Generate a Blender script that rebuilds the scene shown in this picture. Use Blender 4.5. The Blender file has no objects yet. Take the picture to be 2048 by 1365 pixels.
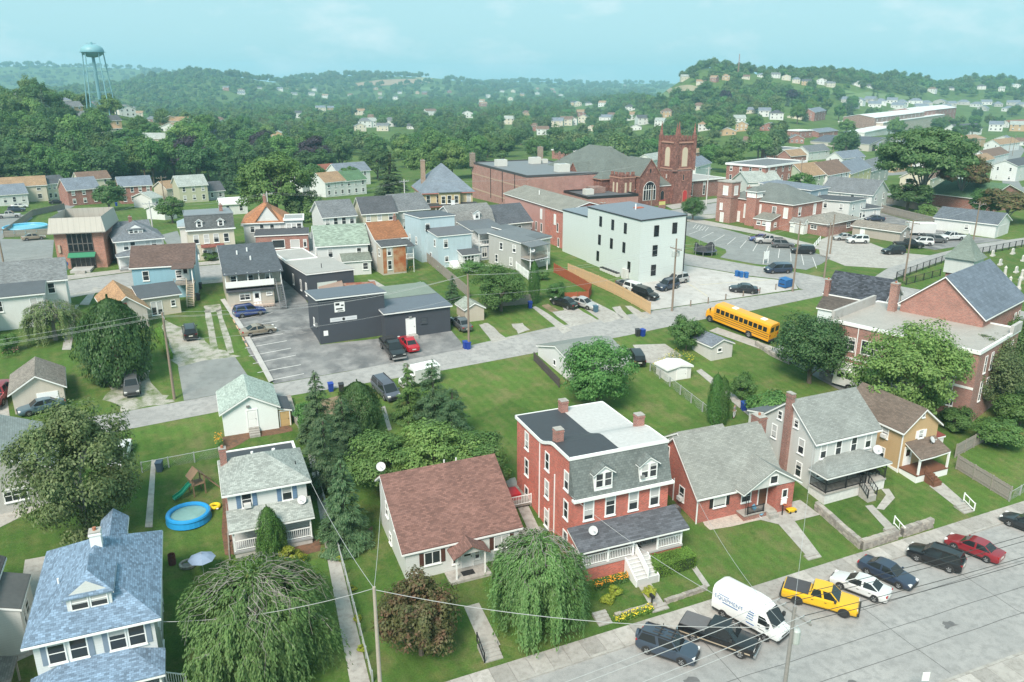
import bpy,bmesh,math,random
import numpy as np
from mathutils import Vector,Matrix
random.seed(7);rng=np.random.default_rng(7)
R=math.radians
SC=bpy.context.scene
COL=SC.collection
# camera, sky, sun, exposure
CAMH,PITCH,HEAD,FPX,CX,CY=41.0,math.atan(517/1593),R(22.1),1593.0,1024.0,682.0
cd=bpy.data.cameras.new('camera');cam=bpy.data.objects.new('camera',cd);COL.objects.link(cam)
cam.location=(0,0,CAMH);cam.rotation_euler=(math.pi/2-PITCH,0,-HEAD)
cd.sensor_width=36;cd.lens=FPX/2048*36;cd.clip_start=0.5;cd.clip_end=40000
SC.camera=cam
SUN_EL,SUN_AZ=R(47),R(223)
wd=bpy.data.worlds.new('World');SC.world=wd;wd.use_nodes=True
nt=wd.node_tree;nt.nodes.clear()
def nn(t,ty,**kw):
 n=t.nodes.new(ty)
 for k,v in kw.items():setattr(n,k,v)
 return n
sky=nn(nt,'ShaderNodeTexSky',sky_type='NISHITA');sky.sun_disc=False
sky.sun_elevation=SUN_EL;sky.sun_rotation=SUN_AZ;sky.air_density=1.0;sky.dust_density=2.0;sky.ozone_density=2.0
bg=nn(nt,'ShaderNodeBackground');bg.inputs[1].default_value=0.08
tc=nn(nt,'ShaderNodeTexCoord')
mp=nn(nt,'ShaderNodeMapping');mp.inputs['Scale'].default_value=(4.5,4.5,11.0)
nz=nn(nt,'ShaderNodeTexNoise');nz.inputs['Scale'].default_value=1.6;nz.inputs['Detail'].default_value=7;nz.inputs['Roughness'].default_value=.6
rp=nn(nt,'ShaderNodeValToRGB');rp.color_ramp.elements[0].position=.52;rp.color_ramp.elements[0].color=(.0,.0,.0,1)
rp.color_ramp.elements[1].position=.72;rp.color_ramp.elements[1].color=(.6,.6,.6,1)
veil=nn(nt,'ShaderNodeMix',data_type='RGBA');veil.inputs[0].default_value=.85;veil.inputs[7].default_value=(4.35,7.15,7.65,1)
cl=nn(nt,'ShaderNodeMix',data_type='RGBA');cl.inputs[7].default_value=(8.2,8.8,8.9,1)
out=nn(nt,'ShaderNodeOutputWorld');L=nt.links.new
L(tc.outputs['Generated'],mp.inputs[0]);L(mp.outputs[0],nz.inputs['Vector']);L(nz.outputs[0],rp.inputs[0])
L(sky.outputs[0],veil.inputs[6]);L(veil.outputs[2],cl.inputs[6]);L(rp.outputs[0],cl.inputs[0]);L(cl.outputs[2],bg.inputs[0]);L(bg.outputs[0],out.inputs[0])
sl=bpy.data.lights.new('sun','SUN');sl.energy=3.7;sl.angle=R(22);sl.color=(1,.885,.785)
so=bpy.data.objects.new('sun',sl);COL.objects.link(so)
sd=Vector((math.sin(SUN_AZ)*math.cos(SUN_EL),math.cos(SUN_AZ)*math.cos(SUN_EL),math.sin(SUN_EL)))
so.rotation_euler=sd.to_track_quat('Z','Y').to_euler();so.location=(0,0,300)
SC.view_settings.view_transform='Standard';SC.view_settings.look='None'
SC.view_settings.exposure=0.66;SC.view_settings.gamma=1
SC.render.engine='CYCLES';SC.cycles.max_bounces=6;SC.cycles.diffuse_bounces=3;SC.cycles.glossy_bounces=2
SC.cycles.transmission_bounces=3;SC.cycles.transparent_max_bounces=6;SC.cycles.volume_bounces=1
# terrain height and pixel survey
_pts=[(-200,0),(46.6,0.0),(47.0,.12),(112,8.0),(170,9.5),(250,6),(400,-2)]
_Y=np.arange(-200,401,1.0);_Z=np.interp(_Y,[a for a,b in _pts],[b for a,b in _pts])
_k=np.ones(13)/13;_s=np.convolve(np.pad(_Z,6,mode='edge'),_k,'valid');_Z=np.where(_Y>60,_s,_Z)
HILLS=[(120,600,24,300,170),(-350,650,24,420,260),(420,2600,62,170,500),(600,3300,38,150,600),(170,2300,30,260,500),(740,3300,46,130,600),(880,3500,40,110,600),(60,4500,92,210,600),(300,4600,50,140,600),(1060,4300,28,100,600),(980,3000,12,120,500),(1400,1350,58,90,330),(1530,1350,46,110,360),(1680,1450,52,110,330),(1560,800,14,170,200),(1810,1650,40,80,320),(1950,1900,40,110,400),(2200,2000,44,220,500),(1250,1700,16,80,300)]
def smooth(x,a,b):
 t=np.clip((x-a)/(b-a),0,1);return t*t*(3-2*t)
def tz(x,y):
 x=np.asarray(x,float);y=np.asarray(y,float)
 n=np.interp(y,_Y,_Z);r=np.hypot(x,y)
 s=smooth(r,235,420)
 if np.all(s<=0):return n
 xr=x*math.cos(HEAD)-y*math.sin(HEAD);fw=np.maximum(x*math.sin(HEAD)+y*math.cos(HEAD),1.0)
 u=1024+1675*xr/fw
 F=np.interp(r,[250,420,600,900,1500,3000,4200,5000,9000],[5,0,-4,-6,-10,-10,12,34,34])
 for u0,r0,h,su,sr in HILLS:F=F+h*np.exp(-((u-u0)/su)**2-((r-r0)/sr)**2)
 return n*(1-s)+F*s
def tzf(x,y):return float(tz(x,y))
def ray(px,py):
 a,b=(px-CX)/FPX,(CY-py)/FPX
 fw=math.cos(PITCH)+b*math.sin(PITCH);up=-math.sin(PITCH)+b*math.cos(PITCH)
 return a*math.cos(HEAD)+fw*math.sin(HEAD),-a*math.sin(HEAD)+fw*math.cos(HEAD),up
_T=np.geomspace(8,9000,900)
def at(px,py,h=0.0):
 """the place on the ground (or h metres above it) that shows at this point of the photograph"""
 dx,dy,dz=ray(px,py)
 below=CAMH+dz*_T<tz(dx*_T,dy*_T)+h
 i=int(np.argmax(below))
 if not below[i]:i=len(_T)-1
 a,b=_T[i-1],_T[i]
 for _ in range(30):
  m=(a+b)/2
  if CAMH+dz*m<tzf(dx*m,dy*m)+h:b=m
  else:a=m
 return Vector((dx*b,dy*b,CAMH+dz*b))
def atZ(px,py,z):
 dx,dy,dz=ray(px,py);t=(z-CAMH)/dz;return Vector((dx*t,dy*t,z))
# colours and materials
def s2l(c):return c/12.92 if c<=.04045 else((c+.055)/1.055)**2.4
def rgb(r,g,b,k=1.0):return(s2l(r/255)*k,s2l(g/255)*k,s2l(b/255)*k,1)
MATS={}
def newmat(name):
 m=bpy.data.materials.new(name);m.use_nodes=True;t=m.node_tree;t.nodes.clear()
 o=nn(t,'ShaderNodeOutputMaterial');b=nn(t,'ShaderNodeBsdfPrincipled');t.links.new(b.outputs[0],o.inputs[0])
 return m,t,b,o
def mixc(t,fac,a,b,blend='MIX'):
 n=nn(t,'ShaderNodeMix',data_type='RGBA',blend_type=blend)
 for i,v in((0,fac),(6,a),(7,b)):
  if hasattr(v,'is_output'):t.links.new(v,n.inputs[i])
  else:n.inputs[i].default_value=v
 return n.outputs[2]
def noise(t,scale,detail=4,vec=None,rough=.6):
 n=nn(t,'ShaderNodeTexNoise');n.inputs['Scale'].default_value=scale;n.inputs['Detail'].default_value=detail;n.inputs['Roughness'].default_value=rough
 if vec is not None:t.links.new(vec,n.inputs['Vector'])
 return n.outputs[0]
def ramp(t,v,*els):
 n=nn(t,'ShaderNodeValToRGB');e=n.color_ramp.elements
 while len(e)<len(els):e.new(.5)
 for i,(p,c)in enumerate(els):
  e[i].position=p;e[i].color=c if hasattr(c,'__len__')else(c,c,c,1)
 t.links.new(v,n.inputs[0]);return n.outputs[0]
def math_(t,op,a,b=0.0):
 n=nn(t,'ShaderNodeMath',operation=op)
 for i,v in((0,a),(1,b)):
  if hasattr(v,'is_output'):t.links.new(v,n.inputs[i])
  else:n.inputs[i].default_value=v
 return n.outputs[0]
def bump(t,b,v,strength=.3,dist=.02):
 n=nn(t,'ShaderNodeBump');n.inputs['Strength'].default_value=strength;n.inputs['Distance'].default_value=dist
 t.links.new(v,n.inputs['Height']);t.links.new(n.outputs[0],b.inputs['Normal'])
def uvn(t):return nn(t,'ShaderNodeUVMap').outputs[0]
def posn(t):return nn(t,'ShaderNodeNewGeometry').outputs['Position']
def dark(c,k):return(c[0]*k,c[1]*k,c[2]*k,1)
def M(key,fn):
 if key not in MATS:MATS[key]=fn()
 return MATS[key]
def plain(name,c,rough=.6,metal=0.0,var=.12,scale=3.0,coat=0):
 def f():
  m,t,b,o=newmat(name)
  n=noise(t,scale,5,posn(t))
  t.links.new(mixc(t,n,dark(c,1-var),dark(c,1+var)),b.inputs['Base Color'])
  b.inputs['Roughness'].default_value=rough;b.inputs['Metallic'].default_value=metal
  if coat:b.inputs['Coat Weight'].default_value=coat;b.inputs['Coat Roughness'].default_value=.05
  return m
 return M((name,c,rough),f)
def siding(c,gap=.2,vert=False,stain=.14):
 """lapped boards: shadow line and a slight tilt on each board, weather streaks"""
 def f():
  m,t,b,o=newmat('lapped_siding');uv=uvn(t)
  sx=nn(t,'ShaderNodeSeparateXYZ');t.links.new(uv,sx.inputs[0])
  fr=math_(t,'FRACT',math_(t,'DIVIDE',sx.outputs[0 if vert else 1],gap))
  line=ramp(t,fr,(0,.62),(.1,1),(1,1))
  mp=nn(t,'ShaderNodeMapping');mp.inputs['Scale'].default_value=(1.4,.18,1);t.links.new(uv,mp.inputs[0])
  st=noise(t,1.3,6,mp.outputs[0])
  base=mixc(t,st,dark(c,1-stain*1.5),dark(c,1+stain*.3))
  t.links.new(mixc(t,.75,base,line,'MULTIPLY'),b.inputs['Base Color'])
  b.inputs['Roughness'].default_value=.55;bump(t,b,fr,.35,.03);return m
 return M(('sid',c,gap,vert),f)
def brick(c,mortar=None,sc=1.0,varied=.35):
 mortar=mortar or(.42,.38,.34,1)
 def f():
  m,t,b,o=newmat('brickwork');uv=uvn(t)
  br=nn(t,'ShaderNodeTexBrick');t.links.new(uv,br.inputs['Vector'])
  br.inputs['Scale'].default_value=1;br.inputs['Brick Width'].default_value=.24*sc;br.inputs['Row Height'].default_value=.085*sc
  br.inputs['Mortar Size'].default_value=.011*sc;br.inputs['Color1'].default_value=dark(c,1-varied);br.inputs['Color2'].default_value=dark(c,1+varied*.55)
  br.inputs['Mortar'].default_value=mortar;br.offset=.5
  st=noise(t,.55,6,uv)
  t.links.new(mixc(t,.5,br.outputs[0],ramp(t,st,(.25,.55),(.7,1.15)),'MULTIPLY'),b.inputs['Base Color'])
  b.inputs['Roughness'].default_value=.85;bump(t,b,br.outputs['Fac'],-.4,.01);return m
 return M(('brick',c,sc),f)
def shingle(c,w=.32,h=.15,varied=.25,stain=.25):
 def f():
  m,t,b,o=newmat('roof_shingles');uv=uvn(t)
  br=nn(t,'ShaderNodeTexBrick');t.links.new(uv,br.inputs['Vector'])
  br.inputs['Scale'].default_value=1;br.inputs['Brick Width'].default_value=w;br.inputs['Row Height'].default_value=h
  br.inputs['Mortar Size'].default_value=.012;br.inputs['Mortar Smooth'].default_value=.6
  br.inputs['Color1'].default_value=dark(c,1-varied);br.inputs['Color2'].default_value=dark(c,1+varied);br.inputs['Mortar'].default_value=dark(c,.5)
  st=noise(t,.35,7,uv,.65);fine=noise(t,9,3,uv)
  q=mixc(t,stain*1.6,br.outputs[0],ramp(t,st,(.3,.55),(.7,1.3)),'MULTIPLY')
  q=mixc(t,.5,q,ramp(t,fine,(.3,.75),(.7,1.2)),'MULTIPLY')
  t.links.new(q,b.inputs['Base Color']);b.inputs['Roughness'].default_value=.9;bump(t,b,br.outputs['Fac'],-.5,.015);return m
 return M(('shin',c,w,h),f)
def membrane(c,seam=2.0,stain=.35,sheen=.6):
 """flat roof sheet with lapped seams, dried puddles and grime"""
 def f():
  m,t,b,o=newmat('roof_membrane');uv=uvn(t)
  sx=nn(t,'ShaderNodeSeparateXYZ');t.links.new(uv,sx.inputs[0])
  fr=math_(t,'FRACT',math_(t,'DIVIDE',sx.outputs[1],seam))
  ln=ramp(t,fr,(0,1.3),(.025,1.0),(.97,1.0),(1,.8))
  st=noise(t,.45,8,uv,.7);s2=noise(t,3,5,uv)
  q=mixc(t,1.0,mixc(t,st,dark(c,1-stain),dark(c,1+stain*.5)),ramp(t,s2,(.3,.88),(.7,1.06)),'MULTIPLY')
  t.links.new(mixc(t,.8,q,ln,'MULTIPLY'),b.inputs['Base Color']);b.inputs['Roughness'].default_value=sheen;return m
 return M(('mem',c,seam),f)
def ground_mat(key,c1,c2,c3,s1=.15,s2=1.2,s3=14,rough=.95,bs=.3,f3=.45):
 """three scales of mottling for lawn, gravel, asphalt, concrete"""
 def f():
  m,t,b,o=newmat(key);p=posn(t)
  a=ramp(t,noise(t,s1,5,p),(.35,c1),(.65,c2))
  q=mixc(t,ramp(t,noise(t,s2,6,p),(.45,0),(.68,1)),a,c3)
  n3=noise(t,s3,4,p)
  q=mixc(t,f3,q,ramp(t,n3,(.25,.45),(.75,1.5)),'MULTIPLY')
  t.links.new(q,b.inputs['Base Color']);b.inputs['Roughness'].default_value=rough;bump(t,b,n3,bs,.05);return m
 return M(key,f)
def pane_mat(dark_c=(.03,.036,.04,1),blind=(.55,.56,.55,1),p=.6):
 """window glass; behind some panes a blind or curtain is drawn part of the way down"""
 def f():
  m,t,b,o=newmat('window_glass');oi=nn(t,'ShaderNodeObjectInfo');uv=uvn(t)
  sx=nn(t,'ShaderNodeSeparateXYZ');t.links.new(uv,sx.inputs[0])
  r=oi.outputs['Random']
  lim=math_(t,'MULTIPLY',math_(t,'FRACT',math_(t,'MULTIPLY',r,7.3)),1.0)
  on=math_(t,'MULTIPLY',math_(t,'LESS_THAN',r,p),math_(t,'GREATER_THAN',sx.outputs[1],lim))
  wv=math_(t,'FRACT',math_(t,'MULTIPLY',sx.outputs[1],14))
  bl=mixc(t,wv,dark(blind,.75),blind)
  t.links.new(mixc(t,on,dark_c,bl),b.inputs['Base Color']);b.inputs['Roughness'].default_value=.06
  b.inputs['Specular IOR Level'].default_value=.6;return m
 return M(('pane',dark_c,p),f)
GLASS=pane_mat();DGLASS=pane_mat((.012,.013,.015,1),p=.0)
WHITE=plain('white_paint',(.78,.8,.79,1),.5,var=.05)
WHITE2=plain('white_vinyl',(.8,.82,.81,1),.4,var=.04)
BLACK=plain('black_paint',(.02,.02,.022,1),.5)
RUBBER=plain('tyre_rubber',(.022,.022,.023,1),.85)
ALU=plain('alloy',(.52,.53,.54,1),.35,.7)
STEEL=plain('galvanised_steel',(.45,.47,.47,1),.5,.4)
WOODG=plain('weathered_wood',(.27,.25,.22,1),.9,var=.35,scale=6)
WOODT=plain('cedar_wood',(.52,.36,.2,1),.85,var=.2,scale=5)
WOODB=plain('brown_deck_wood',(.16,.07,.04,1),.8,var=.3,scale=5)
POLEW=plain('pole_wood',(.23,.18,.14,1),.9,var=.3,scale=4)
CONC=ground_mat('concrete',(.33,.32,.295,1),(.41,.40,.37,1),(.28,.265,.24,1),.5,2.2,22,f3=.3)
# mesh collecting
def newell(P):
 n=Vector((0,0,0))
 for i,a in enumerate(P):
  b=P[(i+1)%len(P)];n+=Vector(((a[1]-b[1])*(a[2]+b[2]),(a[2]-b[2])*(a[0]+b[0]),(a[0]-b[0])*(a[1]+b[1])))
 return n.normalized()if n.length>1e-12 else Vector((0,0,1))
class MB:
 def __init__(s):s.v=[];s.f=[];s.uv=[]
 def poly(s,P,uv=None):
  P=[Vector(p)for p in P];i=len(s.v);s.v+=P;s.f.append(tuple(range(i,i+len(P))))
  if uv is None:
   n=newell(P)
   if abs(n.z)>.985:U,V=Vector((1,0,0)),Vector((0,1,0))
   else:U=Vector((-n.y,n.x,0)).normalized();V=n.cross(U)
   uv=[(p.dot(U),p.dot(V))for p in P]
  s.uv+=uv;return s
 def box(s,x0,x1,y0,y1,z0,z1,bottom=True):
  a=[(x0,y0,z0),(x1,y0,z0),(x1,y1,z0),(x0,y1,z0),(x0,y0,z1),(x1,y0,z1),(x1,y1,z1),(x0,y1,z1)]
  for q in((4,5,6,7),(0,1,5,4),(1,2,6,5),(2,3,7,6),(3,0,4,7))+(((3,2,1,0),)if bottom else()):s.poly([a[k]for k in q])
  return s
 def slab(s,P,t):
  P=[Vector(p)for p in P]
  if newell(P).z<0:P=P[::-1]
  Q=[p-Vector((0,0,t))for p in P];s.poly(P);s.poly(Q[::-1])
  for i in range(len(P)):
   j=(i+1)%len(P);s.poly([Q[i],Q[j],P[j],P[i]])
  return s
 def prism(s,P,d):
  """polygon swept along vector d"""
  P=[Vector(p)for p in P];d=Vector(d)
  if newell(P).dot(d)>0:P=P[::-1]
  Q=[p+d for p in P];s.poly(P);s.poly(Q[::-1])
  for i in range(len(P)):
   j=(i+1)%len(P);s.poly([P[j],P[i],Q[i],Q[j]])
  return s
 def cyl(s,p0,p1,r0,r1=None,n=8,cap=True):
  p0,p1=Vector(p0),Vector(p1);r1=r0 if r1 is None else r1;d=(p1-p0).normalized()
  u=d.orthogonal().normalized();w=d.cross(u)
  A=[p0+(u*math.cos(2*math.pi*k/n)+w*math.sin(2*math.pi*k/n))*r0 for k in range(n)]
  B=[p1+(u*math.cos(2*math.pi*k/n)+w*math.sin(2*math.pi*k/n))*r1 for k in range(n)]
  for k in range(n):
   j=(k+1)%n;s.poly([A[k],A[j],B[j],B[k]])
  if cap:s.poly(A[::-1]);s.poly(B)
  return s
 def beam(s,p0,p1,w,h):
  p0,p1=Vector(p0),Vector(p1);d=(p1-p0).normalized();u=d.cross(Vector((0,0,1)))
  u=u.normalized()if u.length>1e-6 else Vector((1,0,0));v=u.cross(d)
  A=[p0+u*a*w/2+v*b*h/2 for a,b in((-1,-1),(1,-1),(1,1),(-1,1))]
  return s.prism(A,p1-p0)
 def lathe(s,prof,n=12,c=(0,0,0)):
  c=Vector(c)
  for(r0,z0),(r1,z1)in zip(prof[:-1],prof[1:]):
   for k in range(n):
    a,b=2*math.pi*k/n,2*math.pi*(k+1)/n
    q=[c+Vector((r0*math.cos(a),r0*math.sin(a),z0)),c+Vector((r0*math.cos(b),r0*math.sin(b),z0)),c+Vector((r1*math.cos(b),r1*math.sin(b),z1)),c+Vector((r1*math.cos(a),r1*math.sin(a),z1))]
    if r0<1e-4:q=[q[0],q[2],q[3]]
    elif r1<1e-4:q=q[:3]
    s.poly(q)
  return s
 def mesh(s,name,mat=None,smooth=False):
  me=bpy.data.meshes.new(name);me.from_pydata([tuple(v)for v in s.v],[],s.f)
  l=me.uv_layers.new(name='UVMap');l.data.foreach_set('uv',np.array(s.uv,np.float32).ravel())
  if smooth:
   bm=bmesh.new();bm.from_mesh(me);bmesh.ops.remove_doubles(bm,verts=bm.verts[:],dist=1e-4);bm.to_mesh(me);bm.free()
   me.polygons.foreach_set('use_smooth',[True]*len(me.polygons));me.set_sharp_from_angle(angle=R(38))
  if mat:me.materials.append(mat)
  return me
 def build(s,name,mat,parent=None,smooth=False,**kw):
  return link(name,s.mesh(name,mat,smooth),parent,**kw)
def link(name,me,parent=None,loc=None,rz=None,mtx=None,scale=None):
 o=bpy.data.objects.new(name,me);COL.objects.link(o)
 if parent is not None:o.parent=parent
 if mtx is not None:o.matrix_local=mtx
 if loc is not None:o.location=loc
 if rz is not None:o.rotation_euler=(0,0,rz)
 if scale is not None:o.scale=scale
 return o
def tag(o,label=None,cat=None,group=None,kind=None):
 if label:o['label']=label
 if cat:o['category']=cat
 if group:o['group']=group
 if kind:o['kind']=kind
 return o
def thing(name,label,cat,loc=(0,0,0),rz=0.0,group=None):
 o=bpy.data.objects.new(name,None);o.empty_display_size=.3;COL.objects.link(o);o.location=loc;o.rotation_euler=(0,0,rz)
 return tag(o,label,cat,group)
def copy_tree(o,parent=None):
 c=o.copy();COL.objects.link(c)
 if parent is not None:c.parent=parent;c.matrix_parent_inverse=o.matrix_parent_inverse.copy()
 for ch in o.children:copy_tree(ch,c)
 return c
# windows and doors (mesh data shared by size)
WC={}
def _window_mesh(w,h,rails,mull,fr,mat,sill):
 m=MB();d=-.06
 m.box(-w/2-fr,-w/2,d,.02,-fr,h+fr);m.box(w/2,w/2+fr,d,.02,-fr,h+fr)
 m.box(-w/2,w/2,d,.02,h,h+fr);m.box(-w/2,w/2,d,.02,-fr,0)
 if sill:m.box(-w/2-fr-.04,w/2+fr+.04,-.12,.01,-fr-.08,-fr+.004)
 for k in range(1,rails+1):m.box(-w/2,w/2,-.05,.01,h*k/(rails+1)-.025,h*k/(rails+1)+.025)
 for k in range(1,mull+1):m.box(-w/2+w*k/(mull+1)-.03,-w/2+w*k/(mull+1)+.03,-.053,.01,0,h)
 return m.mesh('window',mat)
def _pane_mesh(w,h,mat):
 m=MB();m.poly([(-w/2,-.02,0),(w/2,-.02,0),(w/2,-.02,h),(-w/2,-.02,h)],[(0,0),(1,0),(1,1),(0,1)]);return m.mesh('pane',mat)
def window(root,mtx,w,h,rails=1,mull=0,fr=.09,mat=None,glass=None,sill=True,shutters=None,ac=False,name='window'):
 mat=mat or WHITE;glass=glass or GLASS
 k=(round(w,2),round(h,2),rails,mull,fr,mat.name,sill)
 if k not in WC:WC[k]=_window_mesh(w,h,rails,mull,fr,mat,sill)
 kp=(round(w,2),round(h,2),glass.name)
 if kp not in WC:WC[kp]=_pane_mesh(w,h,glass)
 o=link(name,WC[k],root,mtx=mtx);link('pane',WC[kp],o)
 if shutters:
  for sx in(-1,1):
   m=MB();x=sx*(w/2+fr+.2);m.box(x-.19,x+.19,-.045,0,-.05,h+.05)
   for q in range(6):m.box(x-.15,x+.15,-.06,-.04,h*(q+.15)/6,h*(q+.75)/6)
   m.build('shutter',shutters,o)
 if ac:MB().box(-.3,.3,-.4,0,.02,.4).build('air_conditioner',plain('ac_white',(.62,.63,.62,1),.5),o)
 return o
def door(root,mtx,w=.95,h=2.1,mat=None,glass=.0,frame=None):
 mat=mat or WHITE;m=MB();m.box(-w/2,w/2,-.04,.02,0,h)
 for z0,z1 in((.15,.85),(1.0,1.9)):m.box(-w/2+.13,w/2-.13,-.055,-.035,z0*h/2.1,z1*h/2.1)
 o=m.build('door',mat,root,mtx=mtx)
 f=MB();fr=.1;f.box(-w/2-fr,-w/2,-.07,.02,0,h+fr);f.box(w/2,w/2+fr,-.07,.02,0,h+fr);f.box(-w/2,w/2,-.07,.02,h,h+fr)
 f.build('door_frame',frame or WHITE,o)
 MB().box(w/2-.16,w/2-.1,-.09,-.03,h*.45,h*.5).build('handle',BLACK,o)
 if glass:MB().box(-w/2+.18,w/2-.18,-.063,-.05,h*.52,h*.88).build('pane',DGLASS,o)
 return o
# building wings
class Wing:
 def __init__(s,root,x0,x1,y0,y1,eave,roof='gx',rise=2.0,wall=None,roofm=None,over=.35,z0=0.0,below=3.0,trim=None,wname='wall',rname='roof',para=.35,gablewall=None,th=.09):
  s.root,s.x0,s.x1,s.y0,s.y1,s.e,s.rf,s.rise,s.o,s.z0,s.roofm,s.wall=root,x0,x1,y0,y1,eave,roof,rise,over,z0,roofm,wall
  s.trim=trim or WHITE;m=MB();zb=z0-below;e=eave;xm,ym=(x0+x1)/2,(y0+y1)/2;zr=e+rise
  A,B,C,D=(x0,y0),(x1,y0),(x1,y1),(x0,y1)
  def q(a,b,top):m.poly([(a[0],a[1],zb),(b[0],b[1],zb)]+top)
  g=roof
  if g=='gx':
   q(A,B,[(x1,y0,e),(x0,y0,e)]);q(B,C,[(x1,y1,e),(x1,ym,zr),(x1,y0,e)]);q(C,D,[(x0,y1,e),(x1,y1,e)]);q(D,A,[(x0,y0,e),(x0,ym,zr),(x0,y1,e)])
  elif g=='gy':
   q(A,B,[(x1,y0,e),(xm,y0,zr),(x0,y0,e)]);q(B,C,[(x1,y1,e),(x1,y0,e)]);q(C,D,[(x0,y1,e),(xm,y1,zr),(x1,y1,e)]);q(D,A,[(x0,y0,e),(x0,y1,e)])
  elif g in('shedF','shedB'):
   zf,zk=(e,zr)if g=='shedF' else(zr,e)
   q(A,B,[(x1,y0,zf),(x0,y0,zf)]);q(B,C,[(x1,y1,zk),(x1,y0,zf)]);q(C,D,[(x0,y1,zk),(x1,y1,zk)]);q(D,A,[(x0,y0,zf),(x0,y1,zk)])
  elif g in('shedL','shedR'):
   zl,zq=(e,zr)if g=='shedL' else(zr,e)
   q(A,B,[(x1,y0,zq),(x0,y0,zl)]);q(B,C,[(x1,y1,zq),(x1,y0,zq)]);q(C,D,[(x0,y1,zl),(x1,y1,zq)]);q(D,A,[(x0,y0,zl),(x0,y1,zl)])
  elif g in('gamx','salt'):
   if g=='gamx':P=[(y0,e),(y0+(y1-y0)*.2,e+rise*.68),(ym,zr),(y1-(y1-y0)*.2,e+rise*.68),(y1,e)]
   else:P=[(y0,e),(y1-(y1-y0)*.22,zr),(y1,zr-rise*.28)]
   s.P=P
   q(A,B,[(x1,y0,e),(x0,y0,e)]);q(B,C,[(x1,y,z)for y,z in P[::-1]]);q(C,D,[(x0,y1,P[-1][1]),(x1,y1,P[-1][1])]);q(D,A,[(x0,y,z)for y,z in P])
  else:
   for a,b in((A,B),(B,C),(C,D),(D,A)):q(a,b,[(b[0],b[1],e),(a[0],a[1],e)])
   if g in('flat','open'):m.poly([(x0,y0,e),(x1,y0,e),(x1,y1,e),(x0,y1,e)])
  s.wallobj=m.build(wname,wall,root)
  if roofm:s._roof(rname,para,th)
 def polys(s,o):
  x0,x1,y0,y1,e,r=s.x0,s.x1,s.y0,s.y1,s.e,s.rise;xm,ym=(x0+x1)/2,(y0+y1)/2;zr=e+r;g=s.rf;X0,X1,Y0,Y1=x0-o,x1+o,y0-o,y1+o
  if g=='gx':
   k=r/(ym-y0);z=e-o*k;return[[(X0,Y0,z),(X1,Y0,z),(X1,ym,zr),(X0,ym,zr)],[(X0,ym,zr),(X1,ym,zr),(X1,Y1,z),(X0,Y1,z)]]
  if g=='gy':
   k=r/(xm-x0);z=e-o*k;return[[(X0,Y0,z),(xm,Y0,zr),(xm,Y1,zr),(X0,Y1,z)],[(xm,Y0,zr),(X1,Y0,z),(X1,Y1,z),(xm,Y1,zr)]]
  if g=='hip':
   a=min(x1-x0,y1-y0)/2;k=r/a;z=e-o*k
   if x1-x0>=y1-y0:p,q=(x0+a,ym,zr),(x1-a,ym,zr)
   else:p,q=(xm,y0+a,zr),(xm,y1-a,zr)
   c=[(X0,Y0,z),(X1,Y0,z),(X1,Y1,z),(X0,Y1,z)]
   if abs((x1-x0)-(y1-y0))<.05:return[[c[i],c[(i+1)%4],p]for i in range(4)]
   if x1-x0>=y1-y0:return[[c[0],c[1],q,p],[c[1],c[2],q],[c[2],c[3],p,q],[c[3],c[0],p]]
   return[[c[0],c[1],p],[c[1],c[2],q,p],[c[2],c[3],q],[c[3],c[0],p,q]]
  if g=='shedF':k=r/(y1-y0);return[[(X0,Y0,e-o*k),(X1,Y0,e-o*k),(X1,Y1,zr+o*k),(X0,Y1,zr+o*k)]]
  if g=='shedB':k=r/(y1-y0);return[[(X0,Y0,zr+o*k),(X1,Y0,zr+o*k),(X1,Y1,e-o*k),(X0,Y1,e-o*k)]]
  if g=='shedL':k=r/(x1-x0);return[[(X0,Y0,e-o*k),(X1,Y0,zr+o*k),(X1,Y1,zr+o*k),(X0,Y1,e-o*k)]]
  if g=='shedR':k=r/(x1-x0);return[[(X0,Y0,zr+o*k),(X1,Y0,e-o*k),(X1,Y1,e-o*k),(X0,Y1,zr+o*k)]]
  if g in('gamx','salt'):
   P=list(s.P);P[0]=(P[0][0]-o*.6,P[0][1]-o*1.2*(1 if g=='gamx' else.45))
   P[-1]=(P[-1][0]+o*.6,P[-1][1]-o*1.2*(1 if g=='gamx' else.7))
   return[[(X0,a[0],a[1]),(X1,a[0],a[1]),(X1,b[0],b[1]),(X0,b[0],b[1])]for a,b in zip(P[:-1],P[1:])]
  return[[(X0,Y0,e),(X1,Y0,e),(X1,Y1,e),(X0,Y1,e)]]
 def _roof(s,rname,para,th):
  m=MB();g=s.rf
  if g=='flat':
   o=s.o;m.slab([(s.x0-o,s.y0-o,s.e+.05),(s.x1+o,s.y0-o,s.e+.05),(s.x1+o,s.y1+o,s.e+.05),(s.x0-o,s.y1+o,s.e+.05)],.045)
   s.roof=m.build(rname,s.roofm,s.root);t=MB();w=.22;z0,z1=s.e-.25,s.e+max(para,.12)
   t.box(s.x0-o-.03,s.x1+o+.03,s.y0-o-.03,s.y0-o+w,z0,z1);t.box(s.x0-o-.03,s.x1+o+.03,s.y1+o-w,s.y1+o+.03,z0,z1)
   t.box(s.x0-o-.03,s.x0-o+w,s.y0-o+w,s.y1+o-w,z0,z1);t.box(s.x1+o-w,s.x1+o+.03,s.y0-o+w,s.y1+o-w,z0,z1)
   t.build('parapet',s.trim,s.root);return
  for P in s.polys(s.o):m.slab([(a,b,c+th+.06)for a,b,c in P],th)
  s.roof=m.build(rname,s.roofm,s.root);t=MB()
  for P in s.polys(s.o+.025):t.slab([(a,b,c+.055)for a,b,c in P],.16)
  t.build('fascia',s.trim,s.root)
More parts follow.
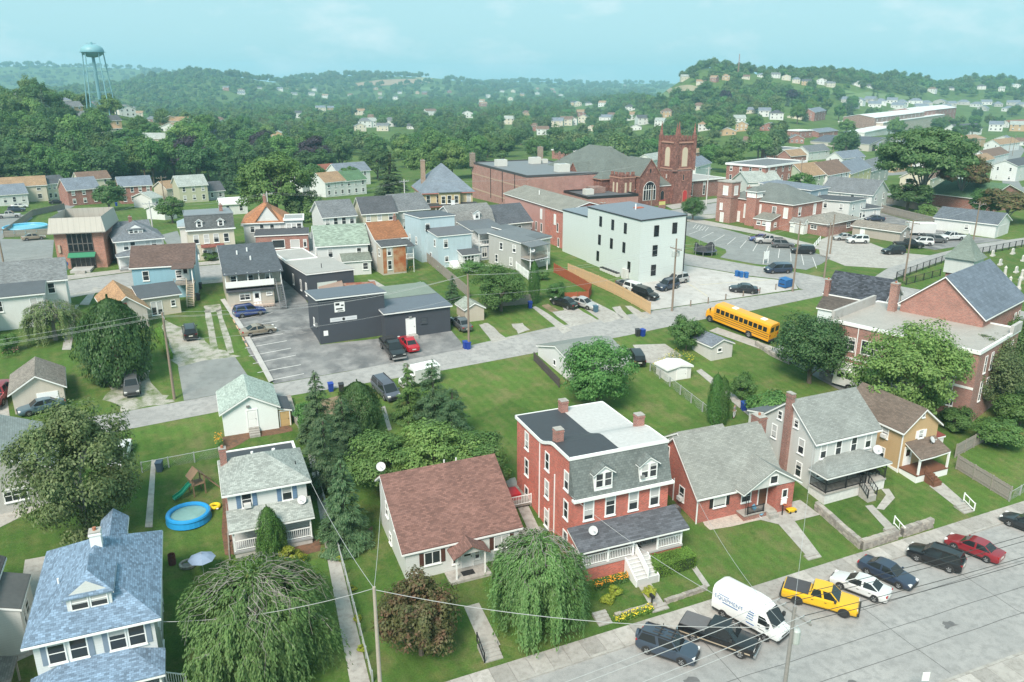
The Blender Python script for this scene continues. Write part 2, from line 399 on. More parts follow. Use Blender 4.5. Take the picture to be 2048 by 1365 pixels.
 def mtx(s,face,u,z,off=0.0):
  if face=='F':return Matrix.Translation((s.x0+u,s.y0-off,z))
  if face=='R':return Matrix.Translation((s.x1+off,s.y0+u,z))@Matrix.Rotation(R(90),4,'Z')
  if face=='L':return Matrix.Translation((s.x0-off,s.y0+u,z))@Matrix.Rotation(R(-90),4,'Z')
  return Matrix.Translation((s.x0+u,s.y1+off,z))@Matrix.Rotation(R(180),4,'Z')
 def flen(s,face):return s.x1-s.x0 if face in 'FB' else s.y1-s.y0
 def win(s,face,u,z,w=.85,h=1.5,**kw):return window(s.root,s.mtx(face,u,z),w,h,**kw)
 def row(s,face,us,z,w=.85,h=1.5,**kw):
  n=s.flen(face)
  for u in us:s.win(face,u*n,z,w,h,**kw)
 def door(s,face,u,z=.1,**kw):return door(s.root,s.mtx(face,u*s.flen(face),z),**kw)
 def zroof(s,x,y):
  """height of the roof surface at a point of the wing"""
  best=s.e
  for P in s.polys(s.o):
   n=newell([Vector(p)for p in P])
   if abs(n.z)<1e-3:continue
   z=P[0][2]-((x-P[0][0])*n.x+(y-P[0][1])*n.y)/n.z
   ins=True
   for i in range(len(P)):
    a,b=P[i],P[(i+1)%len(P)]
    if((b[0]-a[0])*(y-a[1])-(b[1]-a[1])*(x-a[0]))*(1 if n.z>0 else-1)<-1e-6:ins=False
   if ins:best=z+.15
  return best
 def chimney(s,x,y,top=1.2,w=.6,d=.6,mat=None,down=1.0,flue=True,z=None):
  z=s.zroof(x,y)if z is None else z;m=MB();mat=mat or brick(rgb(150,78,62,.8))
  m.box(x-w/2,x+w/2,y-d/2,y+d/2,z-down,z+top);m.box(x-w/2-.05,x+w/2+.05,y-d/2-.05,y+d/2+.05,z+top-.22,z+top-.1)
  c=m.build('chimney',mat,s.root)
  MB().box(x-w/2-.03,x+w/2+.03,y-d/2-.03,y+d/2+.03,z+top+.002,z+top+.07).build('chimney_cap',CONC,c)
  if flue:MB().cyl((x,y,z+top+.06),(x,y,z+top+.3),.13,.13,8).build('flue',plain('clay',(.35,.14,.08,1),.8),c)
  return c
 def vent(s,x,y,h=.4,r=.07,mat=None):
  z=s.zroof(x,y);MB().cyl((x,y,z-.3),(x,y,z+h),r,r,8).build('vent_pipe',mat or WHITE,s.root)
 def dormer(s,x,w=1.5,h=1.25,y=None,wallm=None,roofm=None,n=1,depth=2.2,rise=.55,ww=.7,wh=1.0,z=None,hip=False):
  """gabled dormer standing on the front slope"""
  y=s.y0+.9 if y is None else y;z=s.zroof(x,y)-.3 if z is None else z;wallm=wallm or WHITE;roofm=roofm or s.roofm
  m=MB();e=z+h+.3;m.poly([(x-w/2,y,z),(x+w/2,y,z),(x+w/2,y,e),(x,y,e+rise),(x-w/2,y,e)])
  m.poly([(x+w/2,y,z),(x+w/2,y+depth,z),(x+w/2,y+depth,e),(x+w/2,y,e)]);m.poly([(x-w/2,y+depth,z),(x-w/2,y,z),(x-w/2,y,e),(x-w/2,y+depth,e)])
  d=m.build('dormer',wallm,s.root);r=MB();o=.2;k=rise/(w/2)
  hy=w/2 if hip else 0
  P1,P2=[(x-w/2-o,y-o,e-o*k),(x,y-o+hy,e+rise),(x,y+depth,e+rise),(x-w/2-o,y+depth,e-o*k)],[(x,y-o+hy,e+rise),(x+w/2+o,y-o,e-o*k),(x+w/2+o,y+depth,e-o*k),(x,y+depth,e+rise)]
  PP=[P1,P2]+([[(x-w/2-o,y-o,e-o*k),(x+w/2+o,y-o,e-o*k),(x,y-o+hy,e+rise)]]if hip else[])
  for P in PP:r.slab([(a,b,c+.13)for a,b,c in P],.08)
  r.build('dormer_roof',roofm,d);f=MB()
  for P in(P1,P2):f.slab([(a,b,c+.045)for a,b,c in P],.1)
  f.build('fascia',s.trim,d)
  for i in range(n):
   u=x+(i-(n-1)/2)*(ww+.22);window(s.root,Matrix.Translation((u,y,z+.35)),ww,wh,fr=.07,sill=False)
  return d
def railing(root,p0,p1,h=.95,mat=None,step=.16,name='railing',post=.09):
 p0,p1=Vector(p0),Vector(p1);m=MB();mat=mat or WHITE2;n=max(2,int((p1-p0).length/step));d=p1-p0
 up=Vector((0,0,1))
 m.beam(p0+up*h,p1+up*h,.08,.06);m.beam(p0+up*.12,p1+up*.12,.06,.06)
 for k in range(1,n):a=p0+d*k/n;m.box(a.x-.02,a.x+.02,a.y-.02,a.y+.02,a.z+.12,a.z+h)
 for a in(p0,p1):m.box(a.x-post/2,a.x+post/2,a.y-post/2,a.y+post/2,a.z,a.z+h+.08)
 return m.build(name,mat,root)
def steps(root,x0,x1,y0,n,top,tread=.3,mat=None,dirn=-1,axis='y',name='step'):
 """flight going down from height top; each step is a part"""
 mat=mat or CONC;rr=top/n
 for k in range(n):
  z1=top-rr*k;a,b=y0+dirn*tread*k,y0+dirn*tread*(k+1);a,b=min(a,b),max(a,b)
  m=MB()
  if axis=='y':m.box(x0,x1,a+.002,b,-1.0,z1-.002)
  else:m.box(a+.002,b,x0,x1,-1.0,z1-.002)
  m.build(name,mat,root)
def porch(w,x0,x1,depth,floor=.6,hw=3.2,he=2.7,posts=3,roofm=None,floorm=None,postm=None,rail=True,railm=None,gaps=(),postw=.13,hip=False,y0=None,basem=None,over=.25,rname='porch_roof',pt=None):
 """lean-to porch along the front of a wing (local x0..x1), floor above the ground"""
 y1=w.y0 if y0 is None else y0;yf=y1-depth;root=w.root;roofm=roofm or w.roofm;postm=postm or WHITE2
 MB().box(x0,x1,yf,y1-.01,floor-.2,floor).build('porch_floor',floorm or plain('porch_grey',(.33,.34,.35,1),.7),root)
 MB().box(x0+.08,x1-.08,yf+.08,y1-.012,-2.5,floor-.2).build('porch_base',basem or CONC,root)
 k=(hw-he)/depth;o=over;zf,zb=he-o*k,hw
 if hip:
  a=depth*.8;P=[[(x0-o,yf-o,zf),(x1+o,yf-o,zf),(x1-a,y1,zb),(x0+a,y1,zb)],[(x1+o,yf-o,zf),(x1+o,y1,zf),(x1-a,y1,zb)],[(x0-o,y1,zf),(x0-o,yf-o,zf),(x0+a,y1,zb)]]
 else:P=[[(x0-o,yf-o,zf),(x1+o,yf-o,zf),(x1+o,y1-.005,zb),(x0-o,y1-.005,zb)]]
 m=MB();f=MB()
 for q in P:m.slab([(a,b,c+.14)for a,b,c in q],.08);f.slab([(a,b,c+.058)for a,b,c in q],.16)
 r=m.build(rname,roofm,root);f.build('fascia',w.trim,r)
 xs=[x0+.12+(x1-x0-.24)*i/(posts-1)for i in range(posts)]
 for x in xs:MB().box(x-postw/2,x+postw/2,yf+.06,yf+.06+postw,floor,he-.09).build('post',postm,root)
 if rail:
  for i in range(posts-1):
   if i in gaps:continue
   railing(root,(xs[i]+.1,yf+.12,floor),(xs[i+1]-.1,yf+.12,floor),mat=railm,post=.05)
  for x in(xs[0],xs[-1]):railing(root,(x,yf+.25,floor),(x,y1-.1,floor),mat=railm,post=.05)
 return r
def house(name,label,FL,FR,hr,depth,eave,roof='gx',rise=2.2,wall=None,roofm=None,cat='house',ang=None,w=None,group=None,flip=None,base=None,push=0.0,**kw):
 """FL, FR: points of the photograph where the two ends of the front (at height hr above ground) show"""
 a,b=at(FL[0],FL[1],hr),at(FR[0],FR[1],hr);d=b-a;d.z=0
 th=math.atan2(d.y,d.x)if ang is None else R(ang);ww=d.length if w is None else w
 if ang is not None or w is not None:
  if flip:a=Vector((b.x-ww*math.cos(th),b.y-ww*math.sin(th),a.z))
 a=Vector((a.x-push*math.sin(th),a.y+push*math.cos(th),0))
 z=tzf(a.x+ww/2*math.cos(th),a.y+ww/2*math.sin(th))if base is None else base
 root=thing(name,label,cat,(a.x,a.y,z),th,group)
 W=Wing(root,0,ww,0,depth,eave,roof,rise,wall,roofm,**kw);W.w,W.d=ww,depth
 return W
# ground
LAWN=ground_mat('lawn_grass',(.050,.110,.020,1),(.075,.150,.030,1),(.105,.150,.045,1),.12,.9,9,f3=.55,bs=.6)
def _lines(a,b,s,g,lim):
 L_=list(np.arange(a,b+.01,s));st=s
 while L_[-1]<lim:st*=g;L_.append(L_[-1]+st)
 st=s
 while L_[0]>-lim:st*=g;L_.insert(0,L_[0]-st)
 return np.array(L_)
xs=_lines(-100,260,4,1.045,12000);ys=_lines(10,260,1,1.035,14000);ys=ys[(ys>-250)&(ys<5700)];xs=xs[(xs>-5600)&(xs<5900)]
gx,gy=np.meshgrid(xs,ys);gz=tz(gx,gy)
nx,ny=len(xs),len(ys)
V=np.stack([gx,gy,gz],-1).reshape(-1,3)
idx=np.arange(nx*ny).reshape(ny,nx);F4=np.stack([idx[:-1,:-1],idx[:-1,1:],idx[1:,1:],idx[1:,:-1]],-1).reshape(-1,4)
def np_mesh(name,V,F,mat,smooth=False):
 me=bpy.data.meshes.new(name);n=F.shape[1]
 me.vertices.add(len(V));me.vertices.foreach_set('co',np.ascontiguousarray(V,np.float32).ravel())
 me.loops.add(F.size);me.loops.foreach_set('vertex_index',np.ascontiguousarray(F,np.int32).ravel())
 me.polygons.add(len(F));me.polygons.foreach_set('loop_start',np.arange(0,F.size,n,dtype=np.int32))
 me.polygons.foreach_set('loop_total',np.full(len(F),n,np.int32))
 if smooth:me.polygons.foreach_set('use_smooth',np.ones(len(F),bool))
 me.update(calc_edges=True);me.materials.append(mat);return me
def lawn_mat():
 m,t,b,o=newmat('lawn_grass_ground');p=posn(t)
 a=ramp(t,noise(t,.11,5,p),(.3,(.055,.118,.022,1)),(.7,(.088,.165,.034,1)))
 a=mixc(t,ramp(t,noise(t,.6,6,p),(.46,0),(.70,.85)),a,(.13,.155,.05,1))
 a=mixc(t,ramp(t,noise(t,1.7,5,p),(.56,0),(.7,.5)),a,(.03,.085,.015,1))
 a=mixc(t,ramp(t,noise(t,.23,7,p,.7),(.53,0),(.66,.6)),a,(.175,.165,.075,1));a=mixc(t,ramp(t,noise(t,3.1,5,p),(.6,0),(.7,.55)),a,(.12,.17,.06,1))
 sx=nn(t,'ShaderNodeSeparateXYZ');t.links.new(p,sx.inputs[0])
 w=math_(t,'SINE',math_(t,'MULTIPLY',math_(t,'ADD',sx.outputs[0],math_(t,'MULTIPLY',sx.outputs[1],.12)),5.2))
 a=mixc(t,.2,a,ramp(t,math_(t,'ADD',math_(t,'MULTIPLY',w,.5),.5),(.2,.72),(.8,1.15)),'MULTIPLY')
 vo=nn(t,'ShaderNodeTexVoronoi');vo.inputs['Scale'].default_value=.055;t.links.new(p,vo.inputs['Vector']);a=mixc(t,.55,a,mixc(t,vo.outputs['Color'],(.62,.68,.6,1),(1.35,1.22,1.25,1)),'MULTIPLY')
 f=noise(t,8,4,p,.75);a=mixc(t,.6,a,ramp(t,f,(.25,.35),(.75,1.6)),'MULTIPLY')
 t.links.new(a,b.inputs['Base Color']);b.inputs['Roughness'].default_value=.95;b.inputs['Specular IOR Level'].default_value=.2;bump(t,b,f,.7,.08);return m
LAWNG=lawn_mat()
tag(link('ground',np_mesh('ground',V,F4,LAWNG,True)),kind='structure')
ASPH=ground_mat('aged_asphalt',(.28,.282,.275,1),(.345,.343,.332,1),(.24,.242,.236,1),.22,1.4,26,f3=.34,bs=.15)
ASPHD=ground_mat('dark_sealed_asphalt',(.10,.105,.11,1),(.19,.195,.195,1),(.27,.27,.265,1),.18,.45,18,f3=.35,bs=.15)
ASPHG=ground_mat('grey_green_asphalt',(.20,.215,.21,1),(.235,.25,.243,1),(.18,.19,.186,1),.2,.9,22,f3=.3,bs=.15)
CONCW=ground_mat('pale_concrete',(.40,.395,.378,1),(.47,.465,.445,1),(.35,.34,.32,1),.2,.8,20,f3=.22,bs=.1)
GRAV=ground_mat('gravel_and_weeds',(.32,.31,.27,1),(.40,.39,.35,1),(.10,.145,.05,1),.4,.7,10,f3=.7,bs=.7)
DIRT=ground_mat('bare_earth',(.20,.14,.09,1),(.26,.19,.13,1),(.12,.12,.05,1),.5,1.1,12,f3=.5,bs=.5)
MULCH=ground_mat('mulch',(.13,.07,.04,1),(.19,.10,.06,1),(.09,.06,.04,1),.8,3,16,f3=.6,bs=.6)
PAINT=plain('road_paint',(.62,.62,.6,1),.7,var=.3,scale=2)
def drape(pts,dz,cut=1.0,thick=0):
 """flat outline -> sheet lying dz above the ground, cut along the ground's own grid lines"""
 bm=bmesh.new();vs=[bm.verts.new((p[0],p[1],0))for p in pts];f=bm.faces.new(vs)
 if f.normal.z==0:f.normal_update()
 y0,y1=min(p[1]for p in pts),max(p[1]for p in pts);st=cut if y1-y0<260 else 3
 for y in np.arange(math.floor(y0)+1,y1,st):
  g=bm.verts[:]+bm.edges[:]+bm.faces[:];bmesh.ops.bisect_plane(bm,geom=g,plane_co=(0,float(y),0),plane_no=(0,1,0),dist=1e-5)
 bmesh.ops.triangulate(bm,faces=bm.faces[:],ngon_method='EAR_CLIP')
 far=max(math.hypot(p[0],p[1])for p in pts)>230
 if far:
  for _ in range(2):bmesh.ops.subdivide_edges(bm,edges=[e for e in bm.edges if e.calc_length()>14],cuts=1)
  bmesh.ops.triangulate(bm,faces=bm.faces[:])
 for v in bm.verts:v.co.z=tzf(v.co.x,v.co.y)+dz
 bmesh.ops.recalc_face_normals(bm,faces=bm.faces[:])
 if bm.faces and sum(f.normal.z for f in bm.faces)<0:bmesh.ops.reverse_faces(bm,faces=bm.faces[:])
 return bm
def pad(name,pts,mat,dz,px=True,kind='structure',parent=None,label=None,cat=None):
 W_=[at(*p)[:2]for p in pts]if px else pts
 bm=drape(W_,dz);me=bpy.data.meshes.new(name);bm.to_mesh(me);bm.free();me.materials.append(mat)
 o=link(name,me,parent)
 if parent is None:tag(o,label,cat,kind=kind)
 return o
def jag(pts,n=3,amp=1.0):
 """roughen an outline given in metres"""
 out_=[]
 for i,a in enumerate(pts):
  b=pts[(i+1)%len(pts)]
  for k in range(n):
   t=k/n;e=amp*(random.random()-.5)if k else 0
   dx,dy=b[0]-a[0],b[1]-a[1];l=math.hypot(dx,dy)+1e-6
   out_.append((a[0]+dx*t-dy/l*e,a[1]+dy*t+dx/l*e))
 return out_
def W2(*pts):return[tuple(at(*p)[:2])for p in pts]
ky=lambda x:42.45+.042*x
wy=lambda x:44.65+.0365*x
pad('road',[(-60,31.8),(-60,ky(-60)),(0,ky(0)),(60,ky(60)),(150,ky(150)),(150,31.8)],ASPH,.02,px=False)
pad('alley_road',[(-60,912),(240,862),(430,825),(560,795),(890,740),(1075,705),(1250,672),(1400,640),(1500,622),(1645,592),(1652,575),(1598,580),(1440,602),(1300,622),(1100,655),(900,700),(700,742),(540,770),(380,800),(240,825),(-60,868)],ASPH,.02)
pad('cross_road',[(1330,500),(1505,531),(1651,556),(1760,566),(1900,590),(2060,626),(2060,652),(1900,620),(1760,602),(1646,590),(1598,577),(1585,562),(1500,552),(1370,530),(1330,520)],ASPH,.034)
pad('lane_road',[(1760,572),(1792,556),(1894,519),(2060,487),(2060,474),(1952,489),(1852,513),(1775,537),(1740,560)],ASPH,.048)
pad('main_road',[(-60,622),(130,590),(210,575),(400,562),(570,548),(1345,434),(1440,427),(1600,408),(1830,402),(1960,404),(2060,392),(2060,372),(1960,386),(1830,386),(1600,386),(1440,404),(1345,420),(600,505),(450,528),(260,545),(130,562),(-60,592)],ASPH,.02)
pad('pavement',[(-60,630),(130,598),(210,583),(400,569),(570,554),(570,548.6),(400,562.6),(210,575.6),(130,590.6),(-60,622.6)],CONC,.05)
pad('pavement',[(-60,590),(130,561),(260,544),(450,527),(600,504),(600,498),(450,520),(260,537),(120,553),(-60,582)],CONC,.05)
pad('pavement',[(1345,419),(1440,403),(1440,396),(1330,411)],CONC,.05)
pad('pavement',[(1345,435),(1440,428),(1560,417),(1560,423),(1440,436),(1350,443)],CONC,.05)
pad('parking_lot',[(449,606),(497,705),(548,768),(720,738),(932,697),(903,662),(640,690),(618,610),(575,545),(562,520),(550,525),(556,560),(566,592)],ASPHD,.035)
pad('parking_lot',[(1262,580),(1300,621),(1440,601),(1596,578),(1588,564),(1500,554),(1370,531),(1335,520)],CONCW,.047)
pad('parking_lot',[(1369,444),(1393,443),(1514,476),(1662,515),(1643,528),(1612,540),(1509,528),(1440,515),(1453,505),(1451,499),(1427,491),(1364,468)],ASPHG,.03)
pad('parking_lot',[(1636,482),(1672,466),(1730,482),(1790,505),(1870,512),(1850,524),(1770,537),(1690,532),(1640,512)],CONC,.03)
pad('parking_lot',[(1716,432),(1760,425),(1830,444),(1915,470),(2015,480),(1950,488),(1870,500),(1800,488),(1745,455)],ASPHD,.03)
pad('path',[(1372,442),(1384,436),(1520,462),(1660,497),(1660,505),(1520,470)],CONC,.04)
pad('driveway',[(356,735),(405,722),(470,714),(500,758),(545,769),(368,802)],ASPHG,.04)
pad('gravel_yard',jag(W2((330,640),(395,665),(420,690),(482,712),(360,740),(335,700)),4,1.2),GRAV,.012,px=False)
pad('gravel_yard',jag(W2((205,800),(235,760),(300,740),(325,790),(350,803),(240,824)),4,1.4),GRAV,.012,px=False)
for a_ in([(410,620),(420,618),(440,712),(424,712)],[(432,620),(442,618),(468,706),(456,708)],[(408,612),(440,608),(444,622),(410,626)]):
 pad('wheel_track',jag(W2(*a_),4,.35),GRAV,.018,px=False)
pad('kerb_wall',[(441,602),(450,600),(548,764),(538,768)],CONCW,.25)
for a_ in([(1064,615),(1072,613),(1145,661),(1125,667)],[(1104,624),(1155,616),(1199,643),(1141,653)],[(1160,612),(1183,601),(1248,635),(1208,646)],[(958,650),(975,646),(1012,676),(985,686)],[(1224,615),(1240,612),(1262,640),(1246,640)],[(1250,612),(1262,612),(1300,634),(1280,638)],[(1112,601),(1120,600),(1142,620),(1130,622)],[(1023,648),(1045,646),(1060,660),(1036,668)]):
 pad('driveway_slab',jag(W2(*a_),3,.3),CONC,.03,px=False)
pad('driveway',[(968,690),(1015,676),(1095,661),(1140,654),(1210,640),(1226,633),(1226,637),(1100,658)],CONC,.026)
pad('driveway_slab',jag(W2((1083,611),(1096,608),(1118,621),(1104,625)),3,.3),DIRT,.032,px=False)
pad('driveway',[(1265,690),(1330,688),(1366,712),(1330,730),(1290,725)],CONC,.03)
pad('path',[(124,700),(142,700),(150,655),(150,610),(178,610),(196,575),(188,575),(162,605),(138,640)],CONC,.03)
pad('path',[(190,735),(202,730),(216,765),(206,770)],CONC,.03)
pad('path',[(290,1055),(305,1055),(312,920),(303,920)],CONC,.03)
pad('path',[(762,815),(770,812),(784,860),(776,862)],CONC,.03)
pad('path',[(610,880),(622,880),(740,1365),(700,1365),(655,1120),(632,990)],CONC,.03)
pad('mulch_bed',jag(W2((668,1080),(640,1000),(700,1075),(745,1052),(735,1085),(690,1095)),3,.5),MULCH,.012,px=False)
pad('mulch_bed',jag(W2((560,1110),(600,1085),(638,1078),(640,1102),(590,1118)),3,.4),MULCH,.012,px=False)
pad('mulch_bed',jag(W2((447,905),(440,875),(575,850),(585,862),(500,876)),3,.4),MULCH,.012,px=False)
pad('mulch_bed',jag(W2((443,980),(452,980),(470,1080),(468,1110),(450,1110)),3,.4),MULCH,.012,px=False)
pad('dirt_patch',jag(W2((800,830),(835,825),(850,850),(815,850)),3,.8),DIRT,.012,px=False)
pad('dirt_patch',jag(W2((640,800),(700,790),(745,800),(720,830),(650,830)),3,.8),DIRT,.012,px=False)
pad('path',[(1392,742),(1402,738),(1470,790),(1512,832),(1502,836),(1460,800)],CONC,.03)
pad('driveway',[(1668,700),(1720,690),(1760,760),(1720,790),(1660,760)],CONC,.03)
pad('driveway',[(1540,700),(1560,690),(1640,735),(1760,800),(1740,812),(1640,760)],ASPHG,.04)
pad('driveway',[(1418,662),(1435,655),(1550,695),(1540,705)],CONC,.03)
pad('driveway',[(-40,960),(20,940),(30,1005),(80,985),(90,1010),(-40,1075)],CONC,.02)
pad('driveway',[(-60,790),(15,800),(22,850),(35,880),(-60,890)],CONC,.022)
pad('driveway',[(50,1120),(105,1110),(85,1300),(20,1330)],CONC,.022)
pad('parking_lot',[(-40,570),(60,560),(105,520),(108,480),(4,478),(66,436),(60,428),(-40,440)],ASPHG,.03)
pad('path',[(735,560),(748,560),(828,606),(812,610)],CONC,.03)
for P in([(1560,372),(1760,352),(2060,330),(2060,318),(1760,338),(1560,355)],[(2020,400),(2000,330),(2015,300),(2040,290),(2050,300),(2030,330),(2060,390)],[(322,470),(355,462),(378,520),(352,522)],[(312,408),(440,400),(440,396),(312,403)],[(108,416),(140,402),(150,412),(120,428)],[(590,470),(640,462),(646,500),(600,505)],[(480,452),(560,470),(612,462),(600,440),(500,440)],[(640,436),(720,430),(722,424),(640,428)],[(228,470),(236,505),(330,500),(326,472)],[(1660,372),(1720,366),(1790,410),(1760,418)]):pad('side_road',P,ASPHG,.05)
pad('path',[(928,1214),(958,1206),(1001,1290),(965,1300)],CONC,.03)
pad('path',[(1275,1170),(1300,1164),(1334,1216),(1308,1226)],CONC,.03)
pad('path',[(1545,1035),(1580,1030),(1642,1112),(1618,1118)],CONC,.03)
pad('path',[(1480,1030),(1600,1000),(1640,1030),(1560,1050)],CONC,.036)
pad('path',[(1730,1012),(1745,1010),(1795,1060),(1780,1068)],CONC,.03)
pad('path',[(1752,1018),(1772,990),(1762,978),(1778,978),(1790,996),(1768,1020)],CONC,.033)
pad('path',[(1858,972),(1886,966),(1945,1018),(1925,1024)],CONC,.03)
pad('path',[(1382,1135),(1392,1132),(1420,1172),(1410,1176)],CONC,.03)
pad('pebble_bed',jag(W2((1395,1030),(1480,1005),(1550,1035),(1420,1060)),3,.3),ground_mat('pink_pebbles',(.42,.36,.31,1),(.5,.44,.38,1),(.34,.3,.27,1),1,5,30,f3=.6),.014,px=False)
pad('path',[(1010,960),(1030,955),(1075,1050),(1100,1090),(1070,1090)],CONC,.03)
sw=thing('sidewalk',None,None);tag(sw,kind='structure')
SLAB={}
def slab_obj(x0,x1,yf,yk,name,mat,z1,parent,z0=-.2):
 m=MB();g=.012;P=[(x0+g,yf(x0),0),(x1-g,yf(x1),0),(x1-g,yk(x1),0),(x0+g,yk(x0),0)]
 zt=random.uniform(-.006,.006)+z1;P=[(a,b,max(0,tzf(a,b))+zt)for a,b,_ in P];m.slab(P,z1-z0);return m.build(name,mat,parent)
slabm=[ground_mat('sidewalk_slab_%d'%i,dark((.37,.355,.325,1),k),dark((.42,.40,.375,1),k),dark((.30,.285,.26,1),k),.6,2.5,24,f3=.3)for i,k in enumerate((1.0,.9,1.1,.8))]
x=-12.0
while x<118:
 l=1.5;slab_obj(x,x+l,lambda q:ky(q)+.2,lambda q:wy(q),'paving_slab',random.choice(slabm),.14,sw);x+=l
kb=thing('kerb',None,None);tag(kb,kind='structure');x=-12.0
while x<118:
 slab_obj(x,x+3,lambda q:ky(q)-.02,lambda q:ky(q)+.19,'kerb_stone',CONC,.15,kb);x+=3
sw2=thing('sidewalk',None,None);tag(sw2,kind='structure');x=20.0
while x<80:
 slab_obj(x,x+1.6,lambda q:29.6,lambda q:31.58,'paving_slab',random.choice(slabm),.14,sw2);x+=1.6
x=20.0
while x<80:
 slab_obj(x,x+3.2,lambda q:31.6,lambda q:31.82,'kerb_stone',CONC,.15,kb);x+=3.2
pl=thing('bay_markings',None,None);tag(pl,kind='structure')
def stripe(a,b,w=.12,mat=PAINT,dz=.056,px=True):
 p,q=(at(*a),at(*b))if px else(Vector(a),Vector(b));d=(q-p);d.z=0;n=Vector((-d.y,d.x,0)).normalized()*w/2
 pad('bay_line',[(p+n)[:2],(q+n)[:2],(q-n)[:2],(p-n)[:2]],mat,dz,px=False,parent=pl)
for a,b in(((455,622),(520,609)),((466,642),(545,626)),((474,656),(555,643)),((484,681),(566,668)),((490,697),(574,682)),((498,713),(582,697)),((506,728),(592,711)),((515,746),(602,730)),((538,762),(608,748))):stripe(a,b)
for k in range(7):a=Vector((454+k*6.2,616+k*11.8));stripe((a.x,a.y),(a.x+3.5,a.y+7),.18,plain('kerb_stop',(.55,.38,.25,1),.8,var=.3),.062)
for k in range(11):stripe((1405+k*22,459+k*5.6),(1378+k*25.5,469+k*6.8),.11)
for k in range(5):stripe((1393+k*6,449+k*1.5),(1386+k*6,457+k*1.5),.1)
stripe((1540,470),(1660,503),.11)
stripe((1350,553),(1415,593),.1,plain('worn_yellow',(.55,.5,.3,1),.8,var=.3));stripe((1400,570),(1540,560),.1,plain('worn_yellow',(.55,.5,.3,1),.8,var=.3))
tar=plain('crack_tar',(.06,.06,.062,1),.7)
def crack(pts,w=.05):
 for a,b in zip(pts[:-1],pts[1:]):
  d=Vector((b[0]-a[0],b[1]-a[1]));n=Vector((-d.y,d.x)).normalized()*w/2
  pad('tar_seam',[(a[0]+n.x,a[1]+n.y),(b[0]+n.x,b[1]+n.y),(b[0]-n.x,b[1]-n.y),(a[0]-n.x,a[1]-n.y)],tar,.028,px=False,parent=cr)
cr=thing('road_seams',None,None);tag(cr,kind='structure')
for y_,a0,a1 in((37.6,25,118),(35.1,30,118),(40.3,45,110)):
 crack([(x_,y_+.018*x_*0+random.uniform(-.05,.05))for x_ in range(a0,a1,3)],.045)
for x_ in(33.0,47.5,59,71,84):crack([(x_+random.uniform(-.15,.15),y_)for y_ in np.arange(32.2,ky(x_)-.3,1.7)],.04)
for x_,y_ in((29.5,38.6),(52.2,36.2),(63.5,36.8),(40,34)):pad('oil_stain',jag([(x_-.6,y_-.3),(x_+.7,y_-.25),(x_+.5,y_+.4),(x_-.4,y_+.35)],3,.4),plain('stain',(.13,.13,.13,1),.8,var=.4,scale=2),.026,px=False,parent=cr)
# the near row of houses
wc=lambda r,g,b:rgb(r,g,b,.80)
rc=lambda r,g,b:rgb(r,g,b,.58)
WS=siding(wc(238,242,240));WS2=siding(wc(226,229,226));CREAM=siding(wc(226,220,200));GREYS=siding(wc(196,198,194))
FOUND=plain('foundation_render',(.42,.41,.39,1),.9,var=.2)
def hx(name,label,x,y,w,d,ang,eave,roof,rise,wall,roofm,cat='house',base=None,group=None,**kw):
 th=R(ang);z=tzf(x+w/2*math.cos(th),y+w/2*math.sin(th))if base is None else base
 root=thing(name,label,cat,(x,y,z),th,group);W=Wing(root,0,w,0,d,eave,roof,rise,wall,roofm,**kw);W.w,W.d=w,d;return W
def dish(root,p,r=.38,rz=0):
 m=MB();n=14;d=Vector((math.sin(rz)*.75,-math.cos(rz)*.75,.55)).normalized();u=d.cross(Vector((0,0,1))).normalized();v=u.cross(d);c=Vector(p)+Vector((0,0,.55))
 ring=[c+(u*math.cos(2*math.pi*k/n)+v*math.sin(2*math.pi*k/n))*r+d*.08 for k in range(n)]
 for k in range(n):m.poly([c,ring[k],ring[(k+1)%n]]);m.poly([c-d*.02,ring[(k+1)%n]-d*.02,ring[k]-d*.02])
 m.cyl(p,c,.03,.03,6);m.cyl(c,c+d*.42-v*.1,.015,.015,5);m.box(*(sum(((q-.05,q+.05)for q in(c+d*.42-v*.1)),())))
 return m.build('satellite_dish',plain('dish_grey',(.5,.51,.52,1),.5),root)
def heatpump(root,x,y,z):return None
# house with the blue shingle roof, bottom left
BLUER=shingle(rc(150,178,206),.30,.16,.34);W=hx('blue_roofed_house','white sided house with light blue shingle hip roof and wide front dormer',-12.75,51.9,7.3,11.0,0,5.85,'hip',2.35,WS,BLUER,over=.5)
W.dormer(3.55,2.7,1.05,y=1.0,n=2,depth=3.4,rise=1.0,ww=.95,wh=1.0,hip=True,wallm=WS)
BSH=plain('blue_grey_shutter',rgb(140,158,176,.7),.6)
W.chimney(3.75,6.6,1.0,.75,.75,mat=WHITE);W.vent(1.3,4.5)
for u in(1.3,2.6):W.win('F',u,3.65,.95,1.45)
for u in(4.95,6.15):W.win('F',u,3.65,.95,1.45)
for u in(.6,3.3,4.25,6.85):MB().box(u-.2,u+.2,-.05,0,3.6,5.15).build('shutter',BSH,W.root)
W.row('R',(.2,.5,.8),3.6,.8,1.4);W.row('R',(.3,.7),.9,.8,1.4);W.row('L',(.3,.7),3.6,.8,1.4)
Wing(W.root,3.2,4.9,11.0,15.2,5.5,'gy',.75,WS,BLUER,over=.2,wname='rear_wall',rname='rear_roof')
porch(W,-.2,7.5,2.5,.7,3.4,2.75,4,BLUER,hip=True,gaps=(2,))
steps(W.root,7.7,8.9,-1.9,4,.68,axis='x',dirn=1,mat=CONC)if False else None
st=MB()
for k in range(4):MB().box(7.6+.3*k,7.9+.3*k,-2.2,-1.0,-.6,.66-.17*k).build('step',CONC,W.root)
railing(W.root,(7.6,-2.25,.6),(8.8,-2.25,0),.95);railing(W.root,(7.6,-.95,.6),(8.8,-.95,0),.95)
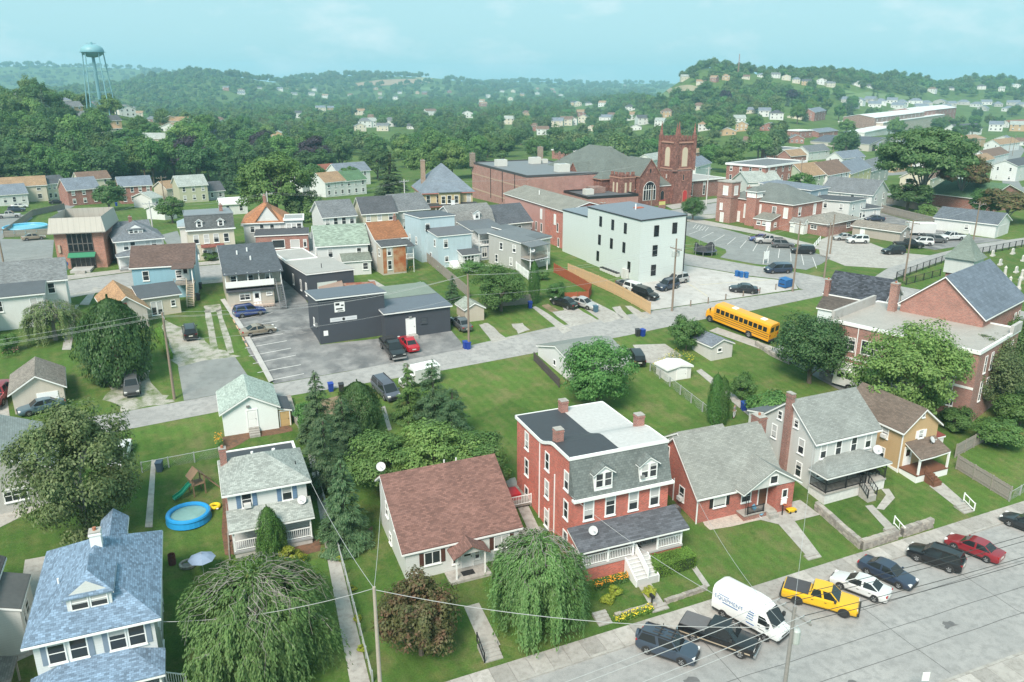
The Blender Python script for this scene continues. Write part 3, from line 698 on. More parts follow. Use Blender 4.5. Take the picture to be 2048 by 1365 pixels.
# white house cut by the left edge
DKR=shingle(rc(96,98,100));W=hx('white_house','white two storey house with dark roof cut off at the bottom left edge',-22.6,51.0,6.2,12.5,0,5.8,'gy',1.9,WS2,DKR)
W.row('R',(.35,.6,.85),3.4,.8,1.4);W.row('R',(.2,.5),.7,.8,1.4)
A=Wing(W.root,6.2,8.1,7.0,11.2,4.6,'shedR',.7,WS2,membrane(rc(120,122,122)),over=.15,wname='side_wall',rname='side_roof');A.win('R',.9,2.7,.6,1.2);A.win('R',2.0,2.9,.9,.9);A.win('R',3.3,1.0,.7,1.6)
SH=shingle(rc(128,128,124));m=MB();m.slab([(6.25,1.5,2.9),(8.0,1.5,2.4),(8.0,4.6,2.4),(6.25,4.6,2.9)],.1);m.build('side_porch_roof',SH,W.root)
for y_ in(1.7,4.4):MB().box(7.8,7.92,y_-.06,y_+.06,-1,2.36).build('post',WOODG,W.root)
# white house with blue shutters
GRN=shingle(rc(196,204,198));W=hx('shuttered_house','white house with pale grey hip roof, blue shutters and closed-in porch',.25,65.6,6.65,6.3,0,5.3,'hip',1.6,WS,GRN,over=.42)
BS2=plain('blue_shutter',rgb(118,148,180,.7),.6)
for u,ac in((1.55,True),(4.95,False)):W.win('F',u,3.55,.75,1.4,shutters=BS2,ac=ac)
W.row('R',(.3,.75),3.5,.7,1.3);W.row('R',(.5,),.9,.7,1.3)
A=Wing(W.root,-.02,6.65,6.3,9.2,4.75,'flat',0,WS,membrane(rc(86,90,96)),over=.1,para=.03,wname='rear_wall',rname='rear_roof')
W.chimney(.1,5.3,1.5,.6,.6,down=6);W.vent(6.1,2.2,.3,.05,BLACK);W.vent(2.6,4.9,.25,.12);W.vent(4.5,4.8,.2,.16)
porch(W,0,6.65,1.9,.45,3.35,2.55,2,GRN,rail=False,basem=FOUND)
wl=MB();wl.box(.1,6.55,-.35,-.3,.45,2.55);wl.build('porch_wall',WS2,W.root)
for x_ in(.55,1.2,1.85):window(W.root,Matrix.Translation((x_,-.36,1.75)),.45,.45,rails=0,fr=.05,sill=False)
for x_ in(4.7,5.35,6.0):window(W.root,Matrix.Translation((x_,-.36,1.75)),.45,.45,rails=0,fr=.05,sill=False)
railing(W.root,(.1,-1.8,.45),(2.6,-1.8,.45));railing(W.root,(4.2,-1.8,.45),(6.55,-1.8,.45))
MB().box(2.9,3.7,-1.9,-.4,-.3,.44).build('step',CONC,W.root);dish(W.root,(6.1,-.6,3.0),.4,-.3)
MB().box(-.06,-.003,.5,6.2,-1,3.1).build('brick_skirt',brick(rgb(150,80,64,.7)),W.root)
# white garage with pale green roof, tan lean-to
PGR=shingle(rc(206,224,214),stain=.15);W=hx('white_garage','white block garage with pale green gable roof and steps beside the alley',.85,84.5,5.7,6.6,0,2.75,'gy',1.55,plain('white_block',(.72,.78,.76,1),.8,var=.06),PGR,'garage',over=.3)
W.door('F',.53,.62,w=.95,h=1.95);steps(W.root,2.5,3.6,0,4,.6);W.vent(2.8,.2,.0,.02)
MB().box(2.5,2.85,-.2,0,3.0,3.2).build('flood_lamp',plain('lamp_grey',(.2,.2,.2,1),.5),W.root)
A=Wing(W.root,5.75,7.1,.3,4.0,1.9,'shedR',.35,plain('tan_board',rgb(222,192,140,.75),.8),membrane(rc(92,96,102)),over=.12,wname='lean_to_wall',rname='lean_to_roof');A.door('F',.5,.05,w=1.0,h=1.75,mat=plain('tan_door',rgb(214,184,130,.72),.8))
# house with brown dutch roof
BRR=shingle(rc(158,118,108),.34,.15,.28);W=hx('brown_roofed_house','white sided house under a long brown shingle roof with small entrance gable',13.35,56.3,10.2,8.2,1,2.9,'salt',3.9,WS,BRR,over=.35)
BRS=plain('brown_shutter',rgb(96,62,54,.7),.6);W.win('F',2.3,1.2,1.3,1.1,mull=1,rails=0,shutters=BRS);W.win('F',8.6,1.2,1.3,1.1,mull=1,rails=0,shutters=BRS)
W.row('L',(.35,.7),3.2,.7,1.2);W.row('L',(.6,),.9,.6,.9)
W.vent(6.0,7.6,.5);W.vent(7.2,7.7,.5);dish(W.root,(.15,7.9,6.4),.42,-.2)
A=Wing(W.root,3.9,6.6,-1.5,.1,2.3,'gy',.75,plain('white_gable',(.78,.79,.76,1),.6),None);A.wallobj.data.clear_geometry()
m=MB();m.poly([(3.9,-1.45,2.3),(6.6,-1.45,2.3),(5.25,-1.45,3.05)]);m.build('entrance_gable',WS,W.root)
m=MB()
for P in([(3.6,-1.75,2.2),(5.25,-1.75,3.15),(5.25,.4,3.15),(3.6,.4,2.2)],[(5.25,-1.75,3.15),(6.9,-1.75,2.2),(6.9,.4,2.2),(5.25,.4,3.15)]):m.slab(P,.12)
m.build('entrance_roof',BRR,W.root)
for x_ in(3.95,6.5):MB().box(x_-.06,x_+.06,-1.45,-1.33,-.5,2.25).build('post',WHITE,W.root)
W.door('F',.53,.05,glass=.5);MB().box(3.3,7.0,-1.7,-.05,-.9,.04).build('porch_floor',CONC,W.root);MB().box(4.6,5.7,-1.2,-.5,.042,.06).build('door_mat',BLACK,W.root)
for x_ in(4.3,6.3):W.win('F',x_,.7,.35,1.3,rails=0)
steps(W.root,4.7,6.0,-8.1,4,-.2,.35)if False else None
# the red brick double house
RBR=brick(rgb(216,92,70,.80),(.46,.34,.29,1));SLATE=shingle(rc(138,148,146),.3,.22,.18)
W=hx('red_brick_double_house','tall red brick double house with mansard front, black and white roof halves',27.5,53.6,9.3,12.8,0,9.9,'open',0,RBR,None)
root=W.root
zt=9.95;prof=lambda y:zt-.0*y-(.0 if y<4 else.9*smooth(y,4,7))
def sheet(x0,x1,mat,nm,ys_):
 m=MB()
 for a,b in zip(ys_[:-1],ys_[1:]):m.slab([(x0,a,float(prof(a))),(x1,a,float(prof(a))),(x1,b,float(prof(b))),(x0,b,float(prof(b)))],.12)
 return m.build(nm,mat,root)
W.wallobj.data.clear_geometry();m=MB();ys_=[.9,4,4.6,5.2,5.8,6.4,7,10,12.95]
side=[(0,-3),(12.8,-3),(12.8,float(prof(12.8))-.1)]+[(y,float(prof(y))-.1)for y in ys_[-2::-1]]+[(0,6.5)]
m.poly([(9.3,y,z)for y,z in side]);m.poly([(0,y,z)for y,z in side[::-1]]);m.poly([(0,0,-3),(9.3,0,-3),(9.3,0,6.5),(0,0,6.5)]);m.poly([(9.3,12.8,-3),(0,12.8,-3),(0,12.8,float(prof(12.8))-.1),(9.3,12.8,float(prof(12.8))-.1)])
m.build('brick_wall',RBR,root)
bpy.data.objects.remove(W.wallobj)
sheet(-.12,4.7,membrane(rc(82,86,92),2.4,.18),'black_roof',ys_);sheet(4.72,9.45,membrane(rc(238,238,236),3.2,.1),'white_roof',ys_)
for x_ in(.95,):pass
m=MB()
for xx in(-.2,9.43):
 for a,b in zip(ys_[:-1],ys_[1:]):m.slab([(xx,a,float(prof(a))+.05),(xx+.1,a,float(prof(a))+.05),(xx+.1,b,float(prof(b))+.05),(xx,b,float(prof(b))+.05)],.3)
m.box(-.2,9.53,12.85,12.97,float(prof(12.9))-.25,float(prof(12.9))+.05);m.build('roof_trim',WHITE,root)
man=MB();man.poly([(-.15,-.25,6.55),(9.45,-.25,6.55),(9.45,.85,9.9),(-.15,.85,9.9)]);man.poly([(9.45,-.25,6.55),(9.45,.9,6.55),(9.45,.85,9.9)]);man.poly([(-.15,.9,6.55),(-.15,-.25,6.55),(-.15,.85,9.9)]);man.build('mansard_roof',SLATE,root)
tr=MB();tr.box(-.3,9.6,-.5,.0,6.35,6.56);tr.box(-.25,9.55,.72,.98,9.78,10.0);tr.build('cornice',WHITE,root)
for x_ in(2.65,7.1):W.dormer(x_,1.75,1.35,y=-.12,n=2,depth=1.6,rise=.62,ww=.62,wh=1.25,z=6.95,roofm=SLATE,wallm=WHITE)
MB().box(7.0-.75,7.35-.75,-.35,-.12,7.35,7.62).build('air_conditioner',ALU,root)
for u in(1.35,3.45,5.75,7.9):W.win('F',u,4.35,.8,1.75,fr=.12)
for zz in(.9,3.9,6.7):
 for u in(1.6,5.6,10.3):W.win('L',u if zz>1 else u,zz,.7,1.55,fr=.12)
 for u in(3.0,9.0):W.win('R',u,zz,.7,1.55,fr=.12)
for u,z0,z1 in((3.9,-.3,7.0),(7.2,-.3,8.6),(5.0,-.3,3.0)):MB().box(-.1,-.02,u-.05,u+.05,z0,z1).build('downpipe',WHITE,root)
for x_,y_ in((.55,4.6),(4.7,12.2),(9.0,5.0)):W.chimney(x_,y_,1.15,.75,.75,brick(rgb(176,98,84,.75)),z=float(prof(y_)),flue=False)
PSH=shingle(rc(112,116,124),.5,.2,.3);porch(W,-.3,9.7,2.2,1.2,3.75,2.95,5,PSH,gaps=(2,),floorm=plain('porch_board',(.42,.41,.4,1),.7),basem=RBR,over=.35)
W.door('F',.38,1.2,glass=.6);W.door('F',.55,1.2,glass=0);W.row('F',(.14,),1.6,.85,1.5);W.row('F',(.8,),1.6,.85,1.5)
for x_,nm in((5.0,1),):MB().box(4.9,6.0,-1.4,-.7,1.203,1.22).build('door_mat',BLACK,root)
for k in range(6):
 z1=1.15-.19*k;m=MB();m.box(3.95,6.05,-2.55-.33*k,-2.21-.33*k,-.9,z1);m.build('step',plain('step_grey',(.5,.5,.49,1),.7),root);MB().box(3.95,6.05,-2.56-.33*k,-2.5-.33*k,z1+.002,z1+.02).build('step_nosing',WHITE,root)
for x_ in(3.9,6.1):MB().prism([(x_-.05,-2.2,-.9),(x_-.05,-4.2,-.9),(x_-.05,-4.2,.1),(x_-.05,-2.2,1.25)],(.1,0,0)).build('stair_side',WHITE,root)
railing(root,(5.0,-2.2,1.2),(5.0,-4.2,.1),.9);MB().prism([(4.97,-2.15,1.3),(4.97,-4.2,.2),(4.97,-4.2,1.0),(4.97,-2.15,2.1)],(.06,0,0)).build('stair_rail_panel',WHITE2,root)
railing(root,(5.0,-.3,1.2),(5.0,-2.1,1.2),.95);dish(root,(1.2,-1.2,3.35),.4,-.2)
for x_ in(6.4,7.6):
 c=MB();c.box(x_-.25,x_+.25,-1.0,-.5,1.55,1.62);c.box(x_-.25,x_+.25,-.5,-.45,1.62,2.1)
 for a in(-.22,.22):
  for b in(-.97,-.5):c.box(x_+a-.02,x_+a+.02,b-.02,b+.02,1.2,1.56)
 o=c.build('porch_chair',plain('chair_dark',(.06,.05,.05,1),.6));o.matrix_world=Matrix.Translation(root.location);tag(o,('dark' if x_<7 else 'second dark')+' metal chair on the brick double house porch'+(' beside the door mat' if x_<7 else ' nearest the right end'),'chair')
MB().box(-2.6,0,9.0,12.6,1.35,1.5).build('deck_floor',WOODG,root);railing(root,(-2.6,9.0,1.5),(-2.6,12.6,1.5));railing(root,(-2.6,9.0,1.5),(-.1,9.0,1.5))
MB().box(-2.0,-.7,10.0,11.6,1.5,2.1).build('red_cover',plain('red_tarp',(.5,.02,.03,1),.5),root)
for x_,y_ in((-2.5,9.1),(-2.5,12.5),(-.1,9.1)):MB().box(x_-.07,x_+.07,y_-.07,y_+.07,-1,1.35).build('deck_post',WOODG,root)
# brick bungalow with cross gable
RB2=brick(rgb(192,88,68,.78),(.42,.31,.27,1));GR2=shingle(rc(176,180,174),.4,.16,.14);W=hx('brick_bungalow','low brick house with broad grey roof and projecting porch gable',41.3,55.2,9.7,8.6,0,2.95,'gx',4.15,RB2,GR2,over=.3)
root=W.root;BKS=plain('black_shutter',(.02,.02,.02,1),.5);W.win('F',2.5,1.35,1.3,.95,rails=0,mull=0,shutters=BKS);W.win('L',2.6,1.2,.75,1.35,ac=True);W.win('L',5.6,4.3,.8,1.35,glass=GLASS);W.win('L',6.9,1.2,.7,1.1)
m=MB();m.poly([(4.5,-1.2,3.0),(10.6,-1.2,3.0),(7.55,-1.2,4.75)]);m.build('porch_gable',WS2,root);window(root,Matrix.Translation((7.7,-1.2,3.35)),.8,.75,rails=0)
m=MB();f=MB()
for P in([(4.1,-1.5,2.85),(7.55,-1.5,4.9),(7.55,3.3,4.9),(4.1,-.02,2.85)],[(7.55,-1.5,4.9),(11.0,-1.5,2.85),(11.0,.6,2.85),(9.9,1.5,3.5),(7.55,3.3,4.9)]):m.slab([(a,b,c+.16)for a,b,c in P],.1);f.slab([(a,b,c+.055)for a,b,c in P],.14)
r_=m.build('porch_roof',GR2,root);f.build('fascia',WHITE,r_)
MB().box(8.3,10.4,-1.1,.0,-2,2.95).build('brick_bay',RB2,root);window(root,Matrix.Translation((9.3,-1.1,1.5)),.5,.75,rails=0)
MB().box(4.6,8.28,-1.2,-.02,-1.5,.35).build('porch_floor',brick(rgb(170,90,70,.7)),root);MB().box(4.55,8.28,-1.25,-.02,.352,.42).build('porch_slab',CONC,root)
for x_ in(4.75,5.0):MB().box(x_-.02,x_+.02,-1.15,-1.11,.42,2.95).build('iron_post',BLACK,root)
railing(root,(5.0,-1.12,.42),(6.9,-1.12,.42),.8,BLACK,.14);W.door('F',.78,.42,mat=plain('brown_door',(.1,.05,.03,1),.5));steps(root,7.2,8.2,-1.25,2,.4)
W.win('F',5.6,1.2,1.0,1.2)
A=Wing(root,5.0,10.5,8.6,13.4,2.4,'gx',1.5,WS2,GR2,wname='rear_wall',rname='rear_roof',over=.2);W.chimney(10.25,4.7,1.0,.95,1.3,down=8,z=6.6)
Wing(root,2.6,5.0,8.7,12.0,2.6,'flat',0,WS2,membrane(rc(120,122,124)),wname='link_wall',rname='link_roof',over=.05,para=.05)
MB().box(-1.3,-.45,1.9,2.75,-.2,.8).build('heat_pump',plain('hvac_dark',(.1,.1,.1,1),.6),root);MB().cyl((-.87,2.3,.805),(-.87,2.3,.83),.34,.34,16).build('fan_grille',ALU,root);MB().box(-.1,-.02,3.9,4.0,0,2.9).build('downpipe',WHITE,root);MB().box(-.1,.0,-.1,.0,-.6,2.8).build('downpipe',WHITE,root)
m=MB()
for P in([(2.2,13.0,3.2),(3.7,14.5,2.6),(3.2,16,2.6),(1.2,15.2,2.7)],):m.slab(P,.05)
# white house with tall brick chimney
GR3=shingle(rc(172,178,174),.4,.16,.14);W=hx('white_gabled_house','white sided house with grey gable roof and tall outside brick chimney',55.6,55.9,8.4,7.6,2,5.6,'gx',3.0,WS2,GR3,over=.3)
root=W.root;W.row('F',(.13,.37,.62,.86),3.6,.68,1.5);W.win('L',1.9,3.5,.7,1.5);W.win('L',1.9,.9,.7,1.5);W.win('L',5.9,3.6,.65,1.4);W.win('L',6.3,.9,.65,1.3);W.win('L',5.3,6.0,.5,.8);W.win('L',2.9,6.0,.5,.8)
ch=MB();ch.box(-.42,.02,3.5,4.3,-2,9.4);ch.box(-.48,.08,3.44,4.36,9.0,9.25);ch.build('chimney',brick(rgb(160,96,84,.72)),root);MB().box(-.46,.06,3.46,4.34,9.402,9.5).build('chimney_cap',CONC,root)
W.row('R',(.3,.7),3.5,.7,1.4);porch(W,-.4,7.9,2.3,.95,3.5,2.8,4,GR3,hip=True,postm=BLACK,rail=True,railm=BLACK,gaps=(2,),floorm=CONC,basem=plain('whitewashed_stone',(.62,.62,.6,1),.9,var=.25),postw=.08)
W.row('F',(.1,),1.5,.6,1.3);W.row('F',(.27,),1.9,.5,.6);W.door('F',.42,.97,glass=.6);W.row('F',(.68,),1.4,.7,1.4);dish(root,(8.3,-.4,2.7),.5,-.4)
steps(root,4.2,5.3,-2.35,4,.93);railing(root,(4.15,-2.35,.95),(4.15,-3.5,.1),.85,BLACK,.3);railing(root,(5.35,-2.35,.95),(5.35,-3.5,.1),.85,BLACK,.3)
A=Wing(root,.9,5.5,7.6,11.0,4.6,'shedB',.9,WS2,membrane(rc(128,134,140)),wname='rear_wall',rname='rear_roof',over=.15)
Wing(root,5.6,8.6,7.7,10.6,2.6,'flat',0,WS2,membrane(rc(80,84,92)),wname='rear_low_wall',rname='rear_low_roof',over=.1,para=.06)
# tan house
TANW=siding(wc(218,186,142));BRG=shingle(rc(140,124,112),.4,.16,.2);W=hx('tan_house','narrow tan sided house with brown gable roof and small wooden front porch',67.3,55.8,5.2,8.0,2,4.9,'gy',2.0,TANW,BRG,over=.35)
root=W.root;W.win('F',2.7,3.6,.6,.8,rails=1,shutters=WHITE);W.win('L',2.2,3.2,.7,1.2,ac=True);W.win('L',2.3,.8,.7,1.1);W.win('F',2.6,6.0,.3,.35,rails=0);MB().box(-.08,.02,-.08,.02,-.6,4.7).build('downpipe',WHITE,root)
m=MB();f=MB()
for P in([(.2,-2.4,2.4),(2.2,-2.4,2.4),(4.9,-2.2,2.4),(4.9,-.01,3.3),(.5,-.01,3.3)],):m.slab([(a,b,c+.14)for a,b,c in P],.08);f.slab([(a,b,c+.056)for a,b,c in P],.14)
f.build('fascia',WHITE,m.build('porch_roof',BRG,root));MB().box(.1,4.9,-2.3,-.02,.5,.62).build('porch_floor',WOODB,root);MB().box(.15,4.85,-2.25,-.03,-1.5,.5).build('porch_base',WHITE,root)
for x_ in(.4,4.7):MB().box(x_-.09,x_+.09,-2.25,-2.07,.62,2.38).build('post',WHITE,root)
for k in range(4):MB().box(1.3,2.5,-2.6-.3*k,-2.31-.3*k,-.9,.5-.15*k).build('step',WOODB,root)
railing(root,(1.25,-2.35,.6),(1.25,-3.5,0),.85,WOODB,.6);W.door('F',.22,.63,glass=.4);dish(root,(3.4,-.9,3.0),.35,.2);W.win('F',3.6,1.3,.8,1.2)
A=Wing(root,5.3,8.6,1.5,5.2,2.0,'shedF',.25,plain('shed_white',(.7,.71,.69,1),.7),plain('red_roll_roof',rgb(160,84,74,.6),.9,var=.2),wname='side_shed_wall',rname='side_shed_roof',over=.1)
MB().box(-.06,-.003,-.1,8,-1.2,.35).build('foundation',WHITE,root)
# buildings between the alley and the main street
def stairs(root,x,y0,z0,y1,z1,w=1.0,n=12,mat=None,axis='y'):
 """open timber flight between two heights; each tread is a part"""
 mat=mat or WOODG
 for k in range(n):
  t=(k+.5)/n;y=y0+(y1-y0)*t;z=z0+(z1-z0)*t
  (MB().box(x,x+w,y-.15,y+.15,z-.03,z+.02)if axis=='y' else MB().box(y-.15,y+.15,x,x+w,z-.03,z+.02)).build('tread',mat,root)
 for xx in(x,x+w):
  a,b=((xx,y0,z0),(xx,y1,z1))if axis=='y' else((y0,xx,z0),(y1,xx,z1))
  m=MB();m.beam(a,b,.06,.25);m.beam(Vector(a)+Vector((0,0,.95)),Vector(b)+Vector((0,0,.95)),.06,.08)
  for t in(0,.25,.5,.75,1):p=Vector(a).lerp(Vector(b),t);m.box(p.x-.03,p.x+.03,p.y-.03,p.y+.03,p.z,p.z+.95)
  m.build('handrail',mat,root)
def ac_unit(x,y,z,s,root,nm='roof_unit',mat=None):
 o=MB().box(x,x+s,y,y+s*.8,z,z+s*.6).build(nm,mat or plain('hvac_cream',(.55,.56,.52,1),.6),root)
 MB().cyl((x+s/2,y+s*.4,z+s*.6+.002),(x+s/2,y+s*.4,z+s*.6+.06),s*.28,s*.28,12).build('fan',STEEL,o)
GS1=shingle(rc(150,156,158));W=house('white_house','white house with two grey roofs at the left edge above the alley',(-45,575),(122,572),5.6,7.5,5.4,'gx',2.2,WS,GS1,ins=0)if False else hx('white_house','white house with long grey roof and lower front wing at left edge',-33.0,128.5,15.2,7.0,5,5.4,'gx',2.3,WS,GS1)
W.win('F',13.3,3.4,.8,1.4);W.row('R',(.5,),3.2,.8,1.3);W.chimney(3.0,3.5)
A=Wing(W.root,2.0,12.4,-5.0,0,4.6,'shedF',.7,WS,membrane(rc(112,118,124)),wname='wing_wall',rname='wing_roof');A.win('F',9.2,2.6,.8,1.4);A.win('F',8.2,.6,.8,.6,rails=0,mull=1);A.win('F',5.0,2.6,.8,1.4);A.win('F',2.5,2.6,.8,1.4)
porch(A,1.0,6.4,2.6,.3,2.9,2.4,3,membrane(rc(150,156,160)),rail=False,y0=-5.0)
TNR=shingle(rc(214,170,128));W=house('tan_roofed_house','small beige house with tan hipped shingle roof behind the dark round tree',(216,623),(293,612),3.0,10.5,2.9,'gy',1.9,siding(wc(206,200,192)),TNR)
W.win('F',2.1,3.0,.5,.8,mat=plain('red_trim',(.35,.06,.05,1),.6));W.win('F',1.6,.9,.8,1.3)
A=Wing(W.root,W.w+.02,W.w+5.3,4.5,9.0,3.1,'shedF',.7,siding(wc(222,214,194)),membrane(rc(108,114,120)),wname='wing_wall',rname='wing_roof');window(W.root,A.mtx('F',1.6,.4),.6,1.9,rails=0);window(W.root,A.mtx('F',2.4,.4),.6,1.9,rails=0);A.win('F',4.3,1.4,.5,.8)
BBR=shingle(rc(128,106,98));W=house('blue_house','light blue house with brown roof, upstairs deck and long outside stair',(262,533),(387,526),5.4,8.5,5.3,'gx',2.4,siding(wc(160,204,222)),BBR,over=.3)
W.win('F',1.9,3.1,.8,1.4);W.win('F',6.7,3.0,.8,1.3);root=W.root;d0=W.w
MB().box(d0*.68,d0,-2.6,-.02,2.55,2.7).build('deck_floor',WOODG,root);railing(root,(d0*.68,-2.6,2.7),(d0*.86,-2.6,2.7),.9,WOODG);stairs(root,d0*.88,-2.5,2.6,-6.3,0,1.0,13,plain('stair_tan',(.5,.42,.32,1),.8))
for x_ in(d0*.7,d0*.98):MB().box(x_-.08,x_+.08,-2.5,-2.35,-1,2.55).build('deck_post',WOODG,root)
MB().slab([(d0*.66,-2.9,5.25),(d0+.2,-2.9,5.25),(d0+.2,.1,5.6),(d0*.66,.1,5.6)],.12).build('deck_roof',BBR,root);MB().box(d0*.98-.08,d0*.98+.08,-2.6,-2.45,2.7,5.1).build('post',WHITE,root)
W.door('F',.85,2.7,glass=.6);W.win('F',d0*.74,3.2,.7,.7)
GRD=shingle(rc(104,112,120));W=house('balcony_house','grey house with dark roof, white upper balcony and metal side stair',(448,540),(558,531),5.6,9.5,5.5,'shedF',1.9,siding(wc(206,200,186)),GRD,over=.3)
root=W.root;d0=W.w;W.vent(d0*.3,5.5,.6,.12);W.vent(d0*.52,3.0,.6,.12);W.vent(d0*.5,6.5,.6,.12)
MB().slab([(-.1,-2.0,2.55),(d0*.86,-2.0,2.55),(d0*.86,-.02,3.0),(-.1,-.02,3.0)],.12).build('lower_roof',shingle(rc(84,88,96)),root);F2=Wing(root,.1,d0*.84,-1.6,0,2.5,'open',0,siding(wc(206,202,190)),None,wname='front_wall')
F2.win('F',2.4,1.1,1.4,.9,mull=1);F2.door('F',.62,.1,glass=.5);F2.win('F',6.0,1.6,.7,.3,rails=0)
MB().box(-.1,d0,-1.7,-.02,3.02,3.12).build('balcony_floor',WOODG,root);MB().box(-.1,d0*.86,-1.75,-1.68,3.12,4.05).build('balcony_panel',WHITE,root)
for k in range(6):x_=-.05+d0*k/5;MB().box(x_-.06,x_+.06,-1.7,-1.58,3.12,5.35).build('post',WHITE,root)
MB().slab([(-.35,-2.1,5.2),(d0+.35,-2.1,5.2),(d0+.35,.0,5.72),(-.35,.0,5.72)],.1).build('balcony_roof',GRD,root)
W.win('F',1.3,3.5,.9,1.0);W.win('F',3.6,3.5,.9,1.0);W.win('F',6.4,3.5,.9,1.0);stairs(root,d0*.89,-1.6,3.05,-5.2,0,.9,14,plain('iron_grey',(.16,.17,.18,1),.6))
m=MB()
for x_ in np.arange(.4,6.5,.45):m.box(x_-.03,x_+.03,-3.1,-3.04,0,.9)
m.box(.3,6.6,-3.12,-3.02,.88,.95);m.box(.3,6.6,-3.12,-3.02,.4,.46);m.box(.3,6.6,-3.0,-1.7,.1,.22);m.build('ramp',plain('ramp_wood',(.52,.42,.36,1),.8),root)
RBN=shingle(rc(150,104,96));B_=Wing(root,.4,d0*.92,9.52,17,5.2,'gx',1.6,WS2,RBN,wname='front_house_wall',rname='front_house_roof');B_.vent(d0*.5,11.5,.6,.15);B_.row('R',(.3,.7),3,.8,1.3)
OBR=brick(rgb(190,112,84,.72));W=house('brick_office','orange brick office block with deep pale roof fascia and tall glass front',(119,539),(216,534),0,11.5,7.2,'open',0,OBR,None,'office')
root=W.root;d0=W.w;FAS=siding(wc(206,202,192),.9,True)
m=MB()
for P in([(-.7,-.9,6.6),(d0+.7,-.9,6.6),(d0+.2,-.3,9.2),(-.2,-.3,9.2)],[(d0+.7,-.9,6.6),(d0+.7,12,6.6),(d0+.2,11.6,9.2),(d0+.2,-.3,9.2)],[(-.7,12,6.6),(-.7,-.9,6.6),(-.2,-.3,9.2),(-.2,11.6,9.2)],[(d0+.7,12,6.6),(-.7,12,6.6),(-.2,11.6,9.2),(d0+.2,11.6,9.2)]):m.poly(P);m.poly([Vector(p)+Vector((0,0,-.01))for p in P[::-1]])
m.build('fascia_band',FAS,root);MB().box(-.65,d0+.65,-.85,11.95,6.45,6.59).build('soffit',CONC,root)
MB().box(0,d0,0,11.5,7.25,7.4).build('roof',membrane(rc(190,192,190)),root)
mf=MB();mf.box(2.0,d0-1.8,-.06,0,-.2,6.4);mf.build('glass_front_back',plain('dark_bronze',(.03,.03,.035,1),.4),root)
for i in range(5):
 for j,(z0,z1)in enumerate(((0.2,1.9),(3.1,4.4),(4.55,6.3))):
  wq=(d0-3.9)/5;window(root,Matrix.Translation((2.05+wq*(i+.5),-.06,z0)),wq-.12,z1-z0,rails=0,fr=.05,mat=plain('bronze_frame',(.16,.15,.14,1),.5),glass=DGLASS,sill=False)
MB().slab([(1.9,-1.3,2.35),(d0-1.6,-1.3,2.35),(d0-1.6,-.05,2.9),(1.9,-.05,2.9)],.15).build('awning',plain('green_awning',(.04,.22,.12,1),.6),root)
MB().box(2.5,d0-2.2,-3.6,-.1,-.5,.35).build('entrance_terrace',CONCW,root);steps(root,3.4,5.0,-3.6,3,.34)
MB().box(.4,.8,-.25,-.02,3.0,4.4).build('wall_lamp',plain('lamp_tan',(.4,.33,.25,1),.6),root)
sg=MB();sg.cyl((1.0,-.015,1.0),(1.0,-.05,1.0),.55,.55,20);s_=sg.build('blue_sign',plain('sign_blue',(.03,.06,.3,1),.5),root);MB().box(.65,1.35,-.06,-.051,.75,.85).build('sign_line',WHITE,s_);MB().box(.75,1.25,-.06,-.051,1.05,1.12).build('sign_line',WHITE,s_)
GRH=shingle(rc(140,148,156));W=house('hip_roofed_house','white house with grey hip roof and triple-window dormer right of office',(231,478),(322,470),5.5,9.0,5.3,'hip',2.3,WS,GRH,over=.5)
W.row('F',(.2,.35),3.4,.75,1.3);W.row('F',(.68,.82),3.4,.75,1.3);W.dormer(W.w*.47,2.4,.75,y=1.0,n=3,depth=2.4,rise=.7,ww=.55,wh=.7,hip=True);porch(W,-.2,W.w+.2,2.2,.5,3.2,2.7,4,GRH,hip=True,rail=False)
A=Wing(W.root,-.6,W.w*.9,9.1,17.5,4.6,'gx',1.8,WS,GRH,wname='rear_wall',rname='rear_roof');A.chimney(W.w*.5,12.5)
MSL=shingle(rc(120,126,128));W=house('mansard_house','cream row house with dark mansard roof and two arched dormers',(374,460),(467,454),5.9,10.5,5.8,'open',0,CREAM,None);d0=W.w;root=W.root
m=MB();m.poly([(-.2,-.3,5.8),(d0+.2,-.3,5.8),(d0+.2,.7,8.4),(-.2,.7,8.4)]);m.poly([(d0+.2,-.3,5.8),(d0+.2,10.5,5.8),(d0+.2,10.5,8.4),(d0+.2,.7,8.4)]);m.poly([(-.2,10.5,5.8),(-.2,-.3,5.8),(-.2,.7,8.4),(-.2,10.5,8.4)]);m.build('mansard_roof',MSL,root)
MB().slab([(-.3,.6,8.5),(d0+.3,.6,8.5),(d0+.3,10.6,8.1),(-.3,10.6,8.1)],.15).build('roof',membrane(rc(168,176,182)),root);MB().box(-.3,d0+.3,-.5,0,5.65,5.85).build('cornice',WHITE,root)
for x_ in(d0*.27,d0*.73):W.dormer(x_,1.1,1.1,y=-.1,n=1,depth=1.4,rise=.4,ww=.6,wh=1.0,z=6.0,roofm=MSL)
W.row('F',(.17,.39,.6,.82),3.3,.8,1.5);W.row('F',(.33,.42),.8,.75,1.1);W.door('F',.12,.2);W.door('F',.62,.2)
MB().slab([(d0*.25,-1.4,2.7),(d0*.75,-1.4,2.7),(d0*.75,-.02,3.0),(d0*.25,-.02,3.0)],.12).build('porch_roof',shingle(rc(160,96,84)),root);W.chimney(d0*.8,5,z=8.3)
A=Wing(root,-1.2,d0*.6,10.6,17,5.0,'hip',1.5,WS,plain('pale_metal_roof',rgb(188,206,214,.55),.5,var=.1),wname='rear_wall',rname='rear_roof')
ORR=shingle(rc(208,148,108));W=house('orange_roofed_house','white house with orange hip roof and pointed front gable',(486,443),(572,440),5.4,10.0,5.3,'hip',3.0,WS,ORR,over=.4);d0=W.w;root=W.root
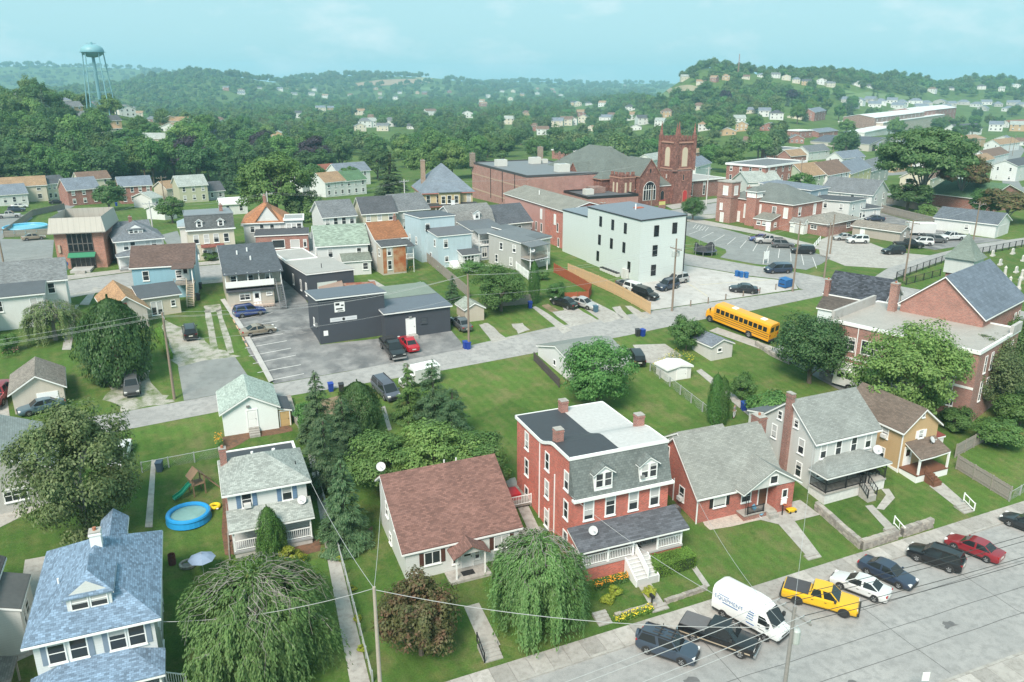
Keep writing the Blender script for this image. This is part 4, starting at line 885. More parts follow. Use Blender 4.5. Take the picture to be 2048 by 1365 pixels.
m=MB();m.poly([(d0*.3,-.1,5.2),(d0*.84,-.1,5.2),(d0*.57,-.1,8.3)]);m.build('front_gable',WS,root)
m=MB()
for P in([(d0*.24,-.35,4.9),(d0*.57,-.35,8.5),(d0*.57,5,8.5),(d0*.24,.6,4.9)],[(d0*.57,-.35,8.5),(d0*.9,-.35,4.9),(d0*.9,.6,4.9),(d0*.57,5,8.5)]):m.slab(P,.14)
m.build('gable_roof',ORR,root);W.row('F',(.2,.42,.66,.9),3.2,.7,1.4);W.win('F',d0*.57,5.9,.6,1.0);W.chimney(d0*.5,5.5)
A=Wing(root,d0*.98,d0*1.38,-.5,5,5.6,'flat',0,WS,membrane(rc(200,204,204)),wname='side_wall',rname='side_roof',para=.15);A.row('F',(.2,.5,.8),3.6,.8,1.1)
SBR=brick(rgb(166,88,70,.72));A=Wing(root,d0*.3,d0*1.5,-5.5,-.6,3.4,'shedF',.3,SBR,shingle(rc(98,102,108)),wname='shop_wall',rname='shop_roof',over=.2);A.win('F',4.2,.9,2.2,1.5,rails=0);A.win('F',7.3,.9,1.6,1.4,rails=0);A.win('F',9.2,.9,.5,1.4,rails=0)
PG2=shingle(rc(176,196,180),.5,.2,.3);W=house('green_roofed_house','white house with mottled pale green shingle gable roof',(634,490),(735,484),5.2,8.5,5.1,'gx',2.7,WS,PG2);W.row('F',(.25,.82),2.9,.7,1.4);W.row('L',(.4,),3.0,.7,1.3)
A=Wing(W.root,W.w*.45,W.w*1.0,-2.6,-.02,2.5,'shedF',.8,WS,shingle(rc(150,160,148)),wname='rear_wall',rname='rear_roof',over=.2);A.win('F',A.flen('F')*.8,.9,.8,1.1)
DGY=plain('charcoal_paint',rgb(86,92,102,.55),.8,var=.1,scale=1);WRF=membrane(rc(214,212,206),4,.3)
W=house('charcoal_garage','long charcoal garage with dirty white flat roof and white roller door',(614,553),(707,542),4.2,13.0,4.0,'shedB',.5,DGY,WRF,'garage',over=.12);d0=W.w
MB().box(d0*.2,d0*.62,-.08,-.01,0,3.0).build('roller_door',siding(wc(214,226,220),.5),W.root);W.win('L',4,1.2,.6,1.6,rails=0);W.win('L',8.5,1.2,.6,1.6,rails=0);W.win('L',.9,1.0,.6,1.9,rails=0)
Wing(W.root,-.02,d0*.72,13.02,22,4.2,'flat',0,DGY,WRF,wname='back_wall',rname='back_roof',over=.08,para=.12);W.vent(d0*.45,3.5,.7,.06,BLACK)
RUST=ground_mat('rusty_sheet',rgb(196,128,104,.5),rgb(178,92,66,.5),rgb(206,180,160,.5),.6,1.5,14,f3=.4)
W=house('rusty_shed','low shed with patchy rusty metal roof between garage and rust-stained house',(690,596),(757,592),2.4,7.0,2.3,'shedF',.5,WS2,RUST,'shed',over=.2);Wing(W.root,-3.5,-.05,3.0,8.5,2.5,'shedL',.5,WS2,plain('pinkish_sheet',rgb(204,176,160,.5),.7,var=.25),wname='side_wall',rname='side_roof',over=.15)
CR=membrane(rc(126,136,148),3,.15);W=hx('charcoal_workshop','tall charcoal block workshop with two white wall signs facing the alley',14.6,105.0,9.2,6.4,4,5.9,'shedB',.35,DGY,CR,'workshop',over=.25);root=W.root
def letters(txt,size,mtx,parent,mat,name='lettering',xs_=1.0):
 c=bpy.data.curves.new(name,'FONT');c.body=txt;c.size=size;c.align_x='CENTER';c.extrude=.004;c.space_character=1.05
 t=bpy.data.objects.new(name,c);me=bpy.data.meshes.new_from_object(t);bpy.data.objects.remove(t);me.name=name;me.materials.clear();me.materials.append(mat)
 o=link(name,me,parent);o.matrix_local=mtx@Matrix.Rotation(R(90),4,'X')@Matrix.Diagonal((xs_,1,1,1));return o
s1=MB().box(2.2,3.6,-.06,-.003,4.2,5.6).build('upper_sign',WHITE,root);
for a in((2.35,2.9,5.15,5.45),(3.1,3.45,5.0,5.2),(2.4,3.3,4.55,4.75),(2.6,3.4,4.3,4.4)):MB().box(a[0],a[1],-.075,-.061,a[2],a[3]).build('sign_mark',BLACK,s1)
s2=MB().box(1.5,5.2,-.06,-.003,2.9,3.45).build('long_sign',plain('sign_white',(.6,.62,.64,1),.6),root);MB().cyl((3.35,-.062,3.17),(3.35,-.075,3.17),.2,.2,14).build('round_emblem',BLACK,s2)
for x0_,x1_ in((1.75,2.9),(3.8,5.0)):MB().box(x0_,x1_,-.066,-.061,3.1,3.24).build('faded_mark',plain('faded_letter',(.48,.5,.53,1),.7),s2)
MB().box(.5,1.1,-.06,-.003,1.1,1.8).build('meter_box',WHITE2,root);W.win('L',3.0,2.0,.5,.9,rails=0);MB().box(-.3,-.02,.8,1.3,2.2,2.7).build('wall_box',ALU,root)
A=Wing(root,8.6,18.2,-1.9,9.3,3.7,'shedF',.75,DGY,CR,wname='low_wall',rname='low_roof',over=.25);A.door('F',.38,.3,w=1.25,h=2.2);A.win('F',5.6,1.7,.75,.75,mat=DGY,glass=plain('dark_infill',(.06,.07,.08,1),.8));A.o=.25
MB().box(11.6,13.0,-2.9,-1.92,-.6,.28).build('door_step',CONC,root);MB().slab([(8.6,3.6,4.27),(18.3,3.6,4.27),(18.3,9.4,4.66),(8.6,9.4,4.66)],.03).build('green_roof_patch',membrane(rc(158,172,158),3,.25),root)
MB().box(12.0,12.4,-2.1,-1.92,2.7,2.9).build('door_lamp',ALU,root)
RSW=ground_mat('rust_stained_siding',rgb(206,176,140,.72),rgb(190,120,72,.72),rgb(176,92,52,.72),.5,.7,8,f3=.25);W=house('rust_stained_house','narrow white house with orange-brown roof and rust-streaked back wall',(751,477),(813,471),6.0,8.5,5.8,'gx',2.3,WS2,shingle(rc(184,126,88)),over=.25);d0=W.w;root=W.root
A=Wing(root,.05,d0*.76,-3.0,-.02,5.0,'shedF',.6,siding(wc(214,206,192)),shingle(rc(100,104,108)),wname='rear_wall',rname='rear_roof',over=.2);A.win('F',1.3,3.4,.6,1.3);A.win('F',1.3,.9,.65,1.5);MB().box(2.1,d0*.76-.06,-3.03,-3.003,.2,4.8).build('rusty_panel',RSW,root);MB().box(.15,.8,-3.03,-3.003,.2,4.8).build('rusty_panel',RSW,root)
MB().box(d0*.77,d0,-3.2,-.05,2.3,2.45).build('balcony_floor',WOODG,root);railing(root,(d0*.77,-3.15,2.45),(d0,-3.15,2.45),.9);MB().box(d0-.1,d0,-3.2,-3.1,-.5,4.7).build('post',WHITE,root);MB().slab([(d0*.74,-3.5,4.75),(d0+.2,-3.5,4.75),(d0+.2,-.1,5.4),(d0*.74,-.1,5.4)],.1).build('balcony_roof',shingle(rc(100,104,108)),root)
A.row('L',(.5,),3.2,.6,1.2);W.row('L',(.3,.7),3.2,.7,1.3);W.row('L',(.5,),.9,.7,1.3);W.chimney(d0*.9,4.2,.9,.45,.45)
PBL=siding(wc(206,228,236));W=house('pale_blue_house','tall pale blue flat-roofed house with lower front block and small glazed porch',(841,440),(909,434),8.0,8.0,8.1,'shedB',.25,PBL,membrane(rc(112,116,124)),over=.15);d0=W.w;root=W.root
W.win('F',1.4,6.0,.7,1.2);A=Wing(root,d0*.15,d0*1.12,-5.5,-.02,5.7,'shedF',.5,PBL,membrane(rc(132,134,140)),wname='front_wall',rname='front_roof',over=.15);A.win('F',1.5,3.6,.7,1.4);A.win('F',1.6,1.0,.6,.9);A.win('L',1.5,3.7,.6,1.2);A.win('L',3.5,.8,.6,1.3);A.win('F',4.7,1.2,.4,.9);W.row('L',(.3,.7),3.2,.6,1.2)
MB().box(.8,1.4,-.9,-.4,5.8,7.0).build('chimney',BLACK,root);B_=Wing(root,d0*.72,d0*1.2,-7.6,-5.52,2.3,'shedF',.5,WS2,membrane(rc(110,112,116)),wname='porch_wall',rname='porch_roof',over=.25)
for k in range(4):B_.win('F',.5+.7*k,1.0,.5,1.0,rails=1,fr=.05)
m=MB();m.prism([(d0*.45,-5.55,-.3),(d0*.45,-5.55,1.0),(d0*.45,-7.4,.1),(d0*.45,-7.4,-.3)],(1.6,0,0));m.build('cellar_hatch',WHITE,root)
GMB=shingle(rc(160,162,160));W=house('gambrel_house','grey gambrel-roofed house with white dormer and white rear balcony wing',(905,448),(988,441),5.4,8.0,5.2,'gamx',3.2,siding(wc(180,184,186)),GMB,over=.25);d0=W.w;root=W.root;W.dormer(d0*.6,1.3,1.2,y=.3,n=1,depth=1.5,rise=.45,ww=.65,wh=.95,z=5.8);W.chimney(d0*.25,5.0,1.2,mat=WHITE)
A=Wing(root,d0*.12,d0*.86,-7.0,-.02,5.1,'shedF',.6,siding(wc(232,236,234)),membrane(rc(130,136,142)),wname='rear_wall',rname='rear_roof',over=.2);A.row('L',(.3,.75),3.3,.6,1.2);A.row('L',(.55,),.8,.6,1.2);a_,b_=d0*.14,d0*.9
MB().slab([(a_,-10.0,4.9),(b_+.2,-10.0,4.9),(b_+.2,-7.05,5.3),(a_,-7.05,5.3)],.14).build('balcony_roof',membrane(rc(150,156,160)),root);MB().box(a_,b_,-9.8,-7.05,2.5,2.65).build('balcony_floor',WHITE,root);railing(root,(a_,-9.7,2.65),(b_,-9.7,2.65),.95,None,.5);railing(root,(a_,-9.7,2.65),(a_,-7.1,2.65),.95,None,.5);railing(root,(b_,-9.7,2.65),(b_,-7.1,2.65),.95,None,.5)
for x_ in(a_+.05,(a_+b_)/2,b_-.05):MB().box(x_-.08,x_+.08,-9.78,-9.62,-1,4.85).build('post',WHITE,root)
MB().box(a_,b_,-9.6,-7.05,-2,2.48).build('lower_room',siding(wc(196,204,212)),root);window(root,Matrix.Translation((a_+1.2,-9.6,.4)),.9,1.7,mull=1,rails=0);window(root,Matrix.Translation((a_+3.0,-9.6,.4)),.7,1.7,rails=0)
W=house('dark_roofed_house','grey house with plain dark slate roof between gambrel house and pink wall',(985,448),(1062,440),4.6,10,4.5,'gx',3.0,siding(wc(182,186,190)),shingle(rc(108,114,122)));W.row('F',(.3,.7),2.5,.7,1.2)
W=house('grey_balcony_house','grey double house with rear balcony, satellite dish and white side wing',(1042,485),(1101,473),5.3,8.5,5.2,'shedF',.7,GREYS,membrane(rc(142,148,152)),over=.2);d0=W.w;root=W.root;W.row('L',(.2,.6),3.3,.7,1.2);W.row('L',(.3,.75),.8,.6,1.3);W.win('F',d0*.72,1.2,1.1,1.0,mull=1);W.door('F',.9,.3)
c_=d0*.58;MB().box(.0,c_,-2.4,-.02,2.5,2.65).build('balcony_floor',WOODG,root);railing(root,(.0,-2.35,2.65),(c_,-2.35,2.65),.95,WOODG,.2);MB().slab([(-.2,-2.7,4.8),(c_+.2,-2.7,4.8),(c_+.2,0,5.25),(-.2,0,5.25)],.12).build('balcony_roof',membrane(rc(142,148,152)),root);MB().slab([(-.1,-2.6,2.3),(c_+.1,-2.6,2.3),(c_+.1,0,2.48),(-.1,0,2.48)],.1).build('porch_roof',plain('pale_tin',(.5,.52,.54,1),.5),root)
for x_ in(.05,c_-.05):MB().box(x_-.07,x_+.07,-2.4,-2.26,-1,4.75).build('post',WHITE,root)
dish(root,(.5,-2.4,3.6),.45,-.4);W.win('F',d0*.3,3.2,.8,1.2);W.win('F',d0*.35,.8,.8,1.2);A=Wing(root,d0*.6,d0*1.02,.5,12,5.3,'shedF',.7,GREYS,membrane(rc(128,134,138)),wname='side_wall',rname='side_roof',z0=0)
RB3=brick(rgb(206,100,78,.78),(.5,.4,.36,1));PKB=plain('pink_washed_brick',rgb(206,160,152,.72),.9,var=.15,scale=.8);W=hx('long_brick_building','long red and pink brick building with grey gabled roof beside white block',69.6,143.2,10.6,9.0,2,7.8,'gy',1.5,RB3,shingle(rc(170,170,160),.4,.16,.12),'building',over=.3);root=W.root
for u,z_ in((2.2,5.0),(4.3,5.0)):W.win('F',u,z_,.75,1.8,rails=0,fr=.05,mat=BLACK,glass=DGLASS)
W.win('F',4.3,2.4,.8,1.4);MB().box(2.7,3.7,-.06,-.003,1.1,3.6).build('bricked_door',plain('dark_red_boards',(.2,.05,.035,1),.8),root);W.door('F',.4,.0,w=1.1,h=2.2,mat=BLACK);W.row('L',(.35,),3.2,.6,1.7,rails=0,fr=.05,glass=DGLASS);W.row('L',(.3,),.2,.6,1.7,rails=0,glass=DGLASS);MB().box(-.02,.0,0,0.01,0,1).build('corner_strip',RB3,root);MB().box(-.12,-.02,-.12,-.02,0,7.6).build('downpipe',WHITE,root);MB().box(-.05,-.003,3.9,4.9,4.4,6.6).build('boarded_window',WHITE,root)
B_=Wing(root,.02,10.6,9.02,30,7.78,'gy',1.5,PKB,shingle(rc(170,170,160),.4,.16,.12),wname='pink_wall',rname='pink_roof',over=.28);B_.row('L',(.08,.2,.32),2.0,.7,1.7,rails=0,glass=DGLASS);MB().box(-.05,-.003,10.3,11.3,4.6,6.8).build('boarded_window',WHITE,root);B_.row('L',(.5,.56,.62),3.2,.5,1.6,rails=0,glass=DGLASS);B_.vent(3.0,18,.9,.1)
MB().box(.6,5.2,-3.0,-.05,.0,.9).build('back_deck',WOODG,root);stairs(root,4.2,-3.0,.9,-5.4,0,1.2,6)
WBK=siding(wc(226,236,232),.32,stain=.05);W=hx('white_block','tall plain white apartment block with narrow black windows',70.3,115.4,9.4,17.2,4,10.9,'shedL',.3,WBK,membrane(rc(150,160,172),3,.12),'apartment block',over=.1,trim=BLACK);root=W.root;BW=dict(rails=1,fr=.05,mat=BLACK,glass=DGLASS,sill=False)
for u in(4.6,8.6,12.6):
 W.win('L',u,8.0,.75,1.75,**BW);W.win('L',u+.2,4.6,.75,1.75,**BW)
W.win('L',3.0,1.5,.75,1.75,**BW);W.win('L',13.2,1.5,.75,1.75,**BW)
for u,z_ in((3.2,8.0),(7.0,8.2),(3.1,4.6),(3.0,1.2)):W.win('F',u,z_,.9,1.8,**BW)
W.vent(5,9,1.0,.12);MB().box(5.6,7.2,9.5,10.6,11.1,11.4).build('roof_hatch',plain('hatch_red',(.4,.12,.07,1),.7),root);MB().box(9.3,9.45,-.12,0,0,10.9).build('downpipe',BLACK,root)
for k in range(7):MB().box(-1.0,-.35,5.2+.85*k,5.75+.85*k,-.4,.75).build('meter_cabinet',plain('meter_white',(.6,.6,.58,1),.6),root);MB().box(-1.02,-.33,5.2+.85*k,5.75+.85*k,.752,.9).build('meter_lid',BLACK,root)
for k in range(2):MB().box(-.55,-.1,2.9+.9*k,3.6+.9*k,.0,1.9).build('heat_pump',plain('meter_white',(.6,.6,.58,1),.6),root)
A=Wing(root,.3,9.2,17.3,27,9.0,'shedL',.3,WBK,membrane(rc(158,172,182),3,.12),wname='rear_wall',rname='rear_roof',over=.1,trim=BLACK);A.chimney(8.6,25.5,.6,.8,.8)
W=house('turreted_house','cream stone house with steep octagonal slate roof and tall chimney',(846,383),(945,379),6.4,15,6.4,'hip',6.0,plain('cream_stone',rgb(214,198,158,.72),.85,var=.15,scale=1.2),shingle(rc(150,164,178),.4,.25,.12),over=.6,trim=plain('pink_trim',rgb(206,130,120,.7),.6));d0=W.w;root=W.root
W.row('F',(.1,.3,.42,.68,.92),3.4,.9,1.9);W.row('L',(.2,.5,.8),3.4,.9,1.9);MB().box(d0*.3,d0*.72,-1.6,0,-2,6.3).build('bay',plain('cream_stone',rgb(214,198,158,.72),.85),root);MB().slab([(d0*.26,-2.1,6.3),(d0*.76,-2.1,6.3),(d0*.6,2,8.2),(d0*.4,2,8.2)],.15).build('bay_roof',shingle(rc(150,164,178),.4,.25,.12),root)
for x_ in(d0*.38,d0*.5,d0*.64):window(root,Matrix.Translation((x_,-1.6,3.4)),.9,1.9)
W.chimney(d0*.02+1.2,8,5.5,1.1,1.1,brick(rgb(176,142,112,.7)));porch(W,-1,d0*1.05,3.0,.4,3.2,2.9,5,membrane(rc(80,82,86)),rail=False)
PBR=brick(rgb(188,122,112,.75),None,1.2,.2);W=hx('brick_warehouse','big pink brick hall with flat grey roof and rooftop machines',84.5,197.5,24,42,1,8.9,'flat',0,PBR,membrane(rc(150,156,160),5,.15),'hall',over=.02,para=.35,trim=plain('dark_coping',(.06,.06,.065,1),.6));root=W.root
for x_,y_,s_ in((2.5,27,3.2),(15,30,3.2),(19,31,2),(12,5.5,3.6)):ac_unit(x_,y_,9.0,s_,root)
for u in(8,17,26):MB().box(-.12,-.01,u,u+.25,0,8.7).build('downpipe',BLACK,root)
MB().box(-.04,-.003,0,42,5.6,5.9).build('stone_band',plain('pale_band',rgb(210,180,160,.7),.8),root);MB().box(-.04,-.003,0,42,1.0,1.4).build('stone_band',plain('pale_band',rgb(210,180,160,.7),.8),root);W.chimney(-.2,41,3.0,1.4,1.4,brick(rgb(150,128,110,.7)),z=8.9);W.chimney(23,41,4.2,1.4,1.4,brick(rgb(170,150,128,.7)),z=8.9)
A=Wing(root,11,26,-14,-.02,4.4,'flat',0,PBR,membrane(rc(120,126,132)),wname='low_wall',rname='low_roof',over=.02,para=.4,trim=BLACK);ac_unit(13,-9,4.5,2.4,root);MB().box(16,20,-7,-3,4.5,6.0).build('roof_shed',brick(rgb(150,100,88,.7)),root)
W=house('white_garage','white block garage with flat pale roof beside the alley behind the walnut tree',(1076,722),(1160,752),2.6,7,2.6,'gx',.9,plain('white_block2',(.62,.64,.63,1),.85,var=.1),membrane(rc(168,172,168),3,.1),'garage',ang=-14,w=8.2,over=.25)if False else hx('white_garage','white block garage with grey-green roof beside the alley',42.6,84.0,8.2,9.5,5,2.5,'gx',1.3,plain('white_block2',(.62,.64,.63,1),.85,var=.1),membrane(rc(166,172,166),3,.1),'garage',over=.2)
MB().box(-.05,-.01,1,1.8,.2,2.0).build('side_door',WHITE,W.root);W.win('L',5.0,1.2,.5,.6,rails=0)
def shed(name,label,FL,FR,hr,d,eave,rise,wall,roofm,**kw):
 W=house(name,label,FL,FR,hr,d,eave,'gy',rise,wall,roofm,'shed',over=.2,**kw);return W
TSH=siding(wc(216,206,190));W=shed('garden_shed','tan garden shed with grey-green roof by the alley pole',(939,628),(968,614),2.0,3.6,2.0,.8,TSH,shingle(rc(186,196,184)),w=3.0,ang=2,flip=True)
W=shed('garden_shed','pale grey shed with slate roof and one small window',(1424,693),(1466,685),2.1,4.0,2.1,.75,siding(wc(226,226,222),.3,True),shingle(rc(146,156,168)));W.win('F',1.4,1.2,.6,.4,rails=0)
W=shed('metal_shed','low white metal shed with skylight panels on its roof',(1336,738),(1383,730),1.8,2.6,1.7,.3,plain('white_sheet',(.66,.67,.65,1),.6),plain('white_sheet',(.7,.71,.69,1),.6));W.door('F',.6,.05,w=1.4,h=1.5)
W=hx('tan_garage','tan sided garage with brown-grey gable roof at the left',-20.3,96.0,5.0,6.6,7,2.55,'gy',1.55,siding(wc(222,214,200)),shingle(rc(168,160,150)),'garage');MB().box(2.3,4.4,-.07,-.01,0,2.0).build('garage_door',WHITE,W.root)
W=house('grey_house','grey sided house with pale slate roof behind the big olive tree',(-70,990),(108,915),4.4,10.5,3.6,'gy',2.4,siding(wc(206,206,202)),shingle(rc(170,180,178),.5,.2,.12),ang=8,w=10.5,flip=True,over=.3);W.win('F',7.0,1.1,1.7,1.1,rails=1,mull=2);MB().box(2.0,4.2,-.07,-.01,-.2,2.2).build('garage_door',WHITE,W.root)
# stone church
def stone_mat():
 m,t,b,o=newmat('rough_red_stone');uv=uvn(t)
 v=nn(t,'ShaderNodeTexVoronoi');v.inputs['Scale'].default_value=1.6;t.links.new(uv,v.inputs['Vector'])
 c=mixc(t,v.outputs['Color'],rgb(128,88,80,.68),rgb(176,126,112,.72));e=nn(t,'ShaderNodeTexVoronoi',feature='DISTANCE_TO_EDGE');e.inputs['Scale'].default_value=1.6;t.links.new(uv,e.inputs['Vector'])
 t.links.new(mixc(t,ramp(t,e.outputs['Distance'],(.0,1),(.06,0)),c,rgb(96,66,60,.6)),b.inputs['Base Color']);b.inputs['Roughness'].default_value=.9;bump(t,b,e.outputs['Distance'],.5,.05);return m
STONE=M('stone',stone_mat);SANDS=plain('sandstone_trim',rgb(196,150,132,.7),.85);CHR=shingle(rc(132,142,136),.4,.2,.12)
W=hx('stone_church','red sandstone church with square pinnacled tower and great arched window',113.6,188.3,7.0,9,8,8.6,'gy',4.2,STONE,CHR,'church',base=8.6,over=.25,trim=SANDS);root=W.root
N_=Wing(root,-7.5,13,7,38,7.6,'hip',7.2,STONE,CHR,wname='nave_wall',rname='nave_roof',over=.4,trim=SANDS)
G_=Wing(root,-9.4,-4.2,15,21,7.5,'gx',3.5,STONE,CHR,wname='side_gable_wall',rname='side_gable_roof',over=.2,trim=SANDS)
def arch(w,h,n=8):return[(-w/2,0),(w/2,0),(w/2,h-w*.55)]+[(w/2*math.cos(math.pi*k/n),h-w*.55+w*.55*math.sin(math.pi*k/n))for k in range(1,n)]+[(-w/2,h-w*.55)]
def arched(root,mtx,w,h,mat,frame=None,lights=0,nm='arched_window',pm=None):
 fr=MB();A=arch(w+.3,h+.2);fr.prism([(x,0,z-.1)for x,z in A],(0,-.06,0));o=fr.build(nm,frame or SANDS,root,mtx=mtx)
 p=MB();p.prism([(x,-.063,z)for x,z in arch(w,h)],(0,-.012,0));p.build('pane',pm or mat,o)
 for k in range(1,lights+1):MB().box(-w/2+w*k/(lights+1)-.06,-w/2+w*k/(lights+1)+.06,-.12,-.06,0,h*.82).build('mullion',WHITE,o)
 if lights:MB().box(-w/2,w/2,-.13,-.06,h*.55,h*.55+.14).build('transom',WHITE,o)
 return o
IVORY=plain('ivory_louvre',rgb(226,212,186,.7),.7);arched(root,W.mtx('F',3.5,1.9),4.1,4.9,DGLASS,WHITE,4);MB().box(3.3,3.7,-.08,-.01,9.2,10.2).build('slit_window',BLACK,root)
T_=Wing(root,12.6,19.2,.6,7.2,17.4,'open',0,STONE,None,wname='tower_wall')
for f_ in 'FL':
 arched(root,T_.mtx(f_,3.3,10.2),1.9,5.2,IVORY,SANDS);MB().box(*((12.4,19.4,.42,.62)if f_=='F' else(12.42,12.62,.4,7.4)),9.4,9.75).build('string_course',SANDS,root)
arched(root,T_.mtx('F',4.2,.4),1.5,3.2,plain('red_church_door',(.42,.03,.03,1),.5),SANDS,nm='church_door');T_.win('F',3.3,6.4,.5,1.6,rails=0,mat=SANDS);T_.win('L',3.3,6.4,.5,1.6,rails=0,mat=SANDS)
MB().box(12.35,19.45,.35,7.45,16.5,16.9).build('cornice',SANDS,root)
m=MB()
for k in range(5):
 for(a,b)in(('y',.6),('y',7.0)):m.box(12.9+k*1.35,13.6+k*1.35,b-.15,b+.3,17.4,18.3)
 for b in(12.6,18.9):m.box(b-.02,b+.3,.9+k*1.35,1.6+k*1.35,17.4,18.3)
m.build('battlement',STONE,root)
for x_ in(12.7,19.1):
 for y_ in(.7,7.1):
  p=MB();p.box(x_-.5,x_+.5,y_-.5,y_+.5,9,18.6);p.lathe([(.62,18.6),(.0,22.2)],4,(x_,y_,0));p.build('pinnacle',STONE,root)
U_=Wing(root,-5.4,-.6,1.2,6.2,8.6,'open',0,STONE,None,wname='turret_wall')
for f_ in 'FL':
 for u in(1.6,3.2):MB().box(-.3,.3,-.06,-.01,0,2.6).build('lancet_window',IVORY,root,mtx=U_.mtx(f_,u,4.2))
m=MB()
for k in range(3):m.box(-5.3+1.7*k,-4.4+1.7*k,1.1,1.5,8.6,9.6);m.box(-5.5,-5.1,1.4+1.7*k,2.3+1.7*k,8.6,9.6)
m.build('battlement',STONE,root);MB().box(-5.5,-.5,1.1,6.3,8.0,8.3).build('string_course',SANDS,root)
for a,b,c_ in((-.6,0,4.8),(7.0,12.6,5.2)):
 P_=Wing(root,a,b,1.8,7,c_,'shedF',2.2,STONE,CHR,wname='porch_wall',rname='porch_roof',over=.15)
 if b>1:arched(root,P_.mtx('F',2.6,1.0),1.2,2.8,DGLASS,SANDS)
MB().box(-4.5,-3.0,21,22.5,9,10).build('roof_vent',WHITE,root);N_.chimney(-3.6,34,2.0)
sgn=thing('church_sign','small brick church notice board with yellow and blue panel on the lawn','sign',at(1318,418),R(8));MB().box(0,2.2,0,.3,-.3,1.0).build('sign_base',brick(rgb(170,90,76,.7)),sgn);MB().box(.1,2.1,.05,.25,1.002,2.0).build('panel',plain('panel_yellow',(.6,.55,.2,1),.5),sgn);MB().box(0,2.2,.0,.3,2.002,2.3).build('sign_cap',plain('cap_red',(.35,.05,.05,1),.6),sgn)
W=hx('brick_church_hall','low brick church annexe with flat white eaves right of the tower',138,203,16,14,10,5.2,'flat',0,brick(rgb(160,84,72,.7)),membrane(rc(210,206,200)),'building',over=.5,para=.1);W.win('F',2.8,.8,.8,3.6,rails=3);W.win('F',8,.8,.8,3.6,rails=3)
# brick hall with two square turrets
HB_=brick(rgb(186,102,80,.74));HR=shingle(rc(140,148,144),.4,.18,.1);W=hx('brick_hall','old brick hall with hip roof, blanked windows and two square turrets',126.0,142.6,12.4,17.0,17,6.4,'hip',3.3,HB_,HR,'hall',base=8.6,over=.3);root=W.root
BLK=dict(rails=0,fr=.12,glass=plain('white_infill',(.66,.66,.64,1),.7))
for u in(1.6,4.6,8.6):W.win('L',u,3.2,.9,2.1,**BLK)
W.win('L',4.6,3.2,.9,2.1);W.win('F',3.0,3.6,.9,1.8);W.win('F',9.2,3.4,.9,2.2,**BLK);W.win('L',12.2,2.0,.9,3.0,**BLK);W.win('L',14.2,.9,.7,2.2,**BLK);W.row('R',(.3,.7),3.4,.9,1.9)
A=Wing(root,-3.0,.3,14.5,18.5,10.0,'open',0,brick(rgb(176,110,92,.72)),None,wname='turret_wall')
for f_ in 'FL':A.win(f_,1.7,7.2,1.2,1.9,**BLK)
A.win('L',2.6,3.6,.6,1.4,**BLK);A.win('L',2.2,.6,.8,2.2,**BLK);MB().box(-3.15,.45,14.35,18.65,10.0,10.25).build('turret_cap',CONC,root);MB().box(-3.1,.4,14.4,18.6,6.4,6.7).build('string_course',brick(rgb(150,84,70,.7)),root)
B_=Wing(root,-1.6,1.0,8.6,11.2,8.6,'hip',.8,HB_,HR,wname='small_turret_wall',rname='small_turret_roof',over=.3)
for f_ in 'FL':
 for u in(.5,1.3,2.1):B_.win(f_,u,7.2,.5,.9,**BLK)
W.chimney(.6,12.2,2.2,.9,.9)
C_=Wing(root,-3.6,-.02,3.0,7.2,2.8,'shedL',.9,HB_,shingle(rc(160,160,150)),wname='lean_to_wall',rname='lean_to_roof',over=.25);C_.win('L',3.0,1.5,.9,.7);C_.win('L',1.6,1.5,.9,.7);C_.win('F',2.0,1.2,.8,.8);C_.door('L',.1,.1,w=1.0,h=2.2)
D_=Wing(root,1.5,14.5,-8.0,-.02,2.9,'hip',1.2,brick(rgb(170,104,88,.7)),shingle(rc(176,172,162)),wname='low_annexe_wall',rname='low_annexe_roof',over=.4);D_.win('L',3.2,1.4,1.4,.8,mull=1);D_.win('F',9,1.2,1.4,1.0,mull=1);E_=Wing(root,-.4,1.2,-3.5,-.05,2.6,'gy',.8,plain('white_porch',(.7,.71,.69,1),.6),shingle(rc(170,170,165)),wname='entry_wall',rname='entry_roof',over=.15);arched(root,E_.mtx('L',1.6,.1),1.2,2.2,plain('grey_door',(.5,.5,.5,1),.6),WHITE,nm='entry_door')
# brick church with white flat annexe, right
AB=brick(rgb(176,112,98,.74));W=hx('brick_church','brick church with big slate gable roof, white steeple and flat white-roofed school wing',83.2,60.6,13.6,18.0,20,7.9,'flat',0,AB,membrane(rc(214,210,202),4,.3),'church',base=3.3,over=.12,para=.18);root=W.root
for u in(3.2,8.0,12.4,15.8):
 for z_ in(.7,4.4):W.win('L',u,z_,2.5,1.7,rails=1,mull=2)
for u in(2.2,5.4,10.4,14.3):MB().box(-.1,-.02,u-.05,u+.05,-1,7.8).build('downpipe',WHITE,root)
MB().box(-.06,-.003,0,18,3.2,3.5).build('stone_band',WHITE,root);W.row('F',(.2,.35,.7,.85),1.2,.6,2.4,rails=2);W.row('F',(.2,.35,.7,.85),4.8,.6,2.0,rails=1)
MB().box(-.1,12.0,17.7,18.1,7.9,9.2).build('high_parapet',CONCW,root);MB().box(10.5,13.7,-.2,.2,7.9,9.0).build('high_parapet',CONCW,root)
C_=Wing(root,10.8,26.0,3.4,13.8,9.3,'gx',4.4,brick(rgb(184,108,90,.74)),shingle(rc(128,142,158),.7,.45,.14),wname='church_wall',rname='church_roof',over=.35);W.chimney(10.2,14.6,3.8,.95,.95,brick(rgb(176,110,92,.7)),z=8.0);C_.row('F',(.85,.95),5,.6,2.4,rails=0)
